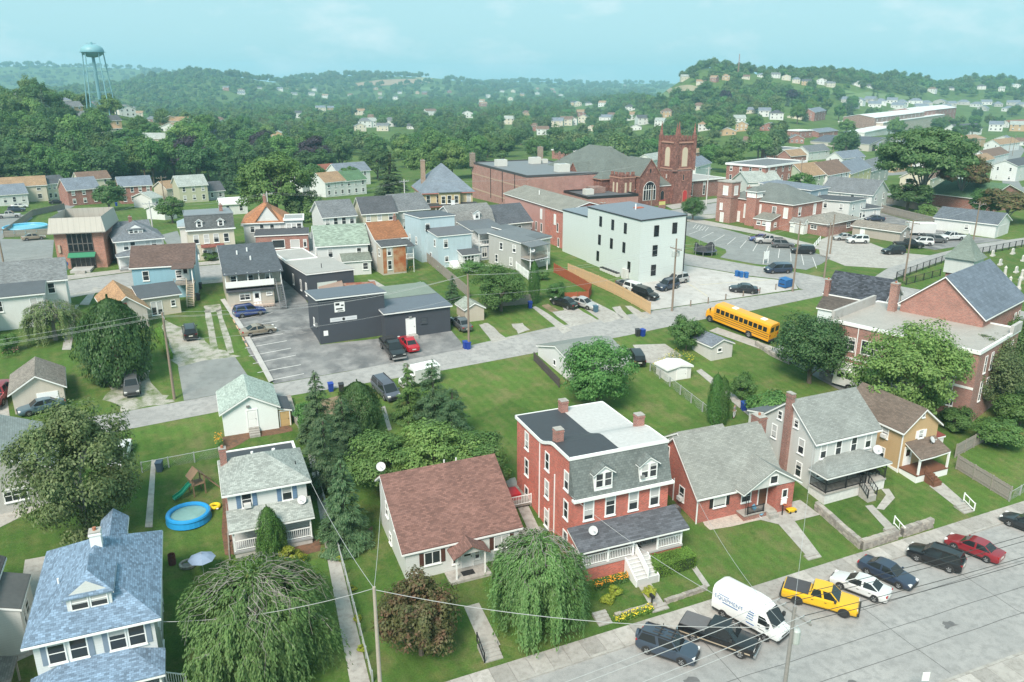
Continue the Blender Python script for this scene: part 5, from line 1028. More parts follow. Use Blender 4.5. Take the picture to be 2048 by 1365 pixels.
S_=Wing(root,34.2,37.8,13.2,16.8,9.4,'open',0,brick(rgb(170,92,78,.7)),None,wname='steeple_base');MB().box(33.9,38.1,12.9,17.1,9.3,11.7).build('belfry',siding(wc(222,230,226),.3),root);p=MB();p.lathe([(3.5,11.6),(2.3,12.5),(.0,15.4)],4,(0,0,0));o_=p.build('steeple_roof',shingle(rc(150,166,156),.4,.2,.12),root);o_.location=(36.0,15.0,.1);o_.rotation_euler=(0,0,R(45));MB().cyl((36.0,15.0,15.4),(36.0,15.0,16.6),.05,.05,6).build('finial',WHITE,root)
W=hx('black_roofed_house','white house with glittering black shingle roof and leaning lower brown roof',92.0,83.2,7.0,8.6,24,6.0,'gy',2.6,plain('pale_blue_white',(.62,.68,.7,1),.8,var=.06),shingle(rc(84,90,100),.4,.25,.6),over=.3);W.win('L',2.6,2.6,.7,1.3);W.win('L',6.6,2.6,.6,1.2);W.row('F',(.5,),3,.7,1.2);W.chimney(-.2,8.3,2.0,.7,.7,down=8)
Wing(W.root,-2.3,-.02,.5,8.5,4.1,'shedL',1.6,plain('pale_blue_white',(.62,.68,.7,1),.8),shingle(rc(112,104,98)),wname='lean_to_wall',rname='lean_to_roof',over=.2).win('L',5.0,2.0,.7,1.3)
W=hx('stone_hut','small stone hut with red doors behind the iron fence',104.0,92.5,3.6,5.2,20,2.4,'flat',0,plain('rubble_stone',(.36,.28,.22,1),.9,var=.35,scale=3),membrane(rc(130,128,120)),'shed',over=.15,para=.08);W.door('L',.4,0,w=1.8,h=1.9,mat=plain('red_boards',(.28,.06,.04,1),.7))
# right-hand streets
W=hx('white_garage','long white garage with dark grey roof behind the parked pickup',164.5,121.6,8.6,13.0,20,3.1,'gy',1.9,WS,shingle(rc(122,132,142)),'garage');MB().box(1.6,6.6,-.07,-.01,0,2.5).build('garage_door',siding(wc(230,232,228),.5),W.root);W.win('L',6.0,1.2,.7,1.0)
W=hx('long_shed','long low grey-brown shed with white door beside the parked cars',140.3,125.2,4.6,10.6,18,2.4,'gy',.9,siding(wc(196,188,178)),shingle(rc(170,162,150)),'shed');W.door('L',.78,0,w=.9,h=2.0);W.win('F',2.2,1.2,.6,.7)
def roofc(n):return{'grey':shingle(rc(142,148,152)),'brown':shingle(rc(150,124,108)),'dark':shingle(rc(104,108,114)),'red':shingle(rc(176,112,92)),'tan':shingle(rc(196,164,130)),'green':shingle(rc(110,150,112)),'pale':shingle(rc(200,210,204)),'white':plain('white_metal_roof',(.66,.67,.66,1),.5),'slate':shingle(rc(150,162,176))}[n]
def wallc(n):return{'white':WS,'cream':CREAM,'grey':GREYS,'brick':brick(rgb(172,90,72,.72)),'tan':siding(wc(206,178,140)),'yellow':siding(wc(232,222,176)),'green':siding(wc(190,208,184)),'blue':siding(wc(190,210,220)),'olive':siding(wc(206,208,180))}[n]
def town(name,label,FL,FR,hr,d,eave,roof,rise,wall,roofm,fl=3,nl=2,storeys=2,cat='house',**kw):
 W=house(name,label,FL,FR,hr,d,eave,roof,rise,wallc(wall),roofc(roofm),cat,**kw);hs=eave/storeys
 for s_ in range(storeys):
  z_=hs*s_+.28*hs+.1;W.row('F',[(k+.5)/fl for k in range(fl)],z_,.8,min(1.5,hs*.52))
  if nl:W.row('L',[(k+.5)/nl for k in range(nl)],z_,.75,min(1.4,hs*.5))
 return W
HSE=[('brick_terrace','three storey red brick terrace block with white cornice',(1532,331),(1612,326),8.6,14,8.6,'flat',0,'brick','grey',6,4,3),('green_roofed_house','low white house with pale green roof before the brick terrace',(1497,362),(1562,360),4.2,9,4,'gx',2.6,'white','pale',3,1,1),('dormered_house','pale green house with tan roof and two little dormers',(1612,351),(1655,348),5,9,5,'gx',3.4,'green','tan',4,2,2),('brown_roofed_house','white house with steep brown gable roof in the row',(1656,346),(1699,343),5.4,10,5.2,'gx',3.6,'white','brown',4,2,2),('yellow_house','yellow house with blue slate roof in the row',(1702,341),(1742,337),5.4,10,5.2,'gx',3.4,'yellow','slate',4,2,2),('grey_green_house','pale grey house with grey-green roof at row end by big tree',(1743,337),(1778,334),5.4,10,5.2,'gx',3.2,'grey','grey',3,1,2),('chimney_house','white house with wide grey roof and outside brick chimney',(1745,388),(1776,379),5.2,13,5,'gy',3,'white','grey',2,4,2),('flat_roofed_house','pale flat-roofed house behind the brick hall',(1622,381),(1657,374),6.6,14,6.6,'shedF',.5,'blue','slate',1,3,2),('flat_white_house','white flat-roofed house with brick chimney and long timber stair',(1700,405),(1733,398),5.2,12,5,'shedB',.4,'white','dark',2,3,2),('white_cottage','white cottage with red door and dark flat roof beside fence',(1718,418),(1762,414),3,6,2.9,'shedF',.3,'white','dark',2,1,1),('green_roofed_hall','pink brick hall with bright green metal roof at right edge',(1972,398),(2052,388),3.6,16,3.5,'gy',3.2,'brick','green',0,0,1),('corner_house','tall white house cut by the right edge above green roof',(2036,330),(2070,326),7,10,7,'gx',2,'white','dark',2,2,2),('grey_roofed_house','white house with slate roof behind the big round tree',(1920,340),(1952,334),5,9,4.8,'gx',2.5,'white','slate',3,2,2),('tan_roofed_house','white house with tan roof at the road junction',(1955,322),(1990,317),5.2,9,5,'gx',2.4,'white','tan',3,2,2),('gabled_white_house','white twin-gabled house with brown roof below utility poles',(1978,312),(2018,306),5.6,10,5.4,'gx',3,'white','brown',3,2,2),('brick_square_house','square tan brick house with tan pyramid roof',(1930,278),(1972,275),6.5,11,6,'hip',2.6,'tan','tan',2,2,2),('dark_gabled_house','white house with dark and green gable roofs near factory',(1915,258),(1965,256),6,12,6,'gx',4,'white','dark',3,2,2),('long_dark_hall','long low hall with dark blue roof in front of factory',(1840,302),(1905,298),5,22,5,'gx',3,'cream','dark',3,0,1),('slate_roofed_house','white house with slate roof and porch right of dark hall',(1880,318),(1930,312),5.5,11,5.5,'hip',2.5,'white','slate',3,2,2),('white_row_house','white house with grey roof and chimney above brown row roof',(1686,316),(1730,313),5,9,5,'gx',3,'white','slate',5,2,2),('grey_gabled_house','grey-roofed house between trees left of the dark pine',(1618,303),(1660,300),5,9,5,'gx',3,'white','grey',3,2,2),('orange_gabled_house','small brick house with orange roof left of slate gables',(1582,312),(1613,310),4.5,8,4.5,'gx',2.8,'brick','tan',2,2,1),('blue_roofed_hall','low hall with blue-grey roof among trees',(1638,264),(1676,262),4,14,4,'gx',2,'brick','slate',2,0,1),('flat_brick_shop','flat-roofed brick building among trees left of dark pine',(1598,262),(1625,261),5,12,5,'flat',0,'brick','white',3,1,1),('brick_manor','three storey brick house with slate roof on the rise',(1630,224),(1652,222),8,12,8,'gx',3,'brick','slate',4,2,3),('green_roofed_store','long store with green roof beside the hill road',(1612,232),(1645,230),4,16,4,'gx',2,'cream','green',3,0,1),('side_white_house','white house with porch to the right of the church tower',(1392,330),(1422,326),6,9,5.8,'gx',2.6,'white','slate',2,2,2),('orange_barn','orange brick flat building behind church tower',(1386,306),(1412,303),4.5,10,4.5,'gx',1.5,'brick','tan',2,0,1),('small_white_house','small white house with green-grey roof behind church roof',(1306,318),(1338,314),4.5,9,4.3,'gx',2.5,'white','pale',2,1,1),('low_brick_factory','long low brick works with skylights on grey roof behind church',(1180,303),(1248,297),5,26,5,'flat',0,'brick','grey',8,0,1),('white_long_house','long white building with dark gable roof at far left',(-20,390),(54,386),3.6,12,3.5,'gx',2.4,'white','slate',4,0,1),('pale_grey_house','pale house with dark roof beside the brick-fronted house',(92,366),(132,363),5.6,9,5.4,'gx',2,'cream','dark',4,0,2),('brick_fronted_house','brick-fronted house with broad grey roof left of round tree',(134,378),(198,374),5.2,9,5,'gx',3,'brick','slate',3,0,2),('porch_house','brick house with two storey white porch and central gable',(238,371),(303,368),5.8,9,5.6,'gx',2.4,'brick','slate',4,0,2),('brown_roofed_house','house with brown roof peeping up behind the grey roofs',(158,358),(220,355),5.2,8,5,'gx',2.2,'cream','brown',3,0,2),('olive_house','cream and olive house with pale roof and stepped rear wings',(357,371),(414,368),5.5,10,5.4,'gx',2.6,'olive','pale',3,0,2),('rusty_roofed_house','small house with rust-brown roof left of the olive house',(333,376),(358,374),3.6,8,3.5,'gx',2,'cream','tan',1,0,1),('grey_annexe','low grey house beside the spruce',(415,382),(448,380),3,9,3,'gx',2.4,'grey','dark',2,0,1),('white_roofed_shed','white shed with bright white metal roof before the lime tree',(442,408),(494,405),3,7,2.9,'gx',1.2,'white','white',2,0,1),('grey_roofed_house','white house with grey roof left of the yellow-roofed shops',(646,432),(711,427),5.4,9,5.2,'gx',2.6,'white','grey',4,0,2),('small_green_shed','little white shed with bright green roof',(646,414),(690,411),3,6,2.9,'gx',1.2,'white','green',2,0,1),('dormer_house','cream house with dark roof and white shed dormer',(725,425),(792,421),5.2,9,5,'gx',2.8,'cream','dark',3,0,2),('grey_plain_house','grey house with plain dark grey roof behind tall pole',(793,421),(857,416),5.0,10,5,'gx',2.8,'grey','grey',2,0,2),('slate_gabled_house','white house with slate gable left of the twin roofs',(604,362),(638,359),5,9,5,'gx',2.6,'white','slate',2,0,2),('twin_roofed_house','white house under a tan and brown roof in the far row',(650,364),(690,361),5,9,5,'gx',2.6,'white','tan',3,0,2),('green_half_house','white house under a green roof in the far row',(690,361),(732,358),5,9,5,'gx',2.6,'white','green',3,0,2),('red_roofed_house','white house with reddish roof behind the twin roofs',(648,344),(676,342),5,8,5,'gx',2.6,'white','red',2,0,2),('slate_pair_house','white house with slate roofs and gable behind the twin roofs',(676,344),(740,340),5.5,9,5.5,'gx',2.8,'white','slate',3,0,2)]
HSE+=[('cream_house','cream house with brown roof among the right-hand trees',(1862,352),(1900,348),5,9,5,'gx',2.6,'cream','brown',3,2,2),('white_side_house','white house with dark roof beyond the huge spreading tree',(1800,300),(1838,297),5,10,5,'gx',2.6,'white','dark',3,2,2),('grey_side_house','grey house with slate roof beside the hangar',(1800,282),(1836,279),5,10,5,'gx',2.6,'grey','slate',3,2,2),('far_white_house','white gabled house with tan roof near the right edge',(2000,288),(2040,284),5.4,10,5.2,'gx',3,'white','tan',3,2,2),('red_side_house','small white house with red roof at the right edge',(2020,246),(2060,243),5,10,5,'gx',2.4,'white','red',3,2,2),('brick_side_shop','flat brick shop behind the brick terrace',(1560,300),(1606,297),5.5,12,5.5,'flat',0,'brick','grey',4,2,2),('white_flat_shop','long white flat-roofed shop right of the dark pine',(1730,262),(1790,256),5,16,5,'flat',0,'white','white',6,2,1),('tan_long_house','tan house with grey roof between yellow house and hangar',(1790,326),(1826,322),4.6,9,4.5,'gx',2.6,'tan','grey',3,2,1),('left_white_garage','white garage with grey roof beside the porch house',(303,396),(322,394),3,8,3,'gx',1.4,'white','pale',1,0,1),('low_white_shed','white shed roof behind the hip-roofed house',(328,420),(352,417),2.6,7,2.6,'gx',1.2,'white','grey',1,0,1)]
for a in HSE:town(*a[:11],fl=a[11],nl=a[12],storeys=a[13])
W=house('brick_factory','long pale and brick factory with white roofs in the distance',(1764,264),(1886,250),0,40,11,'flat',0,plain('factory_cream',rgb(206,196,180,.7),.85,var=.12),plain('white_metal_roof',(.66,.67,.66,1),.5),'factory');
for s_,z_ in((0,1.5),(1,5.5)):W.row('F',[(k+.5)/16 for k in range(16)],z_,1.6,2.2)
A=Wing(W.root,-6,W.w*.72,6,34,15.5,'gx',2.5,brick(rgb(150,110,92,.7)),plain('white_metal_roof',(.66,.67,.66,1),.5),wname='upper_wall',rname='upper_roof');A.row('F',[(k+.5)/12 for k in range(12)],11.8,2.2,2.4,rails=2)
B_=Wing(W.root,W.w*.73,W.w*1.45,10,44,16,'gx',3,brick(rgb(190,96,78,.72)),plain('white_metal_roof',(.66,.67,.66,1),.5),wname='brick_wing_wall',rname='brick_wing_roof');B_.row('F',[(k+.5)/9 for k in range(9)],11,2.4,3,rails=2);B_.row('F',[(k+.5)/9 for k in range(9)],5,2.4,3,rails=2)
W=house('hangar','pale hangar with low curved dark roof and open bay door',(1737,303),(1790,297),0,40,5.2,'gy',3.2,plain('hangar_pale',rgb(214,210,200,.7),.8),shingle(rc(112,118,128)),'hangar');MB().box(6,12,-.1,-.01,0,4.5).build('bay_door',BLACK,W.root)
SPOT=[(50,405,'left'),(130,296,'left'),(228,298,'left'),(310,298,'left'),(340,288,'left'),(357,258,'left'),(150,232,'left'),(40,300,'left'),(270,222,'left'),(440,252,'left'),(765,262,'mid'),(822,258,'mid'),(730,255,'mid'),(1072,262,'mid'),(1108,254,'mid'),(1085,270,'mid'),(1140,250,'mid'),(1165,246,'mid'),(1265,240,'mid'),(1225,236,'mid'),(1330,235,'mid'),(1180,262,'mid'),(975,196,'far'),(1045,192,'far'),(700,192,'far'),(760,190,'far'),(800,188,'far'),(850,189,'far'),(650,196,'far'),(590,190,'far'),(520,178,'far'),(560,182,'far'),(900,186,'far'),(1370,160,'hill'),(1425,163,'hill'),(1400,168,'hill'),(1450,160,'hill'),(1490,158,'hill'),(1520,154,'hill'),(1550,156,'hill'),(1590,166,'hill'),(1610,170,'hill'),(1640,168,'hill'),(1710,170,'hill'),(1740,176,'hill'),(1660,174,'hill'),(1345,166,'hill'),(1250,172,'hill'),(1290,170,'hill'),(1570,160,'hill'),(1690,205,'estate'),(1712,207,'estate'),(1735,204,'estate'),(1758,208,'estate'),(1780,206,'estate'),(1802,210,'estate'),(1826,207,'estate'),(1850,211,'estate'),(1874,208,'estate'),(1898,212,'estate'),(1922,209,'estate'),(1946,213,'estate'),(1970,209,'estate'),(1994,213,'estate'),(2020,210,'estate'),(2042,214,'estate'),(1700,213,'estate'),(1790,216,'estate'),(1890,219,'estate'),(1960,221,'estate'),(2010,222,'estate'),(1745,214,'estate'),(1840,218,'estate'),(2030,262,'right'),(2040,290,'right'),(1985,262,'right'),(1998,285,'right'),(1820,332,'right'),(1850,330,'right'),(1872,338,'right'),(1590,286,'right'),(1740,300,'right'),(1480,262,'right'),(1500,290,'right'),(1450,270,'right'),(1900,180,'hill'),(1960,178,'hill'),(2000,182,'hill'),(2030,176,'hill'),(1860,184,'hill')]
random.seed(21);SPOT+=[(random.uniform(640,1290),random.uniform(196,268),'mid')for _ in range(26)]+[(random.uniform(20,600),random.uniform(205,285),'left')for _ in range(14)]+[(random.uniform(1300,1560),random.uniform(205,262),'mid')for _ in range(8)]+[(random.uniform(430,1200),random.uniform(178,192),'far')for _ in range(14)]
WHR={'left':'among the trees below the water tower','mid':'in a gap of the woods behind the town','far':'small in the hazy valley','hill':'on the wooded hill to the right','estate':'in the grey-roofed estate below the hill','right':'between trees in the right-hand streets'}
random.seed(11)
for px_,py_,wh in SPOT:
 c=at(px_,py_);rr=math.hypot(c.x,c.y);big=1.0 if rr<900 or wh=='hill' else 1.3
 wn=random.choice(['white','white','white','cream','brick','tan'])if wh!='estate' else random.choice(['white','grey']);rn=random.choice(['grey','brown','dark','slate','tan','pale'])if wh!='estate' else 'slate'
 w_,d_=random.uniform(9,14)*big,random.uniform(7,9)*big;e_=random.choice([3.2,5.2,5.4])*big if wh!='estate' else 3.2*big;an=math.degrees(-math.atan2(c.x,c.y))+random.uniform(-25,25)
 W=hx('distant_house','distant %s house with %s roof %s'%(wn,rn,WHR[wh]),c.x-w_/2,c.y,w_,d_,an,e_,random.choice(['gx','gx','gy','hip']),2.4*big,wallc(wn),roofc(rn),base=c.z,group='distant houses '+WHR[wh])
 n=3
 for s_ in range(1 if e_<4*big else 2):W.row('F',[(k+.5)/n for k in range(n)],e_/(1 if e_<4*big else 2)*s_+1.0*big,1.1*big,1.3*big)
wt=at(198,262);wt=Vector((-148,541,0))if False else wt
def water_tower():
 d=ray(194,165);s=560/math.hypot(d[0],d[1]);x,y=d[0]*s,d[1]*s;z=tzf(x,y)
 r=thing('water_tower','pale blue water tower on tall legs above the trees','water tower',(x,y,z));WB=plain('tower_blue',rgb(150,206,218,.6),.5,var=.06)
 top=62.5-z;m=MB();R0=5.9;m.lathe([(0.6,top-7.4),(3.2,top-7.1),(R0-.5,top-5.7),(R0+.5,top-4.4),(R0+.5,top-3.5),(R0,top-2.1),(4.4,top-.8),(2.0,top-.15),(0,top)],24);m.build('tank',WB,r,smooth=True)
 m=MB();m.lathe([(R0+.3,top-4.5),(R0+1.2,top-4.5),(R0+1.2,top-4.3),(R0+.3,top-4.3)],24);m.build('catwalk',WB,r);MB().cyl((0,0,-2),(0,0,top-7.1),.9,.9,12).build('riser_pipe',WB,r)
 for k in range(5):a=k*math.pi*.4+.3;MB().cyl((math.cos(a)*8.6,math.sin(a)*8.6,-3),(math.cos(a)*5.9,math.sin(a)*5.9,top-4.6),.33,.33,8).build('leg',WB,r)
 for zz in(top*.33,top*.62):
  m=MB()
  for k in range(5):
   a,b=k*math.pi*.4+.3,(k+1)*math.pi*.4+.3;q=8.6+(5.9-8.6)*(zz+3)/(top-1.6);m.cyl((math.cos(a)*q,math.sin(a)*q,zz),(math.cos(b)*q,math.sin(b)*q,zz),.12,.12,6)
  m.build('brace_ring',WB,r)
 MB().cyl((0,0,top),(0,0,top+1.2),.8,.6,8).build('vent_cap',WB,r);m=MB();m.lathe([(2.6,top+.5),(2.7,top+.5),(2.7,top+.6),(2.6,top+.6)],16);m.build('top_rail',WB,r)
water_tower()
def mast():
 p=at(1476,150);r=thing('radio_mast','thin red lattice radio mast on the right-hand hill','mast',p);m=MB()
 for a in range(3):m.cyl((1.2*math.cos(a*2.09),1.2*math.sin(a*2.09),0),(.5*math.cos(a*2.09),.5*math.sin(a*2.09),28),.18,.14,5)
 for k in range(12):
  for a in range(3):
   q0=1.2-.7*k/12;q1=1.2-.7*(k+1)/12;m.cyl((q0*math.cos(a*2.09),q0*math.sin(a*2.09),28*k/12),(q1*math.cos((a+1)*2.09),q1*math.sin((a+1)*2.09),28*(k+1)/12),.1,.1,4)
 m.build('lattice',plain('mast_red',(.4,.2,.18,1),.6),r);MB().cyl((0,0,28),(0,0,33),.12,.08,5).build('antenna',WHITE,r)
mast()
# trees and shrubs
BARK=plain('bark',(.16,.125,.10,1),.95,var=.35,scale=5);BARKG=plain('grey_bark',(.27,.25,.235,1),.95,var=.3,scale=5)
def leaf_mat(key,c1,c2,c3=None,hue=.03,trans=.3):
 def f():
  m=bpy.data.materials.new('foliage_'+key);m.use_nodes=True;t=m.node_tree;t.nodes.clear();o=nn(t,'ShaderNodeOutputMaterial')
  at_=nn(t,'ShaderNodeAttribute',attribute_name='tint');oi=nn(t,'ShaderNodeObjectInfo');tcx=nn(t,'ShaderNodeTexCoord')
  n=noise(t,1.3 if c3 else.55,4,tcx.outputs['Object'])
  a=mixc(t,at_.outputs['Fac'],c1,c2)
  if c3:a=mixc(t,ramp(t,n,(.48,0),(.62,1)),a,c3)
  else:a=mixc(t,.6,a,ramp(t,n,(.3,.65),(.7,1.3)),'MULTIPLY')
  hs=nn(t,'ShaderNodeHueSaturation');t.links.new(a,hs.inputs['Color'])
  t.links.new(math_(t,'ADD',.5-hue/2,math_(t,'MULTIPLY',oi.outputs['Random'],hue)),hs.inputs['Hue'])
  t.links.new(math_(t,'ADD',.78,math_(t,'MULTIPLY',math_(t,'FRACT',math_(t,'MULTIPLY',oi.outputs['Random'],9.7)),.45)),hs.inputs['Value'])
  d=nn(t,'ShaderNodeBsdfPrincipled');d.inputs['Roughness'].default_value=.55;d.inputs['Specular IOR Level'].default_value=.35;t.links.new(hs.outputs[0],d.inputs['Base Color'])
  tr=nn(t,'ShaderNodeBsdfTranslucent');t.links.new(mixc(t,1.0,hs.outputs[0],(1.15,1.2,.6,1),'MULTIPLY'),tr.inputs['Color'])
  mx=nn(t,'ShaderNodeMixShader');mx.inputs[0].default_value=trans;t.links.new(d.outputs[0],mx.inputs[1]);t.links.new(tr.outputs[0],mx.inputs[2]);t.links.new(mx.outputs[0],o.inputs[0]);return m
 return M(('leaf',key),f)
LF=dict(maple=leaf_mat('maple',(0.074,0.173,0.046,1),(0.140,0.273,0.074,1)),olive=leaf_mat('olive',(0.091,0.140,0.050,1),(0.206,0.256,0.107,1)),light=leaf_mat('light',(0.10,0.195,0.05,1),(0.175,0.29,0.085,1)),dark=leaf_mat('dark',(0.046,0.116,0.037,1),(0.099,0.190,0.066,1)),conif=leaf_mat('conifer',(.05,.115,.05,1),(.12,.19,.09,1)),spruce=leaf_mat('spruce',(0.074,0.140,0.099,1),(0.140,0.206,0.140,1)),red=leaf_mat('red',(.10,.125,.045,1),(.16,.165,.065,1),(.21,.13,.075,1)),weep=leaf_mat('weeping',(0.083,0.190,0.050,1),(0.165,0.289,0.099,1)),purple=leaf_mat('purple',(0.033,0.029,0.041,1),(0.066,0.050,0.066,1)),gold=leaf_mat('gold',(0.231,0.314,0.033,1),(0.396,0.430,0.066,1)),hedge=leaf_mat('hedge',(0.099,0.206,0.033,1),(0.190,0.314,0.058,1)),arb=leaf_mat('arborvitae',(0.050,0.132,0.029,1),(0.107,0.215,0.050,1)),farlight=leaf_mat('far_light',(.085,.15,.05,1),(.14,.21,.08,1),None,.06),mixed=leaf_mat('mixed',(0.066,0.140,0.046,1),(0.140,0.231,0.074,1),None,.05))
def unit(n,g):v=g.normal(size=(n,3));return v/np.linalg.norm(v,axis=1,keepdims=True)
def leaf_mesh(name,C,N,S,mat,g,asp=.6,T=None):
 n=len(C);N=N/np.maximum(np.linalg.norm(N,axis=1,keepdims=True),1e-6)
 if T is None:T=unit(n,g)
 T=T-N*np.sum(T*N,1,keepdims=True);T/=np.maximum(np.linalg.norm(T,axis=1,keepdims=True),1e-6);B=np.cross(N,T)
 a=S[:,None]*.5;b=a*asp
 V=np.stack([C-T*a,C+B*b*.9-T*a*.1,C+T*a,C-B*b*.9-T*a*.1],1).reshape(-1,3)
 me=np_mesh(name,V,np.arange(4*n).reshape(-1,4),mat)
 at_=me.attributes.new('tint','FLOAT','FACE');at_.data.foreach_set('value',g.random(n).astype(np.float32));return me
def clump_crown(name,g,R3,cz,n,leaf,mat,K=40,rc=.3,low=-.55,asp=.65,flat=.0,top=1.0,hollow=.5):
 """leaves gathered in clumps through the crown's volume; uneven outline, gaps between clumps"""
 D=unit(K*3,g);D=D[D[:,2]>low][:K];lob=1+.22*np.sin(D[:,0]*5+g.random()*6)*np.cos(D[:,1]*4+g.random()*6)
 rad=(hollow+(1-hollow)*g.random(len(D))**.45)*lob;cc=D*rad[:,None]*(1-rc*.8)
 rcs=rc*g.uniform(.6,1.25,len(D))
 i=g.integers(0,len(D),n);d=unit(n,g);d[:,2]=np.abs(d[:,2])*np.where(g.random(n)<.72,1,-.7);d[:,2]*=(1-flat)
 r=rcs[i]*g.uniform(.55,1.12,n);P=cc[i]+d*r[:,None]
 P[:,2]=np.where(P[:,2]>0,P[:,2]*top,P[:,2])
 C=P*np.array(R3)+np.array([0,0,cz]);Nn=d*.8+D[i]*.35+np.array([0,0,.35])+.55*unit(n,g)
 return leaf_mesh(name,C,Nn,leaf*g.uniform(.6,1.35,n),mat,g,asp),cc*np.array(R3)+np.array([0,0,cz])
def trunk_mesh(name,g,h,r,tips,mat,lean=(0,0)):
 m=MB();pts=[Vector((lean[0]*t+.06*h*.3*math.sin(t*5),lean[1]*t+.05*h*.3*math.sin(t*4+1),h*t-(.5 if t==0 else 0)))for t in(0,.2,.45,.7,1)]
 for k,(a,b)in enumerate(zip(pts[:-1],pts[1:])):m.cyl(a,b,r*(1.25-.22*k),r*(1.25-.22*(k+1)),7,False)
 for tp in tips:
  tp=Vector(tp);s=pts[2+int(g.integers(0,3))-0]if False else pts[int(g.integers(1,5))];md=s.lerp(tp,.5)+Vector((0,0,.12*(tp-s).length));m.cyl(s,md,r*.4,r*.24,5,False);m.cyl(md,tp,r*.24,r*.08,5,False)
 return m.mesh(name,mat,True)
PROTO={}
def tree_dec(key,seed,h,R,n,leaf,mat,K=42,rc=.3,trunk=.28,tr=.24,bark=None,low=-.55,flat=0.,zs=None,hollow=.5,asp=.65):
 g=np.random.default_rng(seed);ht=h*trunk;rz=(h-ht)/2*(zs or 1.0);cz=h-rz
 cm,cc=clump_crown('crown',g,(R,R,rz),cz,n,leaf,LF[mat],K,rc,low,asp,flat,hollow=hollow)
 tips=cc[g.permutation(len(cc))[:12]];PROTO[key]=('tree',trunk_mesh('trunk',g,cz,tr,tips,bark or BARK),cm,h,R)
def tree_con(key,seed,h,R,n,leaf,mat,tiers=16,droop=.28,base=.05,p=.85,asp=.3):
 g=np.random.default_rng(seed);nb=11;C=[];T=[]
 tz_=base+(1-base)*((np.repeat(np.arange(tiers),nb)+g.uniform(-.35,.35,tiers*nb))/tiers);tz_=np.clip(tz_,base,.985);az=g.uniform(0,6.28,tiers*nb)
 L_=R*(1-tz_)**p*g.uniform(.75,1.12,tiers*nb)+.12;wts=L_**1.6;i=g.choice(len(az),n,p=wts/wts.sum())
 s=g.random(n)**.55;rr=L_[i]*s;side=g.normal(size=n)*.16*L_[i]*(1.1-s*.5)
 x=np.cos(az[i])*rr-np.sin(az[i])*side;y=np.sin(az[i])*rr+np.cos(az[i])*side;z=tz_[i]*h-droop*rr*s+g.normal(size=n)*.05*h/tiers*4*.6
 C=np.stack([x,y,np.maximum(z,.05)],1);Tn=np.stack([np.cos(az[i]),np.sin(az[i]),-droop*np.ones(n)*1.4],1)+.45*unit(n,g);Nn=np.array([0,0,1.])+.5*unit(n,g)+np.stack([np.cos(az[i]),np.sin(az[i]),0*s],1)*.5
 tips=[(0,0,h*.9)];PROTO[key]=('tree',trunk_mesh('trunk',g,h*.93,R*.055+.06,tips,BARK),leaf_mesh('crown',C,Nn,leaf*g.uniform(.6,1.3,n),LF[mat],g,asp,Tn),h,R)
def tree_col(key,seed,h,R,n,leaf,mat,p=.5,asp=.45):
 g=np.random.default_rng(seed);z=g.random(n)**.85;az=g.uniform(0,6.28,n);prof=np.sin(np.clip(z*.92+.12,0,1)*math.pi)**p*(1+.13*np.sin(az*5+z*9)+.08*np.sin(az*9-z*14));r=R*prof*g.uniform(.72,1.05,n)
 d=np.stack([np.cos(az),np.sin(az),.25+0*z],1);C=np.stack([r*np.cos(az),r*np.sin(az),z*h],1);Tn=np.array([0,0,1.])+.5*unit(n,g)
 PROTO[key]=('shrub',trunk_mesh('trunk',g,h*.7,R*.12,[],BARK),leaf_mesh('crown',C,d+.5*unit(n,g),leaf*g.uniform(.6,1.3,n),LF[mat],g,asp,Tn),h,R)
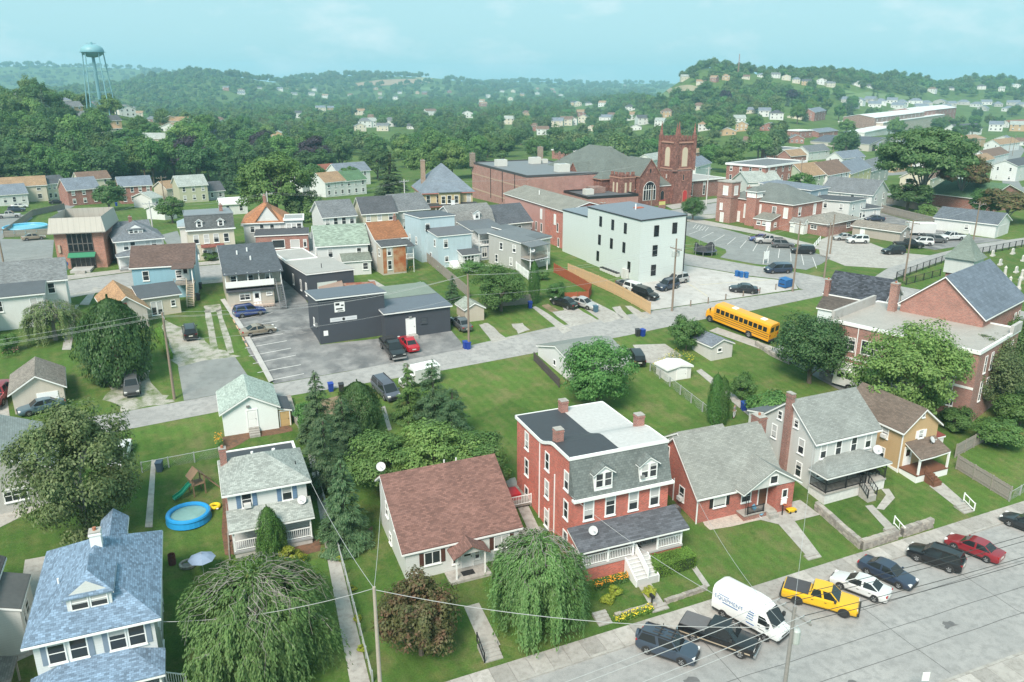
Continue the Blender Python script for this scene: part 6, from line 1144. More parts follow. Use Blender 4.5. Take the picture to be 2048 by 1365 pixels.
def tree_weep(key,seed,h,R,nstr,leaf,mat):
 g=np.random.default_rng(seed);m=MB();Cs=[];Ts=[]
 nl=34;arms=[]
 for k in range(26):
  a=g.uniform(0,6.28);L_=R*g.uniform(.55,.92);pk=h*g.uniform(.7,1.0)*(1-.25*(L_/R)**2)+.1*h;p0=Vector((0,0,h*.42));p1=Vector((math.cos(a)*L_*.45,math.sin(a)*L_*.45,pk));a2=a+g.uniform(-.35,.35);p2=Vector((math.cos(a2)*L_,math.sin(a2)*L_,pk*g.uniform(.72,.92)))
  m.cyl(p0,p1,.05,.026,5,False);m.cyl(p1,p2,.026,.012,4,False);arms.append((p1,p2));arms.append((p0.lerp(p1,.45),p1))
  for q in range(7):
   s=p1.lerp(p2,g.uniform(.1,.9));a3=a2+g.uniform(-1.1,1.1);e=s+Vector((math.cos(a3)*R*.22,math.sin(a3)*R*.22,-g.uniform(.1,.5)));m.cyl(s,e,.018,.008,3,False);arms.append((s,e))
 for k in range(int(nstr/20)):
  a=g.uniform(0,6.28);rr=R*g.uniform(.05,.5);q=None
  for j in range(7):
   c=Vector((rr*math.cos(a),rr*math.sin(a),h*(1.03-.3*(rr/R)**2)-max(0,rr/R-.8)*h*1.1+.12*math.sin(j*2+k)))
   if q is not None:m.cyl(q,c,(.018-.0018*j),(.016-.0018*j),3,False)
   q=c;rr+=R*g.uniform(.04,.11);a+=g.uniform(-.16,.16)
 for k in range(nstr):
  A,B=arms[int(g.integers(0,len(arms)))];s=A.lerp(B,float(g.random()));ln=min(s.z-.2,h*g.uniform(.12,.95));a=math.atan2(s.y,s.x)+g.uniform(-.7,.7);out_=R*g.uniform(.02,.26)
  t=np.sort(g.random(nl));px_=s.x+math.cos(a)*out_*np.sqrt(t);py_=s.y+math.sin(a)*out_*np.sqrt(t);pz_=s.z+.12*np.sin(t*3)-ln*t**1.5
  Cs.append(np.stack([px_,py_,pz_],1)+g.normal(size=(nl,3))*.06);Ts.append(np.tile([math.cos(a)*.3,math.sin(a)*.3,-1.0],(nl,1))+.5*unit(nl,g))
 cap=nstr*7;rr=R*.86*np.sqrt(g.random(cap));aa=g.uniform(0,6.28,cap);ph=np.sin(aa*7+rr*3)+np.sin(rr*5+aa*3);kp=ph+g.normal(size=cap)*.7>-.5;rr,aa=rr[kp],aa[kp]
 Cs.append(np.stack([rr*np.cos(aa),rr*np.sin(aa),h*(1.0-.3*(rr/R)**2)-np.abs(g.normal(size=len(rr)))*.35+.18*np.sin(aa*5+rr*2)],1));Ts.append(np.stack([np.cos(aa),np.sin(aa),-.5+0*aa],1)+.5*unit(len(rr),g))
 C=np.concatenate(Cs);T=np.concatenate(Ts);n=len(C);d=C*np.array([1,1,.3])/R;Nn=d+np.array([0,0,.55])+.6*unit(n,g)
 tm=MB();tm.cyl((0,0,-.5),(.05,0,h*.25),.3,.24,8,False);tm.cyl((.05,0,h*.25),(0,0,h*.45),.24,.2,8,False);m.v+=[];off=len(tm.v)
 for f_,in zip(m.f):tm.f.append(tuple(q+off for q in f_))
 tm.v+=m.v;tm.uv+=m.uv
 PROTO[key]=('tree',tm.mesh('trunk',BARKG,True),leaf_mesh('crown',C,Nn,leaf*g.uniform(.6,1.3,n),LF[mat],g,.38,T),h,R)
PARTS={'tree':('trunk','crown'),'shrub':('stem','foliage')}
def plant(key,p,label,h=None,r=None,rz=None,name=None,cat=None,group=None):
 """put an individual tree: its own root with trunk and crown, mesh data shared with its kind"""
 kind,tm,cm,h0,r0=PROTO[key];sz=(h or h0)/h0;sr=(r or r0*sz)/r0
 o=thing(name or('tree' if kind=='tree' else 'shrub'),label,cat or kind,p,random.uniform(0,6.28)if rz is None else rz,group)
 o.location.z=p[2]-.05 if len(p)>2 else tzf(p[0],p[1]);o.scale=(sr,sr,sz)
 a,b=PARTS[kind];link(a,tm,o);link(b,cm,o);return o
tree_dec('maple',3,9.5,4.7,20000,.30,'dark',70,.27,.08,.26,low=-.85)
tree_dec('olive',4,10.5,5.4,30000,.26,'olive',110,.22,.02,.3,BARKG,low=-.95)
tree_dec('walnut',5,9,4.9,17000,.30,'maple',66,.26,.05,.25,low=-.9)
tree_dec('bigash',6,13,7.0,24000,.36,'light',95,.22,.04,.3,low=-.9,hollow=.4)
tree_dec('redmaple',7,5.6,2.9,17000,.22,'red',75,.26,-.06,.16,low=-.98)
tree_dec('viburnum',8,6,3.7,16000,.24,'light',55,.25,.06,.14,low=-.75)
tree_dec('bush',9,3.2,2.3,8000,.2,'maple',36,.3,.02,.08,low=-.85)
tree_dec('goldbush',10,1.6,1.2,3500,.15,'gold',26,.32,.02,.05,low=-.85)
tree_con('spruce',12,9,2.9,15000,.34,'conif');tree_con('pine',13,8,3.1,15000,.32,'conif',12,.1,.03,.6);tree_con('lightfir',14,7,2.3,11000,.32,'maple',13,.15,.04,.8);tree_con('bluespruce',15,12,3.2,6000,.6,'spruce',16,.25)
tree_col('arborvitae',16,5.2,1.0,9000,.17,'arb');tree_col('roundfir',17,6.5,2.7,15000,.26,'dark',.62,.5)
tree_weep('weepbig',18,5.6,5.6,1500,.26,'weep');tree_weep('weeptall',19,6.6,3.7,1250,.25,'weep');tree_weep('weepfar',20,5.2,3.6,420,.26,'olive')
tree_dec('mid1',21,12,5.6,6500,.62,'maple',46,.27,.12,.3,low=-.7);tree_dec('mid2',22,13,5.2,6500,.62,'mixed',46,.26,.12,.3,low=-.7);tree_dec('mid3',23,11,5.8,6500,.6,'light',40,.28,.12,.28,low=-.7);tree_dec('mid4',24,12.5,5.4,6500,.6,'dark',44,.27,.12,.3,low=-.7);tree_dec('purple',25,9,4.6,5000,.55,'purple',40,.28,.14,.26);tree_con('fir',26,14,3.4,5500,.7,'conif',14,.22)
tree_dec('parktree',27,21,12.5,30000,.75,'dark',110,.24,.22,.7,BARKG,low=-.5,flat=.35);tree_dec('parkred',28,14,7,11000,.6,'red',60,.22,.25,.4,BARKG,low=-.5);tree_dec('lime',29,17,9.5,17000,.62,'light',80,.2,.08,.5,low=-.7)
tree_dec('far1',30,12,6.4,1500,1.25,'mixed',24,.34,.02,.3,low=-.4);tree_dec('far2',31,13,6.3,1500,1.25,'farlight',24,.34,.02,.3,low=-.4);tree_dec('far3',32,12,6.6,1500,1.25,'maple',22,.36,.02,.3,low=-.4)
# single trees of the near lots
NEAR=[('olive',(182,1082),13.4,5.4,'big olive-green maple between grey house and blue-roofed house'),('weepbig',(522,1322),7.3,6.0,'wide weeping cherry with bare grey twigs at bottom left centre'),('weeptall',(1072,1243),7.7,3.9,'tall weeping cherry before the red brick double house'),('redmaple',(842,1308),7.2,3.3,'rounded copper-tinged maple behind the leaning pole'),('viburnum',(770,985),6.4,4.3,'light green bushy tree nearest the weeping row behind brown-roofed house'),('viburnum',(868,972),6.8,4.6,'middle light green bushy tree behind brown-roofed house'),('viburnum',(952,975),6.0,3.9,'light green bushy tree beside the brick double house'),('spruce',(692,1082),8.6,2.7,'dark spruce left of the brown-roofed house'),('pine',(655,975),8.0,2.7,'dark pine behind the white shuttered house'),('spruce',(640,885),8.6,2.6,'tall dark fir at the back of the stone wall'),('roundfir',(720,868),6.4,2.6,'smooth rounded dark fir near the alley bins'),('lightfir',(818,835),7.0,2.1,'bright green young fir beside parked grey car'),('pine',(868,845),7.8,2.7,'dark ragged pine next to the bright fir'),('pine',(905,880),6.4,2.6,'lower dark pine spreading over the lawn'),('bush',(612,862),3.6,1.6,'pale variegated bush beside the white garage wall'),('pine',(690,905),6.6,2.4,'dark pine between the rounded fir and light bushes'),('walnut',(1192,815),9.4,4.9,'leafy green tree overhanging the white alley garage'),('bush',(1372,700),5.0,2.7,'bushy young tree beside the alley and pale shed'),('maple',(1618,765),9.8,4.9,'dark rounded maple beside the school bus'),('bigash',(1806,852),13.0,6.9,'large bright green tree before the brick church wing'),('bush',(1545,848),4.2,3.4,'broad green shrub behind the white gabled house'),('bush',(1483,800),3.6,1.8,'dark round shrub beside the concrete garden path'),('olive',(1950,808),9.6,5.6,'dull grey-green tree right of the large bright tree'),('walnut',(2040,745),9.0,5.8,'overgrown green tree at the right edge by church wall'),('bush',(1995,890),3.4,3.2,'sprawling green shrub in the overgrown yard'),('bush',(2040,850),4.2,3.4,'leafy shrub at right edge above the grassy path'),('bush',(1905,860),3.0,2.4,'small shrub behind the red-roofed side shed'),('bush',(2030,790),4.0,3.0,'thicket beside the right edge behind the vine'),('roundfir',(240,760),10.6,4.2,'dark dense conical tree in the lawn left of the pole'),('weepfar',(112,680),5.4,3.9,'small grey-green weeping tree before the white house at left'),('bush',(15,705),2.6,1.6,'bright green shrub at left edge by flower bed'),('walnut',(1002,622),7.4,4.4,'round green tree beside the board fence and shed'),('spruce',(905,605),4.6,1.7,'little dark spruce behind the garden shed'),('bush',(1112,598),2.8,1.9,'dark round bush beside the orange fence'),('bush',(985,560),2.6,3.0,'low green thicket behind the pale blue house'),('bush',(945,545),2.2,2.4,'low brambles beside the glazed porch'),('bush',(1085,560),2.0,1.3,'small bush under the grey balcony'),('mid4',(220,420),8.4,5.6,'round dark tree in front of the porch house'),('lime',(556,446),17.0,9.8,'large bright lime tree behind the orange-roofed house'),('fir',(460,388),15,4.6,'tall dark spruce left of the lime tree'),('fir',(782,402),15.5,6.6,'broad dark pine left of the turreted house'),('parktree',(1842,412),21,13.0,'huge spreading dark tree on the green'),('parkred',(1918,414),14.5,7.2,'copper-tinted tree leaning beside the huge spreading tree'),('parkred',(2012,446),8,7.2,'rusty-green tree at right edge before the green-roofed hall'),('mid1',(1965,438),8,4.2,'green tree left of the rusty tree at right'),('mid3',(1455,345),13,8.0,'light green tree behind the brick hall turret'),('mid3',(1515,318),15,9.0,'broad light green tree above the pale green roof'),('mid1',(1420,340),13,7,'green tree right of the church tower'),('fir',(1700,312),20,7.5,'very dark ragged pine in the right-hand streets'),('mid4',(1795,318),10,6,'round tree before the hangar'),('mid4',(1815,420),8,6.5,'dark tree behind the white house with turquoise awning'),('mid4',(1255,318),13,4.4,'dark upright tree behind the church roof'),('mid1',(1302,318),12.5,5.4,'dark rounded yew right of the upright tree behind church'),('mid3',(848,362),15,8.5,'yellow-green tree behind the turreted house'),('mid3',(905,358),15.5,9,'second yellow-green tree beside the brick hall roof'),('mid2',(755,358),13,7,'green tree left of the yellow-green pair'),('mid4',(945,352),12,7,'dark tree touching the brick hall chimney'),('mid1',(625,388),11,6,'green tree right of the lime tree'),('mid2',(1005,330),14,8,'green tree above the brick hall roof'),('mid1',(1075,325),14,8,'broad tree behind the rooftop machines'),('mid4',(1130,322),13,7,'dark tree behind the hall chimney'),('mid1',(700,380),9,5,'green tree before the far row houses'),('mid1',(345,446),7,4,'small tree between hip house and mansard house'),('mid2',(640,460),7,3.6,'small green tree left of the pale green roof'),('mid4',(602,446),9,5,'dark tree behind the brick shop'),('mid1',(275,400),7,4,'tree before the porch house'),('mid2',(395,352),13,7,'tall tree behind the olive house'),('mid1',(1600,398),8,4.5,'street tree behind the brick hall roof'),('mid3',(1850,440),4,3,'shrub behind the long grey fence'),('mid3',(700,470),3,2.2,'small shrub by the white cottage row'),('maple',(1385,440),6,3,'scrubby tree beside the brick hall turret')]
for key,b,h,r,lab in NEAR:plant(key,at(*b),lab,h,r)
for px_,py_,h in((543,1112,5.0),(560,1106,3.6),(526,1114,2.6)):plant('arborvitae',at(px_,py_),{5.0:'tallest arborvitae at the shuttered house porch',3.6:'second arborvitae at the shuttered house porch',2.6:'smallest arborvitae at the shuttered house porch'}[h],h,h*.2,name='shrub')
for px_,py_,h,lab in((1428,846,6.4,'left of two slim arborvitae in the back lawn'),(1441,846,6.0,'right of two slim arborvitae in the back lawn'),(1068,606,7.0,'tall slim arborvitae by the white fence and drive'),(1003,470,5.0,'slim arborvitae beside the grey balcony house')):plant('arborvitae',at(px_,py_),lab,h,.95)
plant('goldbush',at(584,1126),'golden rounded bush before the shuttered house steps',1.7,1.35)
for i,(px_,py_)in enumerate(((652,1000),(668,1070),(680,1120),(705,1180),(715,1240),(722,1300),(640,965))):plant('goldbush',at(px_,py_),'small hosta clump in the bed along the fenced walk',.5,.42,name='hosta',cat='plant',group='hostas along the fenced walk')
for px_,py_,lab in((395,505,'clipped green hedge bush before the mansard house'),(420,520,'low hedge clump beside the steps before mansard house')):plant('bush',at(px_,py_),lab,1.6,2.0)
for px_,py_ in((1215,1205),(1230,1188),(1300,1190)):plant('goldbush',at(px_,py_),{1215:'low leafy bush left of the brick house steps',1230:'dark little shrub in the brick house flower bed',1300:'spiky plant at the foot of the white steps'}[px_],.9,.7,name='flower_bush',cat='plant')
# woods behind the town: 250 single trees, mesh data shared
WOOD=[([(0,380),(0,345),(640,335),(640,366)],40,'front row of the left-hand woods'),([(640,348),(970,336),(960,316),(640,325)],15,'tree row behind the turreted house'),([(0,345),(0,285),(640,285),(640,335)],42,'wooded belt behind the left-hand houses'),([(0,285),(0,185),(300,190),(620,225),(640,285)],52,'wooded slope below the water tower'),([(640,300),(640,205),(1000,205),(1300,205),(1300,285),(1150,295),(950,322),(750,335)],62,'woods behind the brick warehouse'),([(1300,205),(1330,255),(1400,295),(1560,285),(1560,200),(1400,195)],30,'trees behind the church tower'),([(1560,190),(1760,195),(1760,225),(1560,262)],24,'trees below the right-hand hill'),([(1560,245),(2045,225),(2045,300),(1990,345),(1800,350),(1600,300)],34,'trees in the right-hand streets')]
def inpoly(x,y,P):
 c=False
 for i in range(len(P)):
  (x0,y0),(x1,y1)=P[i],P[i-1]
  if(y0>y)!=(y1>y)and x<(x1-x0)*(y-y0)/(y1-y0)+x0:c=not c
 return c
WKIND={'mid1':'broad green tree','mid2':'full mid-green tree','mid3':'yellow-green tree','mid4':'dark green tree','fir':'dark pointed fir','purple':'dark purple-leaved tree','bluespruce':'blue-grey spruce'}
GAPS=[(px_,py_)for px_,py_,wh in SPOT if wh in('left','mid','right')]+[(130,310),(380,400)]
random.seed(5)
for P,n,wh in WOOD:
 xs_=[p[0]for p in P];ys__=[p[1]for p in P];placed=[];tries=0
 while len(placed)<n and tries<6000:
  tries+=1;x=random.uniform(min(xs_)-8,max(xs_)+8);y=random.uniform(min(ys__),max(ys__))
  if not inpoly(x,y,P)or any(abs(x-a)<17*s_ and abs(y-b)<8*s_ for a,b,s_ in placed):continue
  if any(abs(x-gx_)<20 and-2<y-gy_<(40 if gy_>240 else 26)for gx_,gy_ in GAPS):continue
  q=at(x,y);k=random.choices(['mid1','mid2','mid3','mid4','fir','purple','bluespruce'],[30,30,16,28,9,2,4])[0]
  s_=300/max(260,math.hypot(q.x,q.y));placed.append((x,y,min(1,s_)));hh=random.uniform(11,18);plant(k,q,'%s in the %s'%(WKIND[k],wh),hh,random.uniform(6.0,9.5)if k not in('fir','bluespruce')else hh*.27,group='trees of the '+wh)
# far woods: one mass, far too many to count
def woodland(name,label,crowns,pts,scl):
 me=bpy.data.meshes.new(name);me.from_pydata([tuple(p)for p in pts],[],[]);a=me.attributes.new('scl','FLOAT','POINT');a.data.foreach_set('value',np.array(scl,np.float32))
 o=link(name,me);tag(o,label,'trees',kind='stuff');ng=bpy.data.node_groups.new(name,'GeometryNodeTree');ng.interface.new_socket('Geometry',in_out='INPUT',socket_type='NodeSocketGeometry');ng.interface.new_socket('Geometry',in_out='OUTPUT',socket_type='NodeSocketGeometry')
 gi,go=nn(ng,'NodeGroupInput'),nn(ng,'NodeGroupOutput');ip=nn(ng,'GeometryNodeInstanceOnPoints');oi=nn(ng,'GeometryNodeObjectInfo');oi.inputs[0].default_value=crowns;at_=nn(ng,'GeometryNodeInputNamedAttribute',data_type='FLOAT');at_.inputs[0].default_value='scl'
 rv=nn(ng,'FunctionNodeRandomValue',data_type='FLOAT_VECTOR');rv.inputs[0].default_value=(-.06,-.06,0);rv.inputs[1].default_value=(.06,.06,6.28);K=ng.links.new
 K(gi.outputs[0],ip.inputs['Points']);K(oi.outputs['Geometry'],ip.inputs['Instance']);K(at_.outputs[0],ip.inputs['Scale']);K(rv.outputs[0],ip.inputs['Rotation']);K(ip.outputs[0],go.inputs[0]);md=o.modifiers.new('scatter','NODES');md.node_group=ng;return o
FIELDS=[]
def fieldpx(name,P,c,lab):
 FIELDS.append(P);pad(name,P,ground_mat('crop_'+lab,dark(c,.9),dark(c,1.1),dark(c,.8),.01,.05,.4,f3=.3),.6)
fieldpx('field',[(700,168),(760,160),(830,158),(850,166),(780,171),(715,173)],(.34,.24,.15,1),'ploughed');fieldpx('field',[(830,158),(870,156),(900,160),(860,167)],(.30,.30,.15,1),'stubble');fieldpx('field',[(500,162),(530,164),(600,172),(560,174),(505,168)],(.10,.17,.06,1),'green');fieldpx('field',[(560,176),(640,178),(600,181)],(.26,.24,.13,1),'hay');fieldpx('field',[(1300,190),(1345,178),(1400,176),(1400,188),(1340,194)],(.30,.27,.17,1),'sandy');fieldpx('field',[(1280,196),(1340,190),(1400,186),(1400,196),(1320,203)],(.13,.21,.07,1),'pasture');fieldpx('field',[(960,206),(1000,196),(1040,192),(1050,198),(1000,206)],(.11,.19,.06,1),'meadow');fieldpx('field',[(1690,192),(1740,184),(1830,196),(1800,203),(1700,202)],(.13,.20,.07,1),'grazing');fieldpx('field',[(1640,182),(1690,180),(1720,188),(1660,190)],(.12,.20,.06,1),'slope');fieldpx('field',[(830,176),(880,174),(900,178),(850,181)],(.12,.20,.07,1),'vale')
def px_of(x,y,z):
 xr=x*math.cos(HEAD)-y*math.sin(HEAD);fw=x*math.sin(HEAD)+y*math.cos(HEAD);up=z-CAMH;dep=fw*math.cos(PITCH)-up*math.sin(PITCH);v=fw*math.sin(PITCH)+up*math.cos(PITCH)
 return CX+FPX*xr/dep,CY-FPX*v/dep
g=np.random.default_rng(77)
def scatter(r0,r1,area,crown,label,keep,sm):
 n=int(.5*(1.38)*(r1*r1-r0*r0)/area);r=np.sqrt(g.uniform(r0*r0,r1*r1,n));th=g.uniform(-.69,.69,n)+HEAD;x,y=np.sin(th)*r,np.cos(th)*r;z=tz(x,y);u,v=px_of(x,y,z)
 dens=.5+.5*np.sin(x*.006+1.3)*np.cos(y*.005+.4)+.35*np.sin(x*.017+y*.011);ok=(g.random(n)<np.clip(keep+.45*dens,0,1))
 ok&=~((u>1680)&(v>198)&(v<226)&(g.random(n)<.86));ok&=~((v>226)&(u>1560));ok&=~((u>1560)&(u<1680)&(v>205))
 for i in np.nonzero(ok)[0]:
  if any(inpoly(u[i],v[i],P)for P in FIELDS)or any(abs(u[i]-a)<7+5500/r[i]and-1<v[i]-b<3+17000/r[i]for a,b,_ in SPOT):ok[i]=False
 woodland('woodland',label,crown,np.stack([x,y,z-1.0],1)[ok],g.uniform(.65,1.25,ok.sum())*sm)
def crown_of(k,p,lab):
 o=plant(k,p,lab,group='stray far trees');return[c for c in o.children if c.name.startswith('crown')][0]
c1=crown_of('far1',at(905,205),'lone tree on the valley floor left of the meadow');c2=crown_of('far2',at(1120,200),'lone green tree on the valley floor beyond the town');c3=crown_of('far3',at(1230,196),'lone dark tree at the foot of the right-hand hill')
scatter(470,900,170,c1,'far woods on the near valley sides',.3,.95);scatter(470,1500,330,c2,'green woods across the valley floor and hill foot',.3,1.0);scatter(900,2400,480,c3,'dark woods on the middle distance slopes',.35,1.05);scatter(900,3200,700,c1,'mixed woods filling the far valley',.35,1.25);scatter(2400,5000,2200,c2,'hazy woods on the far ridges',.4,1.8)
# vehicles
CARG=plain('car_glass',(.018,.022,.024,1),.05);CHROME=plain('chrome',(.6,.6,.6,1),.2,.9);HLAMP=plain('headlamp',(.7,.7,.68,1),.15);TLAMP=plain('tail_lamp',(.35,.01,.01,1),.25);TRIM=plain('black_plastic',(.03,.03,.03,1),.6);PLATE=plain('plate',(.6,.6,.55,1),.5)
def paint(c,metal=.25):return plain('car_paint',c,.28,metal,.02,1.0,.6)
SHAPE={'sedan':dict(L=4.75,W=1.82,H=1.45,wb=2.75,r=.33,body=[(2.37,.50,.70,.32),(2.28,.66,.88,.22),(1.9,.78,.97,.2),(1.0,.93,1,.2),(.2,.96,1,.2),(-1.0,.98,1,.2),(-1.7,1.0,.98,.2),(-2.2,.98,.92,.24),(-2.36,.84,.82,.32)],cab=(1.15,.35,-.95,-1.75),zb=.93,cw=.9,rw=.68),'coupe':dict(L=4.8,W=1.82,H=1.38,wb=2.75,r=.33,body=[(2.4,.48,.66,.32),(2.3,.64,.86,.22),(1.9,.76,.97,.2),(1.0,.9,1,.2),(.2,.93,1,.2),(-1.0,.96,1,.2),(-1.8,.96,.98,.2),(-2.25,.9,.9,.24),(-2.4,.76,.78,.32)],cab=(1.0,.15,-.8,-1.75),zb=.9,cw=.9,rw=.66),'suv':dict(L=4.6,W=1.85,H=1.72,wb=2.66,r=.36,body=[(2.3,.62,.72,.36),(2.2,.86,.9,.26),(1.75,.98,.97,.24),(1.0,1.08,1,.24),(0,1.1,1,.24),(-1.2,1.12,1,.24),(-2.0,1.12,.96,.26),(-2.28,1.05,.88,.36)],cab=(1.15,.45,-1.95,-2.22),zb=1.06,cw=.93,rw=.72),'minivan':dict(L=5.0,W=1.95,H=1.75,wb=2.95,r=.35,body=[(2.5,.58,.72,.34),(2.35,.82,.9,.24),(1.9,.98,.97,.22),(1.2,1.06,1,.22),(0,1.08,1,.22),(-1.5,1.1,1,.22),(-2.2,1.1,.97,.24),(-2.48,1.04,.9,.34)],cab=(1.75,.75,-2.2,-2.44),zb=1.05,cw=.95,rw=.78)}
def ring(x,zt,hw,zf,W):w=W/2*hw;return[(x,-w*.9,zf),(x,-w,zf+.22),(x,-w,zt-.18),(x,-w*.93,zt-.04),(x,-w*.6,zt),(x,w*.6,zt),(x,w*.93,zt-.04),(x,w,zt-.18),(x,w,zf+.22),(x,w*.9,zf)]
def loft(m,rings):
 for a,b in zip(rings[:-1],rings[1:]):
  n=len(a)
  for k in range(n-1):m.poly([a[k],b[k],b[k+1],a[k+1]])
 m.poly(rings[0]);m.poly(rings[-1][::-1]);return m
WHC={}
def wheels(root,wb,W,r,rim=None,dx=0.0,wide=.22):
 rim=rim or ALU;k=(round(r,2),rim.name)
 if k not in WHC:
  t=MB()
  prof=[(r*.62,-.1),(r*.93,-.11),(r,-.07),(r,.07),(r*.93,.11),(r*.62,.1)]
  n=18
  for(a0,y0),(a1,y1)in zip(prof[:-1],prof[1:]):
   for q in range(n):
    u,v=2*math.pi*q/n,2*math.pi*(q+1)/n;t.poly([(a0*math.cos(u),y0,a0*math.sin(u)),(a0*math.cos(v),y0,a0*math.sin(v)),(a1*math.cos(v),y1,a1*math.sin(v)),(a1*math.cos(u),y1,a1*math.sin(u))])
  d=MB();d.cyl((0,-.085,0),(0,.085,0),r*.63,r*.63,n)
  for q in range(5):
   u=2*math.pi*q/5
   for s in(-1,1):d.prism([(math.cos(u+w_)*r*f_,s*.088,math.sin(u+w_)*r*f_)for w_,f_ in((-.5,.12),(-.16,.58),(.16,.58),(.5,.12))],(0,s*.014,0))
  WHC[k]=(t.mesh('wheel',RUBBER,True),d.mesh('rim',rim))
 for sx in(1,-1):
  for sy in(1,-1):
   o=link('wheel',WHC[k][0],root,loc=(dx+sx*wb/2,sy*(W/2-.085),r));link('rim',WHC[k][1],o)
def archs(root,wb,W,r,dx=0.0):
 for sx in(1,-1):
  for sy in(1,-1):
   m=MB();n=10;P=[(dx+sx*wb/2+math.cos(math.pi*q/n)*r*1.16,sy*(W/2+.004),r+math.sin(math.pi*q/n)*r*1.16)for q in range(n+1)]+[(dx+sx*wb/2-r*1.16,sy*(W/2+.004),r*.6),(dx+sx*wb/2+r*1.16,sy*(W/2+.004),r*.6)]
   m.prism(P,(0,sy*-.012,0));m.build('wheel_arch',TRIM,root)
def quadpane(root,P,nm,off,th=.012):
 P=[Vector(p)for p in P];n=newell(P);c=sum(P,Vector())/len(P)
 if n.dot(c-Vector((0,0,.8)))<0:P=P[::-1];n=-n
 MB().prism([p+n*off for p in P],n*-th).build(nm,CARG,root)
def shrinkq(P,k):
 P=[Vector(p)for p in P];c=sum(P,Vector())/4;return[c+(p-c)*k for p in P]
def lights(root,s,front_z,rear_z,wf=.62):
 L_,W=s['L'],s['W']
 for sy in(1,-1):
  MB().box(L_/2-.32,L_/2-.06,*(sorted((sy*W*.25,sy*W*.43))),front_z-.08,front_z+.06).build('headlight',HLAMP,root)
  MB().box(-L_/2+.02,-L_/2+.2,*(sorted((sy*W*.28,sy*W*.44))),rear_z-.1,rear_z+.08).build('taillight',TLAMP,root)
 MB().box(-L_/2-.01,-L_/2+.03,-.26,.26,rear_z-.26,rear_z-.12).build('licence_plate',PLATE,root);MB().box(L_/2-.05,L_/2+.02,-W*.25,W*.25,front_z-.2,front_z-.06).build('grille',TRIM,root)
def passenger(root,kind,pm,roofm=None,rim=None,rails=False):
 s=SHAPE[kind];W=s['W'];L_=s['L'];b=s['body'];m=MB();loft(m,[ring(x,zt,hw,zf,W)for x,zt,hw,zf in b]);
 a0,a1,a2,a3=s['cab'];zb=s['zb'];H=s['H'];cw,rw=W/2*s['cw'],W/2*s['rw'];zm=H-.05
 base=[(a0,-cw*.86,zb-.05),(a0,cw*.86,zb-.05),(a3,cw*.9,zb),(a3,-cw*.9,zb)];B4=[(a0,cw*.9,zb-.06),(a3,cw*.92,zb-.02)];
 fl,fr_=Vector((a0,-cw*.92,zb-.08)),Vector((a0,cw*.92,zb-.08));rl,rr=Vector((a3,-cw*.92,zb-.04)),Vector((a3,cw*.92,zb-.04));tfl,tfr=Vector((a1,-rw,zm)),Vector((a1,rw,zm));trl,trr=Vector((a2,-rw,zm)),Vector((a2,rw,zm));ml,mr=Vector(((a1+a2)/2,-rw*1.02,H)),Vector(((a1+a2)/2,rw*1.02,H));bml,bmr=Vector(((a0+a3)/2,-cw,zb-.02)),Vector(((a0+a3)/2,cw,zb-.02))
 g_=MB()
 for P in([fl,fr_,tfr,tfl],[rr,rl,trl,trr],[tfl,tfr,mr,ml],[ml,mr,trr,trl],[fr_,bmr,mr,tfr],[bmr,rr,trr,mr],[bml,fl,tfl,ml],[rl,bml,ml,trl]):m.poly(P)
 m.build('body',pm,root,smooth=True)
 quadpane(root,shrinkq([fl,fr_,tfr,tfl],.9),'windscreen',.012);quadpane(root,shrinkq([rr,rl,trl,trr],.86),'rear_window',.012)
 for A,B,C_,D_ in((fr_,bmr,mr,tfr),(bmr,rr,trr,mr),(fl,bml,ml,tfl),(bml,rl,trl,ml)):quadpane(root,shrinkq([A,B,C_,D_],.84),'side_window',.012)
 wheels(root,s['wb'],W,s['r'],rim);archs(root,s['wb'],W,s['r']);fz,rz_=(.64,.8)if kind in('sedan','coupe')else(.8,.95);lights(root,s,fz,rz_)
 for sy in(1,-1):
  MB().box(a0-.42,a0-.26,*(sorted((sy*W*.49,sy*W*.57))),zb,zb+.13).build('mirror',pm,root)
  for x0,x1 in((a0-1.35,a0-.3),(a0-2.3,a0-1.4)):
   d=MB().box(x0,x1,*(sorted((sy*(W/2-.006),sy*(W/2+.006)))),.38,zb-.12).build('door',pm,root);MB().box(x0+.08,x0+.26,*(sorted((sy*(W/2+.004),sy*(W/2+.03)))),zb-.26,zb-.22).build('handle',TRIM,d)
  MB().box(-L_*.3,L_*.3,*(sorted((sy*(W/2-.03),sy*(W/2+.008)))),.2,.3).build('sill_trim',TRIM,root)
  if rails:MB().box(a2+.1,a1-.1,*(sorted((sy*rw*.86,sy*rw*.95))),H-.02,H+.05).build('roof_rail',TRIM,root)
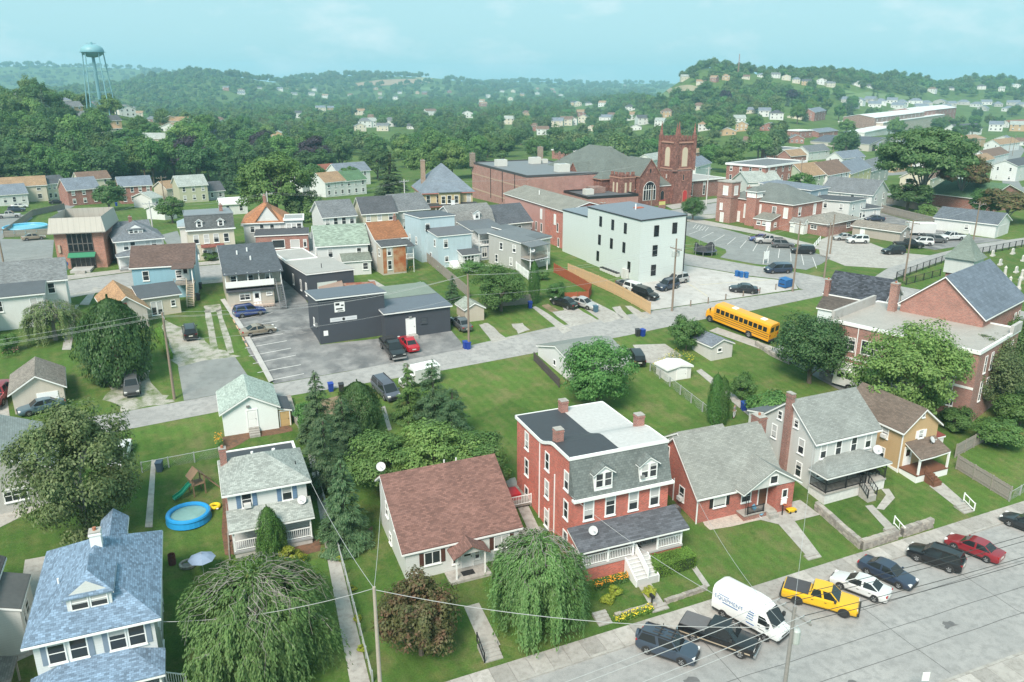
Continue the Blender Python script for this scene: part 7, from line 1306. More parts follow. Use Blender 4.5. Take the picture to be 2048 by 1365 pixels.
def pickup(root,pm,trimm,cover=None,crew=True,rim=None,L_=5.9,dark_lower=None):
 W,wb,r=2.0,3.6,.4;m=MB();loft(m,[ring(x,zt,hw,zf,W)for x,zt,hw,zf in[(L_/2,.78,.8,.42),(L_/2-.12,1.08,.95,.34),(L_/2-.6,1.14,.99,.34),(1.35,1.2,1,.34),(-.85,1.2,1,.34),(-.86,1.2,1,.34),(-L_/2+.05,1.2,.99,.38),(-L_/2,1.1,.97,.42)]])
 a0,a1,a2,a3=1.5,.75,-.62,-.82;zb,H=1.16,1.88;cw,rw=.93,.74
 q=lambda x,y,z:Vector((x,y,z));fl,fr_,rl,rr=q(a0,-cw,zb),q(a0,cw,zb),q(a3,-cw,zb),q(a3,cw,zb);tfl,tfr,trl,trr=q(a1,-rw,H-.04),q(a1,rw,H-.04),q(a2,-rw,H-.04),q(a2,rw,H-.04);ml,mr=q(.05,-rw,H),q(.05,rw,H);bml,bmr=q(.25,-cw,zb),q(.25,cw,zb)
 for P in([fl,fr_,tfr,tfl],[rr,rl,trl,trr],[tfl,tfr,mr,ml],[ml,mr,trr,trl],[fr_,bmr,mr,tfr],[bmr,rr,trr,mr],[bml,fl,tfl,ml],[rl,bml,ml,trl]):m.poly(P)
 m.build('body',pm,root,smooth=True);quadpane(root,shrinkq([fl,fr_,tfr,tfl],.9),'windscreen',.012);quadpane(root,shrinkq([rr,rl,trl,trr],.75),'rear_window',.012)
 for P in((fr_,bmr,mr,tfr),(bmr,rr,trr,mr),(fl,bml,ml,tfl),(bml,rl,trl,ml)):quadpane(root,shrinkq(P,.82),'side_window',.012)
 if cover:MB().box(-L_/2+.12,-.9,-.88,.88,1.2,1.27).build('bed_cover',cover,root)
 else:MB().box(-L_/2+.15,-.95,-.82,.82,1.195,1.212).build('bed_opening',TRIM,root)
 wheels(root,wb,W,r,rim,.12);archs(root,wb,W,r,.12);s=dict(L=L_,W=W);lights(root,s,.92,.98)
 for x_,nm in((L_/2+.02,'front_bumper'),(-L_/2-.08,'rear_bumper')):MB().box(x_-.08,x_+.08,-.95,.95,.42,.64).build(nm,trimm,root)
 for sy in(1,-1):
  MB().box(1.1,1.28,*(sorted((sy*.98,sy*1.16))),1.2,1.42).build('mirror',TRIM,root)
  for x0,x1 in((.3,1.25),(-.72,.25)):
   d=MB().box(x0,x1,*(sorted((sy*(W/2-.006),sy*(W/2+.008)))),.5,1.08).build('door',pm,root);MB().box(x0+.08,x0+.26,*(sorted((sy*(W/2+.006),sy*(W/2+.03)))),.9,.95).build('handle',TRIM,d)
  if dark_lower:MB().box(-L_/2+.15,L_/2-.3,*(sorted((sy*(W/2-.02),sy*(W/2+.01)))),.56,.66).build('side_stripe',dark_lower,root)
def van(root):
 pm=paint((.78,.8,.79,1),0);W,H,L_=2.06,2.75,6.0;prof=[(3.0,.55,1.0),(2.9,.5,1.15),(2.35,.45,1.32),(1.55,.42,2.35),(1.0,.42,2.66),(.2,.42,2.75),(-2.7,.42,2.75),(-2.98,.5,2.6)]
 def rg(x,zf,zt):
  w=W/2*(1 if x<2.2 else.9);t=max(zt-.42,zf+.5);k=.86 if zt>2 else.95;return[(x,-w*.94,zf),(x,-w,zf+.25),(x,-w,min(1.25,t)),(x,-w*.97,t),(x,-w*k*.92,zt-.1),(x,-w*k*.6,zt),(x,w*k*.6,zt),(x,w*k*.92,zt-.1),(x,w*.97,t),(x,w,min(1.25,t)),(x,w,zf+.25),(x,w*.94,zf)]
 m=MB();loft(m,[rg(*p)for p in prof]);m.build('body',pm,root,smooth=True)
 w=W/2;quadpane(root,[(2.42,-w*.8,1.36),(2.42,w*.8,1.36),(1.62,w*.74,2.34),(1.62,-w*.74,2.34)],'windscreen',.03)
 for sy in(1,-1):quadpane(root,[(2.2,sy*w*.99,1.4),(1.2,sy*w*1.0,1.32),(1.2,sy*w*.97,2.0),(1.75,sy*w*.96,2.0)],'side_window',.02);MB().box(2.0,2.2,*(sorted((sy*w*1.02,sy*w*1.25))),1.4,1.75).build('mirror',TRIM,root);MB().box(-2.9,2.2,*(sorted((sy*(w-.03),sy*(w+.008)))),.45,.58).build('side_trim',TRIM,root);d=MB().box(1.15,2.1,*(sorted((sy*(w-.006),sy*(w+.007)))),.6,1.28).build('door',pm,root);MB().box(1.2,1.4,*(sorted((sy*(w+.004),sy*(w+.03)))),1.1,1.16).build('handle',TRIM,d)
 wheels(root,3.75,W,.36);archs(root,3.75,W,.36);s=dict(L=L_,W=W);lights(root,s,.95,1.1);MB().box(2.92,3.03,-.95,.95,.42,.62).build('front_bumper',TRIM,root)
 for sy in(-1,):
  bl=plain('van_blue',(.03,.13,.36,1),.5);mt=Matrix.Translation((-1.45,-w-.012,1.62));letters('EQUIPMENT',.46,mt,root,bl);letters('DEPOT',.2,Matrix.Translation((-1.4,-w-.012,1.36)),root,bl)if False else MB().box(-2.0,-.6,-w-.016,-w-.009,1.42,1.5).build('sign_rule',bl,root)
  MB().box(-2.4,-1.4,-w-.016,-w-.009,2.05,2.1).build('sign_rule',bl,root)
  for k_ in range(4):MB().box(.35-.05*k_,.85-.03*k_,-w-.016,-w-.009,1.9-.22*k_,1.98-.22*k_).build('logo_stroke',bl,root)
  MB().box(.2,.9,-w-.016,-w-.009,.85,.93).build('sign_rule',bl,root);MB().box(1.3,1.8,-w-.016,-w-.009,.85,.9).build('sign_rule',TRIM,root)
def place_car(root_fn,label,cat,wr,wf,half=.82,name='car',h=None,group=None):
 """wr, wf: where the camera-side rear and front wheels touch the ground in the photograph"""
 a,b=at(*wr),at(*wf);d=b-a;d.z=0;c=(a+b)/2;n=Vector((-d.y,d.x,0)).normalized()
 if n.dot(Vector((c.x,c.y,0)))<0:n=-n
 c=c+n*half;th=math.atan2(d.y,d.x);return place_at(root_fn,label,cat,c,th,name,group)
def place_at(root_fn,label,cat,c,th,name='car',group=None):
 o=thing(name,label,cat,(c.x,c.y,tzf(c.x,c.y)+.055),th,group)
 dx,dy=math.cos(th),math.sin(th);sl=(tzf(c.x+dx*1.4,c.y+dy*1.4)-tzf(c.x-dx*1.4,c.y-dy*1.4))/2.8;sr=(tzf(c.x-dy*.8,c.y+dx*.8)-tzf(c.x+dy*.8,c.y-dx*.8))/1.6
 o.rotation_euler=(math.atan(sr),-math.atan(sl),th);root_fn(o);return o
def P_(kind,c,**kw):return lambda o:passenger(o,kind,paint(c),**kw)
NAVY,BLK_,WHT,SILV,GREYC,REDC,TANC,BLUEC=(.035,.05,.085,1),(.014,.014,.016,1),(.72,.73,.72,1),(.45,.45,.44,1),(.12,.125,.13,1),(.28,.02,.03,1),(.30,.25,.19,1),(.03,.06,.22,1)
def rack(o):
 passenger(o,'suv',paint((.05,.07,.10,1)),rails=True);m=MB()
 for x_ in(-.6,.4):
  m.box(x_-.04,x_+.04,-.7,.7,1.78,1.83)
  for y_ in(-.4,.1,.5):m.cyl((x_-.5,y_,1.86),(x_+.3,y_,1.86),.04,.04,6);m.cyl((x_,y_,1.83),(x_,y_+.1,2.05),.03,.03,5)
 m.build('roof_rack',TRIM,o);MB().cyl((-2.26,0,.95),(-2.46,0,.95),.36,.36,16).build('spare_wheel_cover',paint((.05,.07,.10,1)),o)
place_car(rack,'dark blue SUV with roof rack and rear spare wheel on near street','car',(1294,1309),(1362,1332))
place_car(lambda o:pickup(o,paint(BLK_),CHROME,plain('tonneau',(.12,.12,.125,1),.8),dark_lower=plain('gold_stripe',(.4,.33,.24,1),.4)),'black pickup with grey bed cover beside the white van','pickup',(1383,1283),(1476,1316),.9,'pickup')
place_car(van,'white high-roof cargo van with blue EQUIPMENT lettering','van',(1430,1228),(1546,1293),.95,'cargo_van')
place_car(lambda o:pickup(o,paint((.72,.42,.01,1),0),TRIM,plain('tonneau',(.06,.06,.065,1),.8),rim=TRIM),'bright yellow pickup with black wheels and bed cover','pickup',(1590,1209),(1683,1235),.9,'pickup')
place_car(P_('sedan',WHT),'white sedan parked beside the yellow pickup','car',(1747,1205),(1679,1179))
place_car(P_('sedan',NAVY),'dark navy sedan between the white sedan and black SUV','car',(1730,1148),(1800,1180))
place_car(P_('suv',BLK_,rails=True),'black SUV beside the red sedan','car',(1897,1146),(1832,1123))
place_car(P_('sedan',REDC),'dark red sedan on the near street','car',(1972,1126),(1906,1099))
place_car(P_('sedan',(.025,.03,.035,1)),'black sedan cut by the right edge on the near street','car',(2082,1078),(2015,1052))
place_car(P_('suv',BLUEC,rails=True),'bright blue SUV in the striped car park','car',(485,637),(521,631));place_car(P_('coupe',TANC),'gold coupe in the striped car park','car',(502,675),(540,668))
pl_=lambda px_,py_:at(px_,py_)
def put(kind,c,label,px_,py_,deg,cat='car',**kw):return place_at(P_(kind,c,**kw),label,cat,at(px_,py_),R(deg))
place_at(lambda o:pickup(o,paint(BLK_),CHROME,plain('tonneau',(.03,.03,.032,1),.7)),'black pickup facing the alley beside the red car','pickup',at(785,706),R(-86),'pickup')
put('sedan',(.5,.015,.03,1),'bright red sedan in front of the workshop door',817,694,94);put('sedan',GREYC,'dark grey sedan beside the garden shed',922,654,96);put('minivan',(.10,.11,.14,1),'grey minivan parked by the firs below the alley',772,788,-78,'minivan',rails=True)
put('suv',BLK_,'black SUV on the gravel beside the pole',381,672,92,rails=True);put('suv',GREYC,'dark SUV facing the alley beside the conical tree',265,780,-88);put('sedan',(.10,.16,.20,1),'slate blue car beside the tan garage',84,820,196);put('sedan',WHT,'white car behind the olive maple',240,918,-100)
place_at(lambda o:pickup(o,paint((.25,.02,.03,1)),CHROME),'red pickup cut by the left edge beside tan garage','pickup',at(0,798),R(80),'pickup')
put('suv',BLK_,'black car behind the leafy tree beside the alley garage',1270,722,75);put('sedan',(.02,.025,.02,1),'dark green sedan at the orange fence',1128,612,135-18);put('sedan',SILV,'silver sedan with sunroof at the orange fence',1166,613,-60)
put('sedan',GREYC,'grey sedan first behind the plank fence',1256,577,-72);put('suv',WHT,'white car second behind the plank fence',1272,586,-68);put('suv',BLK_,'black SUV last behind the plank fence',1290,595,-65);put('suv',NAVY,'navy SUV at the corner of the white block',1334,578,196,rails=True);put('suv',SILV,'silver SUV behind the navy SUV at the white block',1352,566,190)
put('sedan',(.03,.03,.035,1),'dark sedan alone in the pale concrete lot',1486,584,-30+180);put('minivan',NAVY,'navy car turning out on the cross street',1555,545,168,'car')
put('sedan',BLUEC,'blue car in the church car park',1520,482,150);place_at(lambda o:pickup(o,paint(SILV),CHROME),'silver pickup in the church car park','pickup',at(1538,487),R(150),'pickup');put('suv',GREYC,'grey SUV in the church car park',1565,495,-28);put('suv',BLK_,'black SUV with pale roof in the church car park',1605,507,150)
put('sedan',SILV,'silver sedan beside the low brick annexe',1687,480,160);put('suv',WHT,'white crossover beside the silver sedan',1714,486,160);put('sedan',NAVY,'dark blue sedan at the white cottage',1748,442,155);put('suv',BLK_,'black SUV nearest the lane',1786,508,165);place_at(lambda o:pickup(o,paint(BLK_),CHROME),'black pickup in front of the long shed','pickup',at(1816,496),R(-20),'pickup');put('suv',WHT,'white SUV with dark tail beside the black pickup',1842,490,150);put('minivan',GREYC,'dark minivan before the white box trailer',1868,485,-25,'minivan');place_at(lambda o:pickup(o,paint(WHT,0),CHROME),'white pickup before the white garage','pickup',at(1902,480),R(170),'pickup')
put('sedan',TANC,'beige sedan parked beside the brick office',68,480,15);place_at(lambda o:pickup(o,paint(SILV),CHROME),'silver pickup at the pool fence','pickup',at(18,436),R(5),'pickup');put('suv',NAVY,'navy car behind the silver pickup at pool fence',34,424,5);put('sedan',BLK_,'black car under the pale grey house',115,408,8);put('sedan',WHT,'white car at far left beside long white building',40,416,5)
def bus(o):
 Y=plain('bus_yellow',(.72,.33,.01,1),.35,0,.03,1,.4);W,L_=2.44,11.4
 def rg(x,zt,w):return[(x,-w,.55),(x,-w,zt-.5),(x,-w*.93,zt-.18),(x,-w*.6,zt),(x,w*.6,zt),(x,w*.93,zt-.18),(x,w,zt-.5),(x,w,.55)]
 m=MB();loft(m,[rg(4.1,3.0,1.2),rg(3.9,3.1,1.22),rg(-5.6,3.1,1.22),rg(-5.7,3.0,1.2)]);m.build('body',Y,o)
 m=MB();loft(m,[rg(5.7,1.55,.85),rg(5.5,1.75,.98),rg(4.05,1.95,1.1)]);m.build('bonnet',Y,o);quadpane(o,[(4.12,-1.05,1.95),(4.12,1.05,1.95),(4.12,.98,2.8),(4.12,-.98,2.8)],'windscreen',.02)
 for sy in(1,-1):
  for k in range(11):MB().box(-5.2+k*.82,-4.56+k*.82,*(sorted((sy*1.21,sy*1.235))),1.85,2.55).build('side_window',CARG,o)
  for z_ in(.95,1.25,1.6):MB().box(-5.6,3.9,*(sorted((sy*1.21,sy*1.24))),z_,z_+.07).build('rub_rail',TRIM,o)
  MB().box(4.2,5.4,*(sorted((sy*1.0,sy*1.1))),.6,1.1).build('wing',Y,o);MB().box(5.45,5.68,*(sorted((sy*.5,sy*.8))),1.15,1.4).build('headlight',HLAMP,o);MB().box(4.6,4.7,*(sorted((sy*1.25,sy*1.5))),1.9,2.3).build('mirror',TRIM,o);MB().box(-5.74,-5.69,*(sorted((sy*.85,sy*1.1))),1.3,1.5).build('taillight',TLAMP,o);MB().box(-5.74,-5.69,*(sorted((sy*.2,sy*.95))),1.9,2.6).build('rear_window',CARG,o)
 MB().cyl((3.2,-1.25,1.5),(3.2,-1.3,1.5),.24,.24,8).build('stop_arm',TLAMP,o);MB().cyl((-4.0,-1.25,1.35),(-4.0,-1.29,1.35),.24,.24,8).build('rear_marker',TLAMP,o)
 for x_ in(-3.8,1.2):MB().box(x_-.4,x_+.4,-.4,.4,3.1,3.18).build('roof_hatch',WHITE,o)
 MB().box(-5.85,-5.7,-1.2,1.2,.5,.75).build('rear_bumper',TRIM,o);wheels(o,7.0,W,.5,dx=1.1);archs(o,7.0,W,.5,1.1)
place_car(bus,'yellow school bus parked below the alley beside the dark maple','bus',(1503,678),(1436,651),1.15,'school_bus')
def minibus(o):
 wm=paint((.75,.76,.75,1),0);W=2.3
 def rg(x,zt,w):return[(x,-w,.45),(x,-w,zt-.4),(x,-w*.85,zt),(x,w*.85,zt),(x,w,zt-.4),(x,w,.45)]
 m=MB();loft(m,[rg(2.4,2.8,1.1),rg(2.2,2.9,1.15),rg(-3.6,2.9,1.15),rg(-3.7,2.8,1.12)]);m.build('body',wm,o);m=MB();loft(m,[rg(3.9,1.2,.8),rg(3.5,1.4,.95),rg(2.35,1.5,1.0)]);m.build('bonnet',wm,o);quadpane(o,[(2.8,-.9,1.5),(2.8,.9,1.5),(2.42,.95,2.4),(2.42,-.95,2.4)],'windscreen',.02)
 for sy in(1,-1):
  for k in range(5):MB().box(-3.3+k*1.05,-2.5+k*1.05,*(sorted((sy*1.14,sy*1.165))),1.5,2.25).build('side_window',CARG,o)
  MB().box(-3.74,-3.69,*(sorted((sy*.8,sy*1.05))),1.1,1.4).build('taillight',TLAMP,o)
 wheels(o,4.0,W,.4,dx=.4);archs(o,4.0,W,.4,.4)
place_at(minibus,'white minibus half hidden behind the large bright tree','minibus',at(1725,782),R(-55),'minibus')
def boxtruck(o):
 wm=paint((.7,.71,.7,1),0);MB().box(-3.2,1.2,-1.15,1.15,.7,3.0).build('cargo_box',wm,o);MB().box(-3.22,1.22,-1.17,1.17,3.002,3.06).build('box_roof',WHITE2,o)
 m=MB();loft(m,[ring(3.2,1.1,.8,.4,2.0),ring(3.0,1.35,.95,.35,2.0),ring(2.4,1.45,1,.35,2.0),ring(1.25,1.5,1,.35,2.0)]);m.prism([(2.4,-.9,1.45),(1.25,-.9,1.5),(1.25,-.8,2.15),(1.9,-.8,2.15)],(0,1.8,0));m.build('cab',wm,o);quadpane(o,[(2.35,-.8,1.5),(2.35,.8,1.5),(1.95,.74,2.1),(1.95,-.74,2.1)],'windscreen',.03);wheels(o,4.0,2.1,.4);s=dict(L=6.4,W=2.0);lights(o,s,.85,1.0)
place_at(boxtruck,'white box truck standing in the alley behind the young fir','truck',at(838,768),R(190),'box_truck').scale=(.78,.78,.78)
def trailer(o):MB().box(-3,3,-1.1,1.1,.6,2.7).build('box',paint((.72,.73,.72,1),0),o);wheels(o,1.0,2.2,.35);MB().box(3,4.2,-.06,.06,.55,.65).build('drawbar',STEEL,o);MB().box(-3.02,3.02,-1.12,1.12,2.702,2.76).build('roof',WHITE2,o)
place_at(trailer,'white box trailer behind the dark minivan','trailer',at(1838,470),R(-25),'box_trailer')
# fences, walls, hedges
def fence(label,pts,h=1.8,mat=None,name='board_fence',gap=.15,style='board',cat='fence',px=True,postm=None):
 """posts and panels along a line; every panel holds its own separate boards, posts are parts"""
 mat=mat or WOODG;P=[at(*p)for p in pts]if px else[Vector((p[0],p[1],tzf(*p)))for p in pts];root=thing(name,label,cat,P[0])
 O=P[0]
 for a,b in zip(P[:-1],P[1:]):
  L_=math.hypot(b.x-a.x,b.y-a.y);n=max(1,round(L_/2.4))
  for i in range(n):
   p,q=a.lerp(b,i/n),a.lerp(b,(i+1)/n);p.z,q.z=tzf(p.x,p.y),tzf(q.x,q.y);d=(q-p);dl=Vector((d.x,d.y,0)).length;u=Vector((d.x,d.y,0))/dl;nn_=Vector((-u.y,u.x,0));m=MB()
   MB().box(-.06,.06,-.06,.06,-.4,h+.06).build('post',postm or mat,root,loc=p-O,rz=math.atan2(u.y,u.x))
   def along(s,z):return p+u*s+Vector((0,0,d.z*s/dl+z))-O
   if style=='board':
    k=0
    while(k+1)*gap<dl:
     s0,s1=k*gap+.008,(k+1)*gap-.008;hh=h+random.uniform(-.03,.03);o_=nn_*random.uniform(.0,.012);m.prism([along(s0,.04)+o_,along(s1,.04)+o_,along(s1,hh)+o_,along(s0,hh)+o_],nn_*.03);k+=1
    for z in(.35,h-.35):m.prism([along(0,z)-nn_*.04,along(dl,z)-nn_*.04,along(dl,z+.09)-nn_*.04,along(0,z+.09)-nn_*.04],nn_*.035)
   elif style=='rail':
    for z in(h,h*.1):m.beam(along(0,z),along(dl,z),.05,.05)
    k=1
    while k*gap<dl:m.beam(along(k*gap,h*.05),along(k*gap,h),.022,.022);k+=1
   elif style=='link':
    m.cyl(along(0,h),along(dl,h),.03,.03,5)
    k=0
    while k*gap<dl:m.beam(along(k*gap,.05),along(min(dl,k*gap+h),h*min(1,(dl-k*gap)/h)),.007,.007);m.beam(along(k*gap,h),along(min(dl,k*gap+h),h*(1-min(1,(dl-k*gap)/h))),.007,.007);k+=1
   m.build('panel',mat,root)
 MB().box(-.06,.06,-.06,.06,-.4,h+.06).build('post',postm or mat,root,loc=P[-1]-O);return root
fence('long new tan plank fence between the yard and pale lot',[(1136,548),(1300,628)],1.9,WOODT)
ORF=plain('orange_stain',rgb(192,106,70,.6),.8,var=.2,scale=3);fence('orange stained fence behind the two parked sedans',[(1108,545),(1182,588),(1176,603),(1130,606)],1.7,ORF)
fence('weathered grey board fence running behind the swing set',[(852,522),(938,596)],1.8);fence('dark grey board fence under the round green tree',[(968,616),(1063,608)],1.6);fence('white vinyl fence beside the slim arborvitae',[(1004,518),(1064,566)],1.6,WHITE2,gap=.3)
fence('weathered grey fence right of the tan house, leaning along the slope',[(1912,938),(2018,1003)],1.7);fence('upper weathered fence behind the red-roofed side shed',[(1910,915),(1965,885)],1.6)
fence('long grey board fence beside the white cottage car park',[(1762,425),(1925,466)],2.0);fence('second weathered fence behind the long grey one',[(1770,406),(1918,438)],1.8);fence('black iron fence along the cemetery lane',[(1792,560),(1894,523),(2055,492)],1.5,BLACK,'iron_fence',.3,'rail')
fence('chain link fence between the two back lawns',[(1300,742),(1428,842)],1.2,STEEL,'chain_link_fence',.16,'link');fence('chain link fence along the fenced walk',[(625,930),(650,1010),(690,1150),(745,1365)],1.0,STEEL,'chain_link_fence',.16,'link');fence('chain link fence across the pool yard',[(285,945),(440,915)],1.1,STEEL,'chain_link_fence',.18,'link')
fence('grey fence round the far left swimming pool',[(8,475),(66,432),(130,418)],1.7);fence('rustic fence beside the shuttered house garden',[(448,912),(460,1120)],1.0,WOODG,gap=.5,style='rail')
fence('grey fence in front of the far left pool',[(8,475),(98,470)],1.5);fence('low dark fence beside the alley garage',[(1068,722),(1118,775)],1.2,plain('dark_boards',(.08,.07,.065,1),.9,var=.3));fence('black iron railing along the church hut',[(1792,560),(1812,570),(1880,552)],1.3,BLACK,'iron_fence',.3,'rail');fence('chain link fence at right of the tan house yard',[(2018,1003),(2060,978)],1.1,STEEL,'chain_link_fence',.18,'link')
fence('low white rail fence beside the car park drive',[(1620,505),(1640,482)],1.0,WHITE2,gap=.5,style='rail')
STN=[plain('field_stone_%d'%i,c,.9,var=.25,scale=6)for i,c in enumerate(((.30,.28,.25,1),(.36,.33,.29,1),(.25,.23,.21,1)))]
def stone_wall(label,pts,h=.7,w=.45,px=True,cap=True):
 P=[at(*p)for p in pts]if px else[Vector((p[0],p[1],tzf(*p)))for p in pts];root=thing('stone_wall',label,'wall',P[0]);O=P[0];ms=[MB()for _ in STN];core=MB()
 for a,b in zip(P[:-1],P[1:]):
  L_=math.hypot(b.x-a.x,b.y-a.y);u=Vector((b.x-a.x,b.y-a.y,0))/L_;n=Vector((-u.y,u.x,0));rows=max(2,int(h/.2))
  def pt(s,t,z):q=a+u*s;return Vector((q.x,q.y,tzf(q.x,q.y)+z))+n*t-O
  k=0
  while k*1.0<L_:s0,s1=k,min(L_,k+1.0);core.prism([pt(s0,-w*.4,-.3),pt(s0,w*.4,-.3),pt(s0,w*.4,h*.9),pt(s0,-w*.4,h*.9)],pt(s1,0,0)-pt(s0,0,0));k+=1
  for r in range(rows):
   s=-random.random()*.2;zz=h*r/rows
   while s<L_:
    l=random.uniform(.22,.5);e=random.uniform(.0,.06);z1=zz+h/rows*random.uniform(.84,.98)+(random.uniform(0,.08)if r==rows-1 else 0);s0,s1=max(0,s),min(L_,s+l-.02)
    if s1-s0>.08:random.choice(ms).prism([pt(s0,-w/2-e,zz-.05 if r==0 else zz),pt(s0,w/2+e,zz-.05 if r==0 else zz),pt(s0,w/2+e*.5,z1),pt(s0,-w/2-e*.5,z1)],pt(s1,0,0)-pt(s0,0,0))
    s+=l
 core.build('mortar_core',plain('mortar',(.22,.21,.19,1),.95),root)
 for m,mt in zip(ms,STN):
  if m.f:tag(m.build('stones',mt,root),kind='stuff')
 return root
stone_wall('dry stone wall running down between bungalow and white house lawns',[(1632,1018),(1722,1098)],.8);stone_wall('stone retaining wall along the sidewalk left of the steps',[(1722,1098),(1792,1076)],.9);stone_wall('stone retaining wall along the sidewalk right of the steps',[(1803,1072),(1862,1053)],.9);stone_wall('grey block retaining wall below the school bus lawn',[(1512,690),(1545,712),(1580,728)],.6);stone_wall('block wall beside the minibus drive',[(1640,752),(1756,806)],.7);stone_wall('rocky bank beside the white garage lean-to',[(578,800),(590,838),(605,862)],.6)
stone_wall('low stone edging of the brick house lawn',[(1330,1206),(1412,1178)],.3,.3);stone_wall('tan kerb edging round the brick house flower bed',[(1230,1236),(1312,1212)],.35,.3)
def hedge(label,c,h=1.2,px=True):
 P=[at(*p)for p in c];g=np.random.default_rng(3);o=thing('hedge',label,'hedge',P[0]);O=np.array(P[0]);Q=[np.array(p)-O for p in P];n=9000;C=[];N=[]
 per=[(Q[i],Q[(i+1)%4])for i in range(4)];ctr=sum(Q)/4;s=g.random(n);t=g.random(n);top=g.random(n)<.5;k=g.integers(0,4,n)
 A=np.array([per[i][0]for i in k]);B=np.array([per[i][1]for i in k]);side=A+(B-A)*s[:,None]+np.array([0,0,1])*(t*h)[:,None];outw=side-ctr;outw[:,2]=0;outw/=np.linalg.norm(outw,axis=1,keepdims=True)
 tp=Q[0]+(Q[1]-Q[0])*s[:,None]+(Q[3]-Q[0])*t[:,None]+((Q[2]-Q[1])-(Q[3]-Q[0]))*(s*t)[:,None]+np.array([0,0,h]);C=np.where(top[:,None],tp,side)+g.normal(size=(n,3))*.05;N=np.where(top[:,None],np.array([0,0,1.]),outw)+.6*unit(n,g)
 link('foliage',leaf_mesh('foliage',C,N,.14*g.uniform(.6,1.3,n),LF['hedge'],g,.6),o);m=MB();m.prism([tuple(Vector(Q[i])+(Vector(ctr)-Vector(Q[i]))*.06-Vector((0,0,.2)))for i in range(4)],(0,0,h*.93+.2));m.build('shade_core',plain('hedge_shade',(.03,.055,.015,1),1),o);return o  # solid core under the leaves, coloured dark as the hedge's inner shade
hedge('clipped box hedge before the brick double house porch',[(1310,1160),(1390,1136),(1372,1118),(1296,1136)],1.25);hedge('small clipped hedge along the mansard house steps',[(398,520),(425,516),(424,508),(398,511)],1.0);hedge('long grass-topped hedge strip beside the leaning pole',[(338,720),(345,718),(320,668),(312,670)],.9)
# poles and wires
WIRE=plain('pale_cable',(.42,.43,.43,1),.6);WIRED=plain('dark_cable',(.05,.05,.05,1),.6);POLES={}
def pole(key,label,top,h,arm=True,transformer=0,mat=None,rz=None,base=None,lamp=False,armz=.5):
 if base:b=at(*base)
 else:
  z=5.0
  for _ in range(8):p=atZ(top[0],top[1],z+h);z=tzf(p.x,p.y)
  b=Vector((p.x,p.y,z))
 o=thing('utility_pole',label,'utility pole',b,0);MB().cyl((0,0,-.5),(0,0,h),.17,.11,10).build('shaft',mat or POLEW,o,smooth=True);a=R(100)if rz is None else R(rz);u=Vector((math.cos(a),math.sin(a),0));tops=[]
 if arm:
  MB().beam(u*-1.3+Vector((0,0,h-armz)),u*1.3+Vector((0,0,h-armz)),.1,.12).build('crossarm',mat or POLEW,o)
  for s in(-1.2,-.7,.7,1.2):MB().cyl(u*s+Vector((0,0,h-armz+.06)),u*s+Vector((0,0,h-armz+.28)),.05,.04,6).build('insulator',ALU,o);tops.append(b+u*s+Vector((0,0,h-armz+.26)))
  MB().beam(u*-.6+Vector((0,0,h-armz)),Vector((0,0,h-armz-.7)),.04,.04).build('brace',STEEL,o)
 else:tops=[b+Vector((0,0,h-.1))]*4
 for k in range(transformer):w=Vector((-u.y,u.x,0));c=w*.42*(1 if k else-1)+Vector((0,0,h-2.3));t=MB();t.lathe([(.0,-.5),(.26,-.5),(.28,-.4),(.28,.4),(.2,.5),(.06,.55),(.05,.75),(0,.75)],12,tuple(c));t.build('transformer',plain('transformer_grey',(.42,.46,.45,1),.5),o)
 if lamp:MB().cyl((0,0,h-1.5),(0,0,h-1.5)+u*0 if False else u*1.8+Vector((0,0,h-1.1)),.04,.03,6).build('lamp_arm',STEEL,o);MB().box(1.7*u.x-.2,1.7*u.x+.2,1.7*u.y-.12,1.7*u.y+.12,h-1.2,h-1.08).build('lamp_head',ALU,o)
 POLES[key]=(b,h,tops);return o
pole('a','leaning utility pole beside the gravel parking and hedge strip',(325,622),10.5,base=(349,798),rz=98);pole('b','utility pole beside the garden shed and blue bins',(942,546),10.5,base=(938,698),rz=98,arm=False);pole('c','utility pole with transformers at the white block lot',(1362,472),11.5,base=(1344,622),rz=98,transformer=2,armz=1.6)
pole('d','tall brown utility pole beside the blue dumpster',(1603,440),12,base=(1585,583),rz=98,lamp=True);pole('e','utility pole at the car park corner by white kerb',(1668,438),10,base=(1648,556),rz=98,arm=False);pole('f','slim pole behind the low brick annexe',(1680,445),8,base=(1660,508),arm=False);pole('g','brown utility pole beside the cemetery fence',(1828,440),11,base=(1808,562),rz=98);pole('h','utility pole right of the white steeple',(1964,418),10,base=(1943,500),arm=True,rz=98)
pole('n','pale utility pole in the front yard beside the copper-tinged maple',(748,1174),10.0,rz=8,arm=False,mat=plain('pale_pole',(.36,.32,.27,1),.9,var=.25,scale=4));pole('m','near utility pole with double crossarm and transformer before the white van',(1590,1212),11.0,rz=97,transformer=1,mat=plain('grey_pole',(.25,.24,.23,1),.9,var=.3,scale=4))
pole('i','white pole behind the rust-stained house',(808,363),11,base=(812,455),arm=True,rz=20,mat=plain('white_pole',(.5,.5,.48,1),.8));pole('j','grey pole before the orange-roofed house gable',(532,386),10,base=(542,478),arm=True,rz=20,mat=plain('white_pole',(.5,.5,.48,1),.8));pole('k','pole beside the church tower and grey parking',(1424,322),10.5,base=(1412,412),rz=20,mat=plain('white_pole',(.5,.5,.48,1),.8));pole('l','pole between the brick office and hip house',(300,408),10,base=(312,505),rz=20,mat=plain('white_pole',(.5,.5,.48,1),.8));pole('o','pole at the far left edge by the parking',(3,478),9,base=(14,560),rz=20)
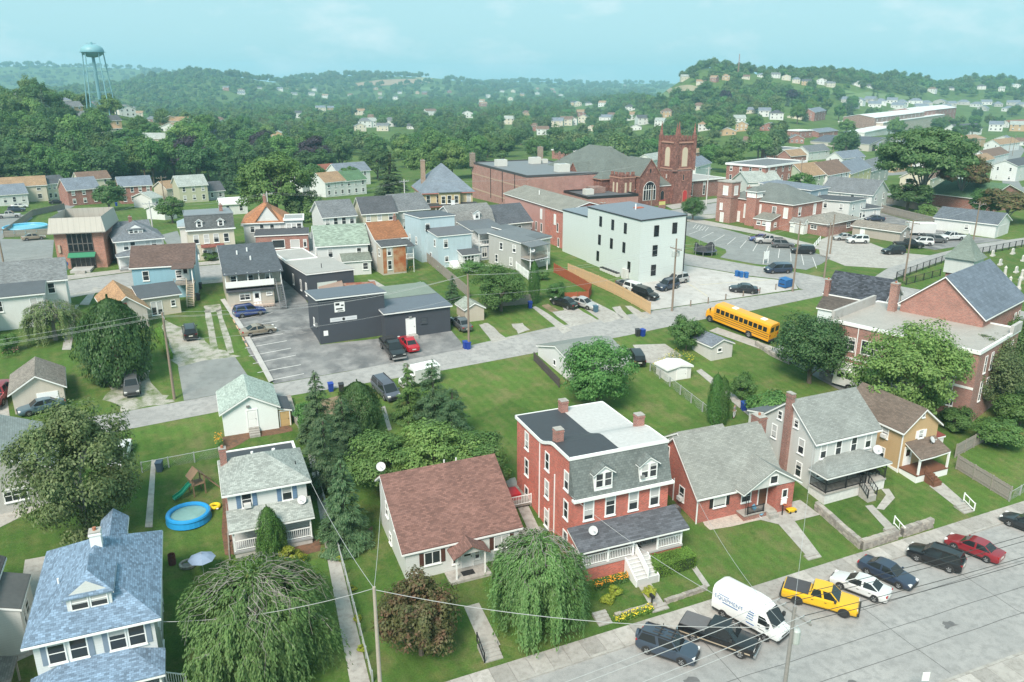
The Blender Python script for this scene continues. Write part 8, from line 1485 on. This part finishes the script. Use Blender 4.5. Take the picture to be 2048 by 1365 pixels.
pole('p','pole with transformers before the church turret',(1276,330),11,rz=20,transformer=2,mat=plain('white_pole',(.5,.5,.48,1),.8));pole('q','pole before the stone church arched window',(1304,392),6,rz=20,arm=False,base=(1302,420));pole('r','left of the paired tall poles at the right-hand junction',(2010,252),13,base=(2016,312),arm=False);pole('s','right of the paired tall poles at the right-hand junction',(2016,250),13,base=(2024,312),arm=True,rz=20);pole('t','pole above the pale house row by trees',(1660,280),10,base=(1664,322),rz=20);pole('u','pole before the slate-roofed yellow house row',(1758,300),10,base=(1762,360),rz=20);pole('v','pole before the hill woods',(1695,205),12,base=(1690,232),rz=20)
for i,(px_,py_)in enumerate(((1002,222),(322,352),(1130,232),(420,268),(1605,318),(1945,300))):pole('x%d'%i,['pole standing above the woods behind the town','pole behind the small rusty-roofed house','pole in the woods gap behind the church','pole on the wooded slope','pole over the orange gabled house','pole by the tan brick house'][i],(px_,py_),11,rz=20)
def wire(label,a,b,sag=.8,r=.013,mat=None,name='power_line',group=None):
 n=14;P=[a.lerp(b,k/n)-Vector((0,0,sag*4*(k/n)*(1-k/n)))for k in range(n+1)];m=MB()
 for p,q in zip(P[:-1],P[1:]):m.cyl(p-a,q-a,r,r,4,False)
 o=m.build(name,mat or WIRE,None,loc=a);tag(o,label,'cable',group or 'overhead cables along the alley');return o
def run(a,b,label,idx=(0,1,3),**kw):
 for k in idx:wire(label,POLES[a][2][k],POLES[b][2][k],**kw)
LFT=Vector((-60,POLES['a'][0].y-6.5,POLES['a'][0].z+9.6))
for k in(0,1,3):wire('pale cable from the leaning pole out over the left edge',POLES['a'][2][k],LFT+Vector((0,k*.5,0)),.9)
run('a','b','pale cable strung between leaning pole and garden shed pole',sag=1.3);wire('lower cable between leaning pole and garden shed pole',POLES['a'][0]+Vector((0,0,7.2)),POLES['b'][0]+Vector((0,0,7.6)),1.1);run('b','c','pale cable strung between garden shed pole and white block pole',sag=1.0,idx=(0,3));wire('lower cable between shed pole and white block pole',POLES['b'][0]+Vector((0,0,7.6)),POLES['c'][0]+Vector((0,0,7.4)),.9);run('c','d','cable strung between white block pole and dumpster pole',sag=.7,idx=(0,3));run('d','g','cable strung between dumpster pole and cemetery pole',sag=.7,idx=(0,3));run('g','h','cable strung between cemetery pole and steeple pole',sag=.6,idx=(0,3));run('d','e','short cable between dumpster pole and car park pole',sag=.3,idx=(0,));run('i','j','street cable strung behind the rust-stained house',sag=1.5,idx=(0,3));run('i','p','long street cable crossing before the brick warehouse',sag=1.6,idx=(0,3));run('p','k','street cable crossing before the church',sag=1.0,idx=(0,3));run('j','l','street cable crossing before the mansard house',sag=1.2,idx=(0,3));run('l','o','street cable crossing the brick office',sag=1.2,idx=(0,))
mb,mh,mt=POLES['m'];nb,nh,ntp=POLES['n']
for k in(0,1,2,3):wire('pale cable running over the near street to the left',mt[k],Vector((mt[k].x-46,mt[k].y-1.5,mt[k].z-1.0)),.8,.02,group='near street cables');wire('dark cable running over the near street to the right',mt[k],Vector((mt[k].x+60,mt[k].y-.3,mt[k].z+1)),1.0,.02,WIRED,group='near street cables')
for q,lab in(((27.0,53.3,8.0),'service cable to the brick double house'),((41.0,55,4.0),'service cable to the brick bungalow'),((55.4,56,6.6),'service cable to the white gabled house')):wire(lab,mb+Vector((0,0,9)),Vector(q),.8,.016,group='house service cables')
for q,lab in(((12.9,62,7.6),'twisted cable from the front yard pole to the brown-roofed house'),((-5,52,5.6),'cable from the front yard pole towards the blue-roofed house'),((7.2,66,7.5),'cable from the front yard pole to the shuttered house')):wire(lab,nb+Vector((0,0,nh-.1)),Vector(q),.6,.018,group='house service cables')
wire('cable from the front yard pole to near street pole',nb+Vector((0,0,nh-.2)),mb+Vector((0,0,9.5)),.9,.02,group='house service cables')
# yard things
def pool(label,c,r,h,col,name='paddling_pool'):
 o=thing(name,label,'pool',c);m=MB();t=.22
 for k in range(28):
  for j in range(8):
   a,b=2*math.pi*k/28,2*math.pi*(k+1)/28;q=[2*math.pi*j/8,2*math.pi*(j+1)/8];f=lambda A,B:((r+t*math.cos(B))*math.cos(A),(r+t*math.cos(B))*math.sin(A),h+t*math.sin(B));m.poly([f(a,q[0]),f(b,q[0]),f(b,q[1]),f(a,q[1])])
 m.build('ring',plain('pool_blue',col,.35),o,smooth=True);w=MB();w.lathe([(r+.25,-.1),(r+.15,h)],28);w.build('wall',plain('pool_blue',col,.35),o);MB().cyl((0,0,h-.25),(0,0,h-.1),r,r,28).build('water',plain('pool_water',(.20,.36,.34,1),.08,var=.15),o);return o
pool('round blue inflatable pool in the back lawn',at(378,1036),1.75,.5,(.02,.28,.62,1));p=thing('swim_ring','yellow swim ring lying beside the blue pool','swim ring',at(430,1015));m=MB()
for k in range(20):
 for j in range(8):a,b=2*math.pi*k/20,2*math.pi*(k+1)/20;q=[2*math.pi*j/8,2*math.pi*(j+1)/8];f=lambda A,B:((.4+.16*math.cos(B))*math.cos(A),(.4+.16*math.cos(B))*math.sin(A),.17+.16*math.sin(B));m.poly([f(a,q[0]),f(b,q[0]),f(b,q[1]),f(a,q[1])])
m.build('ring',plain('ring_yellow',(.75,.55,.02,1),.4),p,smooth=True);MB().box(.1,.3,-.62,-.55,.1,.2).build('handle',WHITE,p)
o=thing('playset','wooden playset with green slide behind the blue pool','playset',at(396,985),R(20));BW_=plain('play_wood',(.24,.16,.10,1),.85,var=.25)
for x_ in(-.55,.55):
 for y_ in(-.55,.55):MB().box(x_-.05,x_+.05,y_-.05,y_+.05,-.2,1.9).build('post',BW_,o)
MB().box(-.6,.6,-.6,.6,1.05,1.12).build('platform',BW_,o)
for k in range(5):MB().prism([(-.75+.16*k,-.7,1.75+.16*k),(-.6+.16*k,-.7,1.9+.16*k),(-.6+.16*k,.7,1.9+.16*k),(-.75+.16*k,.7,1.75+.16*k)],(0,0,.03)).build('roof_slat',BW_,o);MB().prism([(.75-.16*k,-.7,1.75+.16*k),(.6-.16*k,-.7,1.9+.16*k),(.6-.16*k,.7,1.9+.16*k),(.75-.16*k,.7,1.75+.16*k)],(0,0,.03)).build('roof_slat',BW_,o)
m=MB()
for k in range(6):t0,t1=k/6,(k+1)/6;f=lambda t:(-.6-1.7*t,1.05*(1-t)**1.2+.12+.05*math.sin(t*9));a,b=f(t0),f(t1);m.prism([(a[0],-.28,a[1]),(a[0],.28,a[1]),(b[0],.28,b[1]),(b[0],-.28,b[1])],(0,0,-.06));m.prism([(a[0],-.3,a[1]),(b[0],-.3,b[1]),(b[0],-.3,b[1]+.18),(a[0],-.3,a[1]+.18)],(0,.03,0));m.prism([(a[0],.27,a[1]),(b[0],.27,b[1]),(b[0],.27,b[1]+.18),(a[0],.27,a[1]+.18)],(0,.03,0))
m.build('slide',plain('slide_green',(.02,.26,.16,1),.4),o)
for s in(-1,1):MB().beam((.55,0,1.8),(2.0,s*.7,0),.09,.09).build('swing_leg',BW_,o)
MB().beam((.5,0,1.8),(2.0,0,1.8)if False else(1.4,0,1.0),.08,.08).build('swing_beam',BW_,o);MB().beam((1.9,-.65,.15),(1.9,.65,.15),.07,.07).build('foot_bar',BW_,o)
def bin_(label,c,col,rz=0,cat='bin'):
 o=thing('wheelie_bin',label,cat,c,rz);m=MB();m.poly([(-.24,-.27,0),(-.24,.27,0),(.24,.27,0),(.24,-.27,0)]);A=[(-.24,-.27,0),(.24,-.27,0),(.24,.27,0),(-.24,.27,0)];B=[(-.3,-.34,.95),(.3,-.34,.95),(.3,.34,.95),(-.3,.34,.95)]
 for k in range(4):j=(k+1)%4;m.poly([A[k],A[j],B[j],B[k]])
 m.build('body',plain('bin_plastic',col,.5),o);MB().prism([(-.33,-.37,.955),(.33,-.37,.955),(.33,.37,1.03),(-.33,.37,1.03)],(0,0,.06)).build('lid',plain('bin_plastic',col,.5),o)
 for s in(-1,1):MB().cyl((s*.22,.33,.1),(s*.28,.33,.1),.1,.1,10).build('wheel',RUBBER,o)
 return o
BB,KB=(.015,.05,.30,1),(.03,.03,.035,1)
for px_,py_,c,lab in((662,782,BB,'blue bin standing on the alley verge by the firs'),(683,783,KB,'dark bin beside the blue bin on the alley verge'),(931,697,BB,'left blue bin under the garden shed pole'),(936,698,BB,'right blue bin under the garden shed pole'),(1060,616,BB,'blue bin at the end of the dark board fence'),(1191,624,(.06,.13,.18,1),'teal bin beside the silver sedan'),(1285,672,BB,'blue bin on the alley verge by the young tree'),(1275,672,KB,'black rubbish bags heaped beside the blue alley bin'),(1474,553,(.02,.12,.34,1),'left of three blue bins on the pale lot'),(1482,555,(.02,.12,.34,1),'middle of three blue bins on the pale lot'),(1492,556,(.02,.12,.34,1),'right of three blue bins on the pale lot'),(24,1015,KB,'black bin at the grey house corner'),(36,1016,BB,'blue bin at the grey house corner'),(322,612,BB,'blue bin at the beige rear wing'),(331,611,KB,'dark bin at the beige rear wing'),(168,660,BB,'blue bin on the lawn left of conical tree'),(1487,820,BB,'blue bin beside the broad shrub'),(397,600,KB,'dark bin under the outside stair'),(400,578,KB,'black bin beside the blue house yard'),(320,942,(.05,.08,.12,1),'slate bin beside the pool yard gate'),(233,412,BB,'small blue bin beside the porch house'),(1590,410,BB,'blue bin near the brick hall turret')):bin_(lab,at(px_,py_),c,random.uniform(-.3,.3))
d=thing('dumpster','blue steel dumpster at the alley corner of the pale lot','dumpster',at(1570,574),R(15));m=MB();m.prism([(-1,-.75,.15),(1,-.75,.15),(1,.75,.15),(-1,.75,.15)],(0,0,1.2));m.build('body',plain('dumpster_blue',(.015,.10,.28,1),.6,var=.2),d)
for s in(-.5,.5):MB().prism([(s-.48,-.78,1.36),(s+.48,-.78,1.36),(s+.48,.78,1.56),(s-.48,.78,1.56)],(0,0,.05)).build('lid',plain('dumpster_lid',(.02,.13,.34,1),.5),d)
for s in(-1.05,1.0):MB().box(s,s+.06,-.5,.5,.6,.75).build('lift_pocket',TRIM,d)
for i,(px_,py_)in enumerate(((1381,613),(1416,607),(1451,600),(1486,593),(1519,587),(1551,580))):
 b=thing('bollard','wooden bollard %s along the pale lot kerb'%['first from the left','second from the left','third from the left','fourth from the left','fifth from the left','last before the dumpster'][i],'bollard',at(px_,py_),0,'bollards along the pale lot');MB().cyl((0,0,-.2),(0,0,1.0),.1,.1,8).build('post',POLEW,b);MB().cyl((0,0,1.0),(0,0,1.04),.11,.08,8).build('cap',TRIM,b)
o=thing('trampoline','round trampoline with dark net in the white block side lawn','trampoline',at(1410,508));MB().cyl((0,0,.8),(0,0,.84),2.0,2.0,24).build('mat',TRIM,o);m=MB();m.lathe([(2.0,.76),(2.3,.76),(2.3,.86),(2.0,.86)],24);m.build('frame',plain('tramp_blue',(.08,.09,.13,1),.6),o)
for k in range(8):
 a=2*math.pi*k/8;MB().cyl((2.25*math.cos(a),2.25*math.sin(a),0),(2.25*math.cos(a),2.25*math.sin(a),.8 if k%2 else 2.4),.04,.04,6).build('leg',STEEL,o)
m=MB()
for k in range(16):a,b=2*math.pi*k/24,2*math.pi*(k+1)/24;h0,h1=1.6+.6*math.sin(k),1.6+.6*math.sin(k+1);m.poly([(2.2*math.cos(a),2.2*math.sin(a),.86),(2.2*math.cos(b),2.2*math.sin(b),.86),(2.15*math.cos(b),2.15*math.sin(b),h1),(2.15*math.cos(a),2.15*math.sin(a),h0)])
m.build('safety_net',plain('net_dark',(.05,.055,.06,1),.8),o)
o=thing('lot_sign','blank white two-post sign at the car park entrance','sign',at(1531,527),R(10));MB().box(-.7,.7,-.05,.05,.9,2.3).build('panel',WHITE,o)
for s in(-.65,.65):MB().box(s-.05,s+.05,-.06,.06,-.3,2.4).build('post',WHITE,o)
pool('above-ground swimming pool behind the brick office fence',at(52,462),4.6,1.1,(.14,.42,.6,1),'swimming_pool').children[2].data.materials[0]=plain('clear_pool',(.10,.42,.55,1),.06)
o=thing('burn_barrel','rusty burn barrel in the pool yard','barrel',at(345,1128));m=MB();m.lathe([(.3,0),(.3,.3),(.33,.32),(.3,.34),(.3,.62),(.33,.64),(.3,.66),(.3,.95),(.27,.95),(.27,.6)],16);m.build('drum',plain('barrel_rust',(.10,.03,.025,1),.9,var=.4,scale=5),o)
o=thing('fire_pit','stone ringed fire pit beside the rusty barrel','fire pit',at(376,1130));
for k in range(12):a=2*math.pi*k/12;MB().box(-.16,.16,-.1,.1,0,.2).build('stone',STN[k%3],o,loc=(.6*math.cos(a),.6*math.sin(a),0),rz=a+1.57)
MB().cyl((0,0,0),(0,0,.04),.5,.5,16).build('ash',plain('ash',(.2,.19,.18,1),1),o)
o=thing('garden_umbrella','blue-grey garden umbrella half behind the weeping cherry','umbrella',at(408,1150));m=MB();m.lathe([(1.1,1.6),(.6,1.85),(0,2.0)],8);m.build('canopy',plain('umbrella_blue',(.22,.29,.40,1),.8),o);MB().cyl((0,0,0),(0,0,2.2),.03,.03,6).build('pole',STEEL,o)
def flowers(label,P,n,cols,leafc,h=.5,parent=None):
 g=np.random.default_rng(int(P[0][0]));W_=[at(*p)for p in P];o=thing('flower_bed',label,'flowers',W_[0]);s,t=g.random(n),g.random(n);A=np.array([w[:]for w in W_])-np.array(W_[0]);C=A[0]+(A[1]-A[0])*s[:,None]+(A[3]-A[0])*t[:,None];z=np.array([tzf(c[0]+W_[0].x,c[1]+W_[0].y)for c in C])-W_[0].z;C[:,2]=z+g.random(n)*h
 link('foliage',leaf_mesh('foliage',C,unit(n,g)+np.array([0,0,.6]),.16*g.uniform(.6,1.4,n),LF[leafc],g,.45),o);k=n//10;D=C[:k].copy();D[:,2]=z[:k]+h*g.uniform(.8,1.15,k);link('blossom',leaf_mesh('blossom',D,np.tile([0,-.2,1.],(k,1))+.4*unit(k,g),.10*g.uniform(.7,1.4,k),cols,g,1.0),o);tag(o.children[0],kind='stuff');tag(o.children[1],kind='stuff');return o
YEL=plain('yellow_petals',(.75,.60,.03,1),.6);ORG=plain('orange_petals',(.75,.30,.02,1),.6)
flowers('yellow flowers along the sidewalk before the brick double house',[(1232,1252),(1308,1226),(1300,1214),(1226,1240)],1500,YEL,'hedge',.45);flowers('leafy bed with orange flowers below the brick porch',[(1190,1185),(1258,1165),(1252,1155),(1186,1172)],1500,ORG,'maple',.6);flowers('tall orange lilies at the corner of the white garage',[(432,905),(448,900),(446,885),(430,888)],700,ORG,'light',1.2);flowers('yellow-green plants beside the left edge vegetable plot',[(5,720),(40,712),(30,690),(0,700)],900,plain('pink_petals',(.6,.2,.25,1),.6),'light',.8);flowers('weedy growth behind the rust-stained house',[(770,545),(830,548),(825,535),(775,532)],1100,ORG,'maple',.9);flowers('rank weeds behind the metal shed',[(1300,740),(1345,762),(1400,728),(1350,705)],2600,YEL,'light',.8);flowers('overgrown bank behind the pale blue house',[(870,548),(960,560),(985,535),(930,530)],3000,WHITE,'light',1.4)
o=thing('road_sign','small white sign on a thin post at the near kerb, bottom right','sign',Vector((*atZ(1852,1352,2.1)[:2],0)),R(-20));MB().box(-.25,.25,-.02,.02,1.7,2.4).build('panel',WHITE,o);MB().cyl((0,.04,-.3),(0,.04,2.3),.03,.03,6).build('post',STEEL,o)
o=thing('porch_table','black table with folded yellow parasol on the white house porch','table',Vector((62.2,54.9,tzf(62,55.9)+.98)),0);MB().cyl((0,0,.7),(0,0,.75),.6,.6,16).build('top',BLACK,o);MB().cyl((0,0,0),(0,0,.7),.05,.05,8).build('leg',BLACK,o);m=MB();m.lathe([(.42,1.15),(.3,1.4),(0,1.5)],8);m.build('parasol',plain('parasol_yellow',(.75,.42,.02,1),.7),o);MB().cyl((0,0,.75),(0,0,1.2),.02,.02,6).build('parasol_pole',STEEL,o)
for dx in(-.9,.9):
 c=thing('porch_chair',('left' if dx<0 else 'right')+' dark chair at the yellow parasol table','chair',o.location+Vector((dx,-.1,0)),0);m=MB();m.box(-.25,.25,-.25,.25,.4,.46);m.build('seat',BLACK,c);MB().box(-.25,.25,.22,.27,.46,.95).build('backrest',BLACK,c)
 for a in(-.22,.22):
  for b in(-.22,.22):MB().box(a-.02,a+.02,b-.02,b+.02,0,.4).build('leg',BLACK,c)
o=thing('toy_hoop','small white toy basketball hoop before the brick bungalow','toy',at(1564,1030));MB().cyl((0,0,0),(0,0,1.3),.06,.05,8).build('post',BLACK,o);MB().box(-.35,.35,-.05,0,1.2,1.75).build('backboard',WHITE,o);m=MB();m.lathe([(.16,1.25),(.2,1.25),(.2,1.28),(.16,1.28)],12,(0,-.25,0));m.build('rim',plain('rim_orange',(.6,.12,.02,1),.5),o)
o=thing('toy_car','yellow plastic ride-on toy before the brick bungalow','toy',at(1582,1024));m=MB();loft(m,[ring(.5,.35,.8,.1,.55),ring(.2,.42,1,.1,.55),ring(-.4,.45,1,.1,.55),ring(-.5,.35,.9,.12,.55)]);m.build('body',plain('toy_yellow',(.7,.45,.02,1),.4),o)
for sx in(-.32,.32):
 for sy in(-.28,.28):MB().cyl((sx,sy-.04,.12),(sx,sy+.04,.12),.12,.12,10).build('wheel',RUBBER,o)
o=thing('deck_chair','light blue folding chair before the bungalow porch','chair',at(1516,1030),R(30));MB().prism([(-.35,-.5,.3),(.35,-.5,.3),(.35,.1,.25),(-.35,.1,.25)],(0,0,.04)).build('seat',plain('chair_blue',(.15,.42,.62,1),.6),o);MB().prism([(-.35,.1,.25),(.35,.1,.25),(.35,.6,.85),(-.35,.6,.85)],(0,0,.04)).build('backrest',plain('chair_blue',(.15,.42,.62,1),.6),o)
for s in(-.36,.36):MB().beam((s,-.5,0),(s,.4,.6),.03,.03).build('leg',WHITE,o)
o=thing('mailbox','black mailbox on a post beside the brick house walk','mailbox',at(1303,1215));MB().box(-.05,.05,-.05,.05,-.3,1.0).build('post',BLACK,o);m=MB();m.prism([(-.12,-.25,1.0),(.12,-.25,1.0),(.12,-.25,1.18),(.06,-.25,1.25),(-.06,-.25,1.25),(-.12,-.25,1.18)],(0,.5,0));m.build('box',BLACK,o)
o=thing('swing_set','metal swing set with orange slide behind the workshop','swing set',at(830,592),R(30));
for s in(-1.4,1.4):
 for t_ in(-.8,.8):MB().cyl((s,t_,0),(s,0,2.1),.04,.04,6).build('leg',ALU,o)
MB().cyl((-1.4,0,2.1),(1.4,0,2.1),.04,.04,6).build('top_bar',ALU,o);m=MB();m.prism([(1.4,-.25,1.9),(1.4,.25,1.9),(3.0,.25,.2),(3.0,-.25,.2)],(0,0,-.08));m.build('slide',plain('slide_orange',(.7,.30,.02,1),.5),o);MB().box(-.3,.2,-.15,.15,.6,.65).build('swing_seat',plain('seat_blue',(.05,.2,.5,1),.5),o)
def yard_steps(label,px_,w,n,rise=.16,tread=.32,deg=0,rail=None):
 b=at(*px_);o=thing('yard_steps',label,'steps',(b.x,b.y,tzf(b.x,b.y)),R(deg))
 for k in range(n):z=max(0,tzf(b.x,b.y+tread*k)-tzf(b.x,b.y));MB().box(-w/2,w/2,tread*k,tread*(k+1)-.004,-.4,.1+rise*.6*k+z*.4).build('step',CONC,o)
 if rail is not None:railing(o,(rail*w/2,0,.1),(rail*w/2,tread*n,.1+rise*n*.8),.8,BLACK if rail<0 else WHITE2,.5)
yard_steps('concrete steps up from the sidewalk to the brown-roofed house',(988,1322),1.5,5,rail=-1);yard_steps('two pale steps to the brick double house walk',(1322,1222),1.6,2);yard_steps('grey steps left of the yellow flowers',(1212,1250),1.2,4);yard_steps('concrete steps through the stone retaining wall',(1797,1075),1.3,4,rail=1);yard_steps('worn steps with white rail to the tan house walk',(1938,1026),1.3,4,rail=1);yard_steps('single step to the bungalow walk',(1630,1118),1.5,2)
GST=plain('headstone_pale',(.52,.51,.48,1),.85,var=.2);random.seed(3)
for i,(px_,py_,k)in enumerate(((2000,530,0),(2032,545,0),(2008,556,2),(2018,575,1),(2036,580,3),(2046,522,0),(1985,512,0),(2025,508,0),(2042,560,1))):
 o=thing('gravestone',['small slab headstone nearest the slate church roof','wide headstone right of the small slab','slim pedestal monument behind the church roof','low arched headstone with urn','tall tapered obelisk monument','headstone at the right edge by the fence','little headstone beside the lane fence','headstone in the middle of the cemetery lawn','headstone by the right edge below the others'][i],'gravestone',at(px_,py_),R(15));MB().box(-.6,.6,-.3,.3,-.1,.25).build('plinth',GST,o)
 if k==0:MB().prism([(-.45,-.12,.25),(.45,-.12,.25),(.45,-.12,1.0),(.2,-.12,1.2),(-.2,-.12,1.2),(-.45,-.12,1.0)],(0,.24,0)).build('slab',GST,o)
 else:m=MB();m.lathe([(.42,.25),(.4,.6),(.28,.65),(.24,1.5+.5*k*.4),(.3,1.55+.5*k*.4),(.0,1.9+.6*k*.4)],4 if k==3 else 8);m.build('shaft',GST,o)
def person():
 p=at(1468,836);o=thing('person','person in grey shirt and pale trousers standing by the arborvitae','person',p,R(30))
 def skin(name,V,E,Rr,mat):
  me=bpy.data.meshes.new(name);me.from_pydata(V,E,[]);ob=link(name,me,o);md=ob.modifiers.new('skin','SKIN');sv=me.skin_vertices[0].data
  for i,r in enumerate(Rr):sv[i].radius=(r,r)
  sv[0].use_root=True;s=ob.modifiers.new('sub','SUBSURF');s.levels=s.render_levels=2;me.materials.append(mat);return ob
 V=[(0,0,.95),(0,.01,1.15),(0,.03,1.38),(0,.02,1.5),(0,.04,1.6),(0,.05,1.72),(-.1,0,.9),(-.12,.06,.5),(-.14,-.05,.1),(-.14,.08,.05),(.1,0,.9),(.12,-.04,.5),(.13,.02,.1),(.13,.15,.05),(-.2,.02,1.42),(-.27,-.02,1.15),(-.24,.12,.93),(-.23,.17,.85),(.2,.02,1.42),(.27,.0,1.15),(.25,.14,.93),(.24,.19,.85)]
 E=[(0,1),(1,2),(2,3),(3,4),(4,5),(0,6),(6,7),(7,8),(8,9),(0,10),(10,11),(11,12),(12,13),(2,14),(14,15),(15,16),(16,17),(2,18),(18,19),(19,20),(20,21)]
 skin('body',V,E,[.13,.13,.15,.06,.1,.08,.09,.07,.05,.04,.09,.07,.05,.04,.07,.05,.035,.035,.07,.05,.035,.035],plain('skin_tone',(.42,.26,.19,1),.6))
 skin('shirt',[(0,0,.98),(0,.01,1.18),(0,.03,1.4),(-.21,.02,1.43),(-.26,0,1.22),(.21,.02,1.43),(.26,0,1.22)],[(0,1),(1,2),(2,3),(3,4),(2,5),(5,6)],[.16,.155,.17,.09,.075,.09,.075],plain('shirt_grey',(.25,.23,.24,1),.85));skin('trousers',[(0,0,.98),(-.1,0,.88),(-.12,.06,.5),(-.14,-.05,.14),(.1,0,.88),(.12,-.04,.5),(.13,.02,.14)],[(0,1),(1,2),(2,3),(0,4),(4,5),(5,6)],[.15,.105,.085,.075,.105,.085,.075],plain('trousers_pale',(.45,.48,.5,1),.85))
 skin('hair',[(0,.03,1.66),(0,.03,1.74)],[(0,1)],[.1,.1],plain('hair_grey',(.12,.10,.09,1),.8));MB().box(-.2,-.08,-.06,.2,0,.07).build('shoe',BLACK,o);MB().box(.07,.19,-.02,.26,0,.07).build('shoe',BLACK,o)
person()
# hazy air
hm=bpy.data.materials.new('haze_air');hm.use_nodes=True;t=hm.node_tree;t.nodes.clear();o_=nn(t,'ShaderNodeOutputMaterial');pv=nn(t,'ShaderNodeVolumePrincipled');pv.inputs['Color'].default_value=(.46,.80,1.0,1);pv.inputs['Density'].default_value=.00020;pv.inputs['Anisotropy'].default_value=.1;t.links.new(pv.outputs[0],o_.inputs['Volume'])
hz=MB().box(-6200,6600,-420,6300,-60,172).build('haze',hm);tag(hz,kind='stuff')
